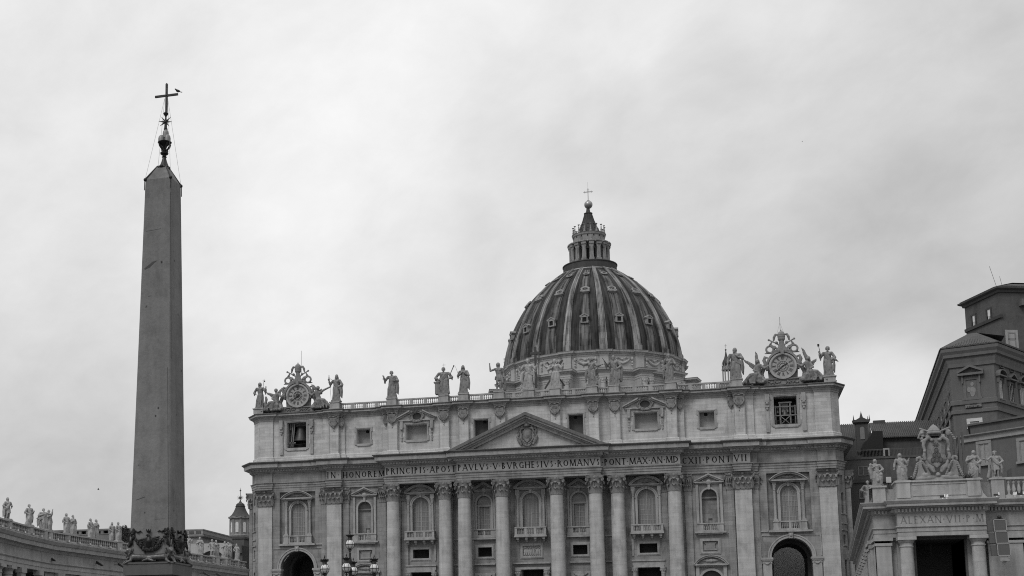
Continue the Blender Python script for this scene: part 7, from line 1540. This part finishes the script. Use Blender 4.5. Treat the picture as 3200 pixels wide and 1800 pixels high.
pic = wframe('framed_picture', FA, *R1(1238, 1005), *R1(1345, 1180), DTR, PA_, .5, stone('faded_picture', .12, patch=.5, fine=.4), ped=1)
m = M(); u0, z0 = FA.uv(*R1(1292, 1100)); FA.poly(m, [(u0+.5*math.cos(a)*(1+.2*math.sin(3*a)), z0-.4+.9*math.sin(a)) for a in [2*PI*i/14 for i in range(14)]], .1, .06); FA.poly(m, [(u0+.28*math.cos(2*PI*i/12), z0+.95+.36*math.sin(2*PI*i/12)) for i in range(12)], .1, .06); FA.poly(m, [(u0-.55+.3*math.cos(2*PI*i/12), z0+.0+.5*math.sin(2*PI*i/12)) for i in range(12)], .12, .06); m.build('picture_shapes', stone('faded_picture_light', .2, patch=.5, fine=.4), pic)
m = M(); u0, z0 = FA.uv(*R1(1228, 1282)); u1, z1_ = FA.uv(*R1(1382, 1238)); FA.slab(m, u0, u1, z0, z1_, .42); plq = m.build('plaque', stone('plaque_stone', .17), PA_)
m = M(); m2 = M(); write(m2, 'MATER', -1.0, 1.0, .55, .5, 0, .05, .2); write(m2, 'ECCLESIAE', -1.7, 1.7, -.25, .5, 0, .05, .2); mid = (u0+u1)/2; zc_ = (z0+z1_)/2
k_ = (u1-u0)/4.6; su = 1 if FA.u.x > 0 else -1
m2.v = [tuple(FA.p+FA.u*(mid+su*x*k_)+FA.n*(.43-y)+Vector((0, 0, zc_+(z-.25)*k_))) for x, y, z in m2.v]; m2.build('plaque_letters', plain('dark_letter', .03, .7), plq)
FRt = Pl(R1(1490, 780)[0], (CRp-CAM_POS).dot(FW), 31.6, R1(1490, 780)[1])
for x0, x1, ya, yb, yc, yd, pd_ in ((1548, 1584, 1010, 1192, 845, 893, 2), (1650, 1690, 1052, 1226, 880, 935, 1), (1752, 1800, 1085, 1260, 915, 972, 2), (1870, 1925, 1130, 1310, 950, 1010, 1)):
    wframe('window', FRt, *R1(x0, ya), *R1(x1, yb), DTR, PA_, .3, CURT if x0 != 1650 else BLACK, ped=pd_, shut=WSH); wframe('window', FRt, *R1(x0+5, yc), *R1(x1-3, yd), DTR, PA_, .15, BLACK)
LF = Pl(R1(1068, 830)[0], (CLp-CAM_POS).dot(FW), 4.2, R1(1068, 830)[1])
for k in range(11):
    u = 5+k*8.5; c = LF.p+LF.u*u; z = CLp.z
    m = M(); LF.slab(m, u-.8, u+.8, -11.5-.0, -6.2, .1); w = m.build('window', CURT, PA_); m = M(); LF.slab(m, u-1.2, u-.8, -11.8, -5.8, .35); LF.slab(m, u+.8, u+1.2, -11.8, -5.8, .35); LF.slab(m, u-1.9, u+1.9, -5.2, -4.7, 1.1)
    for q in (-1, 1): LF.poly(m, [(u+q*1.9, -4.7), (u+q*1.9, -4.3), (u, -3.2), (u, -3.6)], 1.1, 1.1); LF.slab(m, u+q*1.2-.25, u+q*1.2+.25, -6.6, -5.2, .9)
    m.build('window_frame', DTR, w)
# tower block above
TC = R1(1548, 200); TD = 272
TL = Pl(TC[0], TD, -21.2, TC[1]); TR = Pl(TC[0], TD, 69, TC[1]); TW = thing('tower_house', 'tall dark tower house with overhanging tiled roof above the palace', 'building', (TL.p.x, TL.p.y, 0))
cL = TL.at(*R1(1222, 400)); c0 = TL.p; ztw = TL.at(*R1(1546, 125)).z; lT = (cL-c0).dot(TL.u); 
a_ = Vector((c0.x, c0.y)); b_ = Vector((cL.x, cL.y)); uR = Vector((TR.u.x, TR.u.y)); d_ = a_+uR*45; e_ = b_+uR*45
ring = [tuple(b_), tuple(a_), tuple(d_), tuple(e_)]
m = M(); m.sweep(ring, [(0, 20), (0, ztw)], closed=True); m.build('wall', DRK2, TW)
m = M(); m.sweep(ring, [(.0, ztw-.9), (.3, ztw-.8), (.4, ztw-.4), (.7, ztw-.25), (.95, ztw-.1), (1.0, ztw+.2), (-6.5, ztw+2.9), (-6.6, ztw+2.9)], closed=True)
for p, u, n in seg_points(ring+[ring[0]], .5): rl_ = min(6.3, (min((p-Vector(q_)).length for q_ in ring)+.3)*.8); m.bar((p.x+n.x*.95, p.y+n.y*.95, ztw+.25), (p.x+n.x*(.95-rl_), p.y+n.y*(.95-rl_), ztw+.25+rl_*.33), .22, .14)
m.build('roof', TILE, TW)
zs = TL.at(*R1(1230, 530)).z-.0; zs2 = TL.at(*R1(1546, 415)).z; zsm = (zs+zs2)/2; m = M(); m.sweep([tuple(b_), tuple(a_), tuple(a_+uR*.3)], [(0, zsm-.4), (.35, zsm-.3), (.4, zsm+.3), (0, zsm+.4)], caps=False); m.build('string_course', stone('dark_trim', .06), TW)
DF = plain('dark_window_surround', .05, .7)
for x0, y0, x1, y1 in ((1296, 388, 1326, 490), (1440, 330, 1474, 433)):
    w = wframe('window', TL, *R1(x0, y0), *R1(x1, y1), DF, TW, .38, BLACK); m = M(); ua, zb1 = TL.uv(*R1(x0, y0)); ub, _ = TL.uv(*R1(x1, y0)); _, zm = TL.uv(*R1((x0+x1)/2, y0+.62*(y1-y0))); _, zt1 = TL.uv(*R1((x0+x1)/2, y0)); TL.slab(m, min(ua, ub), max(ua, ub), zm, zt1, .12); m.build('roller_blind', WSH, w); m = M(); um = (ua+ub)/2; _, zlo = TL.uv(*R1((x0+x1)/2, y1)); TL.slab(m, um-.08, um+.08, zlo, zm, .1); TL.slab(m, max(ua, ub)-.25, max(ua, ub)-.05, zlo, zm, .1); m.build('window_bar', WSH, w)
w = wframe('window', TL, *R1(1470, 622), *R1(1498, 700), DF, TW, .1, BLACK); m = M(); 
for xa, xb in ((1448, 1468), (1500, 1524)): ua, _ = TL.uv(*R1(xa, 640)); ub, _ = TL.uv(*R1(xb, 640)); _, z0 = TL.uv(*R1((xa+xb)/2, 700)); _, z1_ = TL.uv(*R1((xa+xb)/2, 620)); TL.slab(m, min(ua, ub), max(ua, ub), z0, z1_, .2)
m.build('open_shutters', WSH, w)
m = M(); ua, za = TR.uv(*R1(1618, 730)); ub, zb1 = TR.uv(*R1(1722, 530)); TR.slab(m, ua, ub, za, zb1, .15); pq = m.build('wall_tablet', stone('tablet_stone', .3, patch=.2), TW); m = M(); w_ = .22
for p_ in ((ua+.5, ub-.5, zb1-.7, zb1-.5), (ua+.5, ub-.5, za+.5, za+.7), (ua+.5, ua+.7, za+.7, zb1-.7), (ub-.7, ub-.5, za+.7, zb1-.7), ((ua+ub)/2-.8, (ua+ub)/2+.8, za+2.2, za+2.6)): TR.slab(m, *p_, .2)
m.build('tablet_lines', stone('tablet_line', .2), pq)
m = M(); q = TR.at(*R1(1760, 240)); TR.slab(m, *(TR.uv(*R1(1735, 275))[0], TR.uv(*R1(1800, 245))[0]), *(TR.uv(*R1(1760, 300))[1], TR.uv(*R1(1760, 240))[1]), 1.2); m.build('wall_hood', DTR, TW)
m = M(); p = TL.at(*R1(1522, 108)); m.tube([(p.x, p.y, p.z), (p.x-1.0, p.y, p.z+4.2)], .035, 5); p = TR.at(*R1(1575, 95)); m.tube([(p.x, p.y, p.z), (p.x-.3, p.y, p.z+1.8)], .03, 5); m.build('roof_rods', IRON, TW)
# mid building just behind the pavilion
MB = Pl(R2(1062, 300)[0], 190, 132.2, R2(1062, 300)[1]); ML = Pl(R2(1062, 300)[0], 190, 8, R2(1062, 300)[1]); MH = thing('rendered_house', 'plain grey rendered house with shuttered windows behind the right pavilion statues', 'building', (MB.p.x, MB.p.y, 0))
zt2 = MB.at(*R2(1062, 245)).z; a_ = Vector((MB.p.x, MB.p.y)); uM = Vector((MB.u.x, MB.u.y)); bL = a_+Vector((ML.u.x, ML.u.y))*40; ring = [tuple(bL), tuple(a_), tuple(a_+uM*45)]
m = M(); m.sweep(ring, [(0, 0), (0, zt2), (-20, zt2)], caps=False); m.build('wall', DRK, MH)
m = M(); m.sweep(ring, [(0, zt2-.9), (.25, zt2-.8), (.3, zt2-.2), (.7, zt2), (.75, zt2+.15), (.1, zt2+.25)], caps=False); m.build('cornice', stone('pale_band', .3, patch=.15, streak=.3), MH)
za = MB.at(*R2(1075, 160)).z; m = M(); ring2 = [tuple(a_+uM*.8+Vector((8, 38))), tuple(a_+uM*.8+Vector((.9, 1.2))), tuple(a_+uM*45+Vector((.9, 1.2)))]
m.sweep(ring2, [(0, zt2), (0, za+.3), (.35, za+.35), (.35, za+.6), (-8, za+.8)], caps=False); m.build('roof_storey', stone('dark_storey_render', .10, patch=.15), MH)
for x0, y0, x1, y1 in ((1238, 295, 1325, 470), (1590, 265, 1690, 445), (1960, 235, 2070, 420), (2360, 205, 2480, 395)):
    w = wframe('window', MB, *R2(x0, y0), *R2(x1, y1), stone('window_trim', .24, patch=.1), MH, .38, CURT); m = M(); u0, zl = MB.uv(*R2(x0, y1)); u1, _ = MB.uv(*R2(x1, y1)); _, zh = MB.uv(*R2((x0+x1)/2, y0)); _, zl = MB.uv(*R2((x0+x1)/2, y1)); s0, s1 = sorted((u0, u1)); MB.slab(m, s0, s0+.12, zl, zh, .12); MB.slab(m, s0+(s1-s0)*.5-.06, s0+(s1-s0)*.5+.06, zl, zh, .12); MB.slab(m, s0, s1, zh-.1, zh, .12); m.build('shutter_frame', stone('window_trim', .24), w)
rh = M(); p = MB.at(*R2(1440, 560)); rh.prism([(p.x-.2, p.z), (p.x+2.8, p.z-.1), (p.x+3.3, p.z-.5), (p.x+3.2, p.z-1.2), (p.x-.2, p.z-1.2)], p.y-6, p.y-3); rh.build('dark_lean_to_roof', stone('dark_storey_render', .1), MH)
for k, (dx, h) in enumerate(((0, 2.6), (.5, 3.0), (1.0, 2.4), (1.4, 2.8))):
    m = M(); p = at_y(R2(985, 370)[0], R2(985, 370)[1], -70); m.box(p.x+dx-.13, p.x+dx+.13, -70, -69.7, p.z-6, p.z+h*.9); m.build('chimney_pipe', stone('dark_storey_render', .1), MH)
# chapel roofs with the bell-cote between basilica and palace
CH = thing('chapel_building', 'dark tiled long roofed building with small bell turret right of the basilica', 'building', (66, 30, 0)); Y = 30
m = M(); m.box(57, 78, Y+.3, Y+16, 0, 45.9); m.build('wall', stone('dark_chapel_wall', .085, patch=.35, streak=.4, dark=.4), CH)
m = M(); m.add([(64.2, Y-.5, 45.7), (78, Y-.5, 45.55), (78, Y+6, 49.6), (64.2, Y+6, 49.8)], [(0, 1, 2, 3)]); m.add([(57, Y+2, 45.7), (64.3, Y+2, 45.7), (64.3, Y+6, 49.7), (57, Y+6, 49.7)], [(0, 1, 2, 3)])
for i in range(38): x = 64.4+i*.36; m.bar((x, Y-.5, 45.78), (x, Y+6, 49.8), .17, .16)
for i in range(20): x = 57.2+i*.36; m.bar((x, Y+2, 45.75), (x, Y+6, 49.8), .17, .16)
m.box(65.0, 67.2, Y+5.5, Y+6.6, 49.5, 50.2); m.build('roof', TILE, CH)
m = M(); m.box(61.1, 63.25, Y-.2, Y+1.4, 43, 48.9); m.box(60.95, 63.4, Y-.3, Y+1.5, 47.0+1.75, 49.0); bt = m.build('bell_turret', stone('dark_turret', .07, patch=.3), CH)
m = M(); m.prism([(60.7, 49.0), (63.65, 49.0), (63.8, 49.55), (63.2, 49.5), (62.6, 49.85), (62.2, 50.0), (61.7, 49.85), (61.1, 49.5), (60.55, 49.55)], Y-.6, Y+1.6); m.lathe([(.4, 49.8), (.32, 50.1), (.2, 50.5), (.08, 51.0), (0, 51.4)], (62.2, Y+.2, 0), 10)
for x in (60.7, 63.65, 60.9, 63.5): m.lathe([(.14, 49.3), (.1, 49.7), (.02, 50.5)], (x, Y-.3 if x in (60.7, 63.65) else Y+1.3, 0), 8)
for x in (60.9, 63.4): m.lathe([(.12, 46.0), (.08, 46.4), (.01, 47.3)], (x, Y-.4, 0), 8)
m.build('turret_cap', stone('dark_turret', .07, patch=.3), bt); m = M(); m.plate(archpoly(62.2, .42, 45.6, 47.7, 10), (0, Y-.25, 0), (1, 0, 0), (0, 0, 1), .1); m.build('turret_niche', stone('niche_grey', .2, patch=.2), bt)
m = M(); P2 = lambda x, y: at_y(R2(x, y)[0], R2(x, y)[1], Y-2.5); m.prism([(P2(x, y).x, P2(x, y).z) for x, y in ((385, 185), (300, 187), (285, 222), (255, 260), (218, 292), (206, 328), (206, 362), (392, 356))], Y-2.5, Y-.4); m.build('dark_shape', plain('near_black', .012, .7), CH)  # near-black prism with a stepped outline before the chapel wall
TE = thing('terrace_wall', 'grey rendered terrace wall with railing below the chapel roof', 'wall', (66, 18, 0)); YT = 18
pz = lambda x, y, yy=YT: at_y(R2(x, y)[0], R2(x, y)[1], yy)
zt3 = pz(400, 405).z; zm3 = pz(300, 610).z; m = M(); m.box(57.2, 76, YT, YT+9, zm3, zt3); m.box(57.2, 76, YT-.15, YT, zt3-.45, zt3-.1); m.build('upper_wall', DRK, TE); m = M(); m.box(57.2, 76, YT-.6, YT+.1, 5, zm3-.5); m.box(57.2, 76, YT-.9, YT+.2, zm3-.6, zm3); m.build('lower_wall', stone('dark_lower_wall', .09, patch=.2), TE)
m = M(); m.box(57.2, 75, YT+.3, YT+.36, zt3+1.35, zt3+1.42)
for i in range(70): m.box(57.3+i*.25, 57.34+i*.25, YT+.31, YT+.35, zt3, zt3+1.38)
m.build('railing', plain('grey_railing', .12, .5), TE); m = M(); p = pz(420, 400); m.box(p.x-.55, p.x+.55, YT-.1, YT+.5, zt3, zt3+1.5); m.build('small_dormer', stone('pale_band', .3), TE); m = M(); m.box(p.x-.25, p.x+.3, YT-.14, YT-.1, zt3, zt3+1.2); m.build('dormer_opening', BLACK, TE)
for (x0, y0, x1, y1), tr_ in (((180, 500, 253, 570), 1), ((192, 700, 250, 768), 2)):
    yy = YT-(.0 if tr_ == 1 else .6); p = pz(x0, y1, yy); q = pz(x1, y0, yy); m = M(); m.box(p.x, q.x, yy-.05, yy+.1, p.z, q.z); w = m.build('window', DRK if tr_ == 1 else DRK2, TE); m = M(); f_ = .12 if tr_ == 1 else .22
    for a0, a1, c0, c1 in ((p.x-f_, p.x, p.z, q.z), (q.x, q.x+f_, p.z, q.z), (p.x-f_, q.x+f_, q.z, q.z+f_), (p.x-f_, q.x+f_, p.z-f_, p.z), ((p.x+q.x)/2-f_/2, (p.x+q.x)/2+f_/2, p.z, q.z)): m.box(a0, a1, yy-.12, yy+.1, c0, c1)
    m.build('window_frame', stone('window_trim', .24), w)
# low walls with pale pipes in the gap, and the yard wall seen through the right archway
GP = thing('yard_wall', 'plain grey yard wall seen through the right archway of the church', 'wall', (50, 44, 0)); m = M(); m.box(41.1, 70, 44, 45, 0, 30.0); m.box(52.2, 52.35, 43.9, 44, 0, 30); m.box(46.6, 46.8, 43.9, 44, 0, 30); m.build('wall', stone('yard_render', .6, patch=.1, streak=.15), GP)
g = M(); g.box(-4000, 4000, -4000, 6000, -.5, 0)
tag(g.build('square_paving', stone('cobbles', .12, blocks=.2, bw=.3, bh=.15)), 'grey stone paving of the square', None, kind='structure')
g = M()
for i in range(12): g.box(-60+i*.0, 60, -36+i*1.9, -2, .02+i*.7, .7+i*.7)
tag(g.build('church_steps', stone('step_travertine', .2)), 'broad pale stone steps rising to the church front', None, kind='structure')
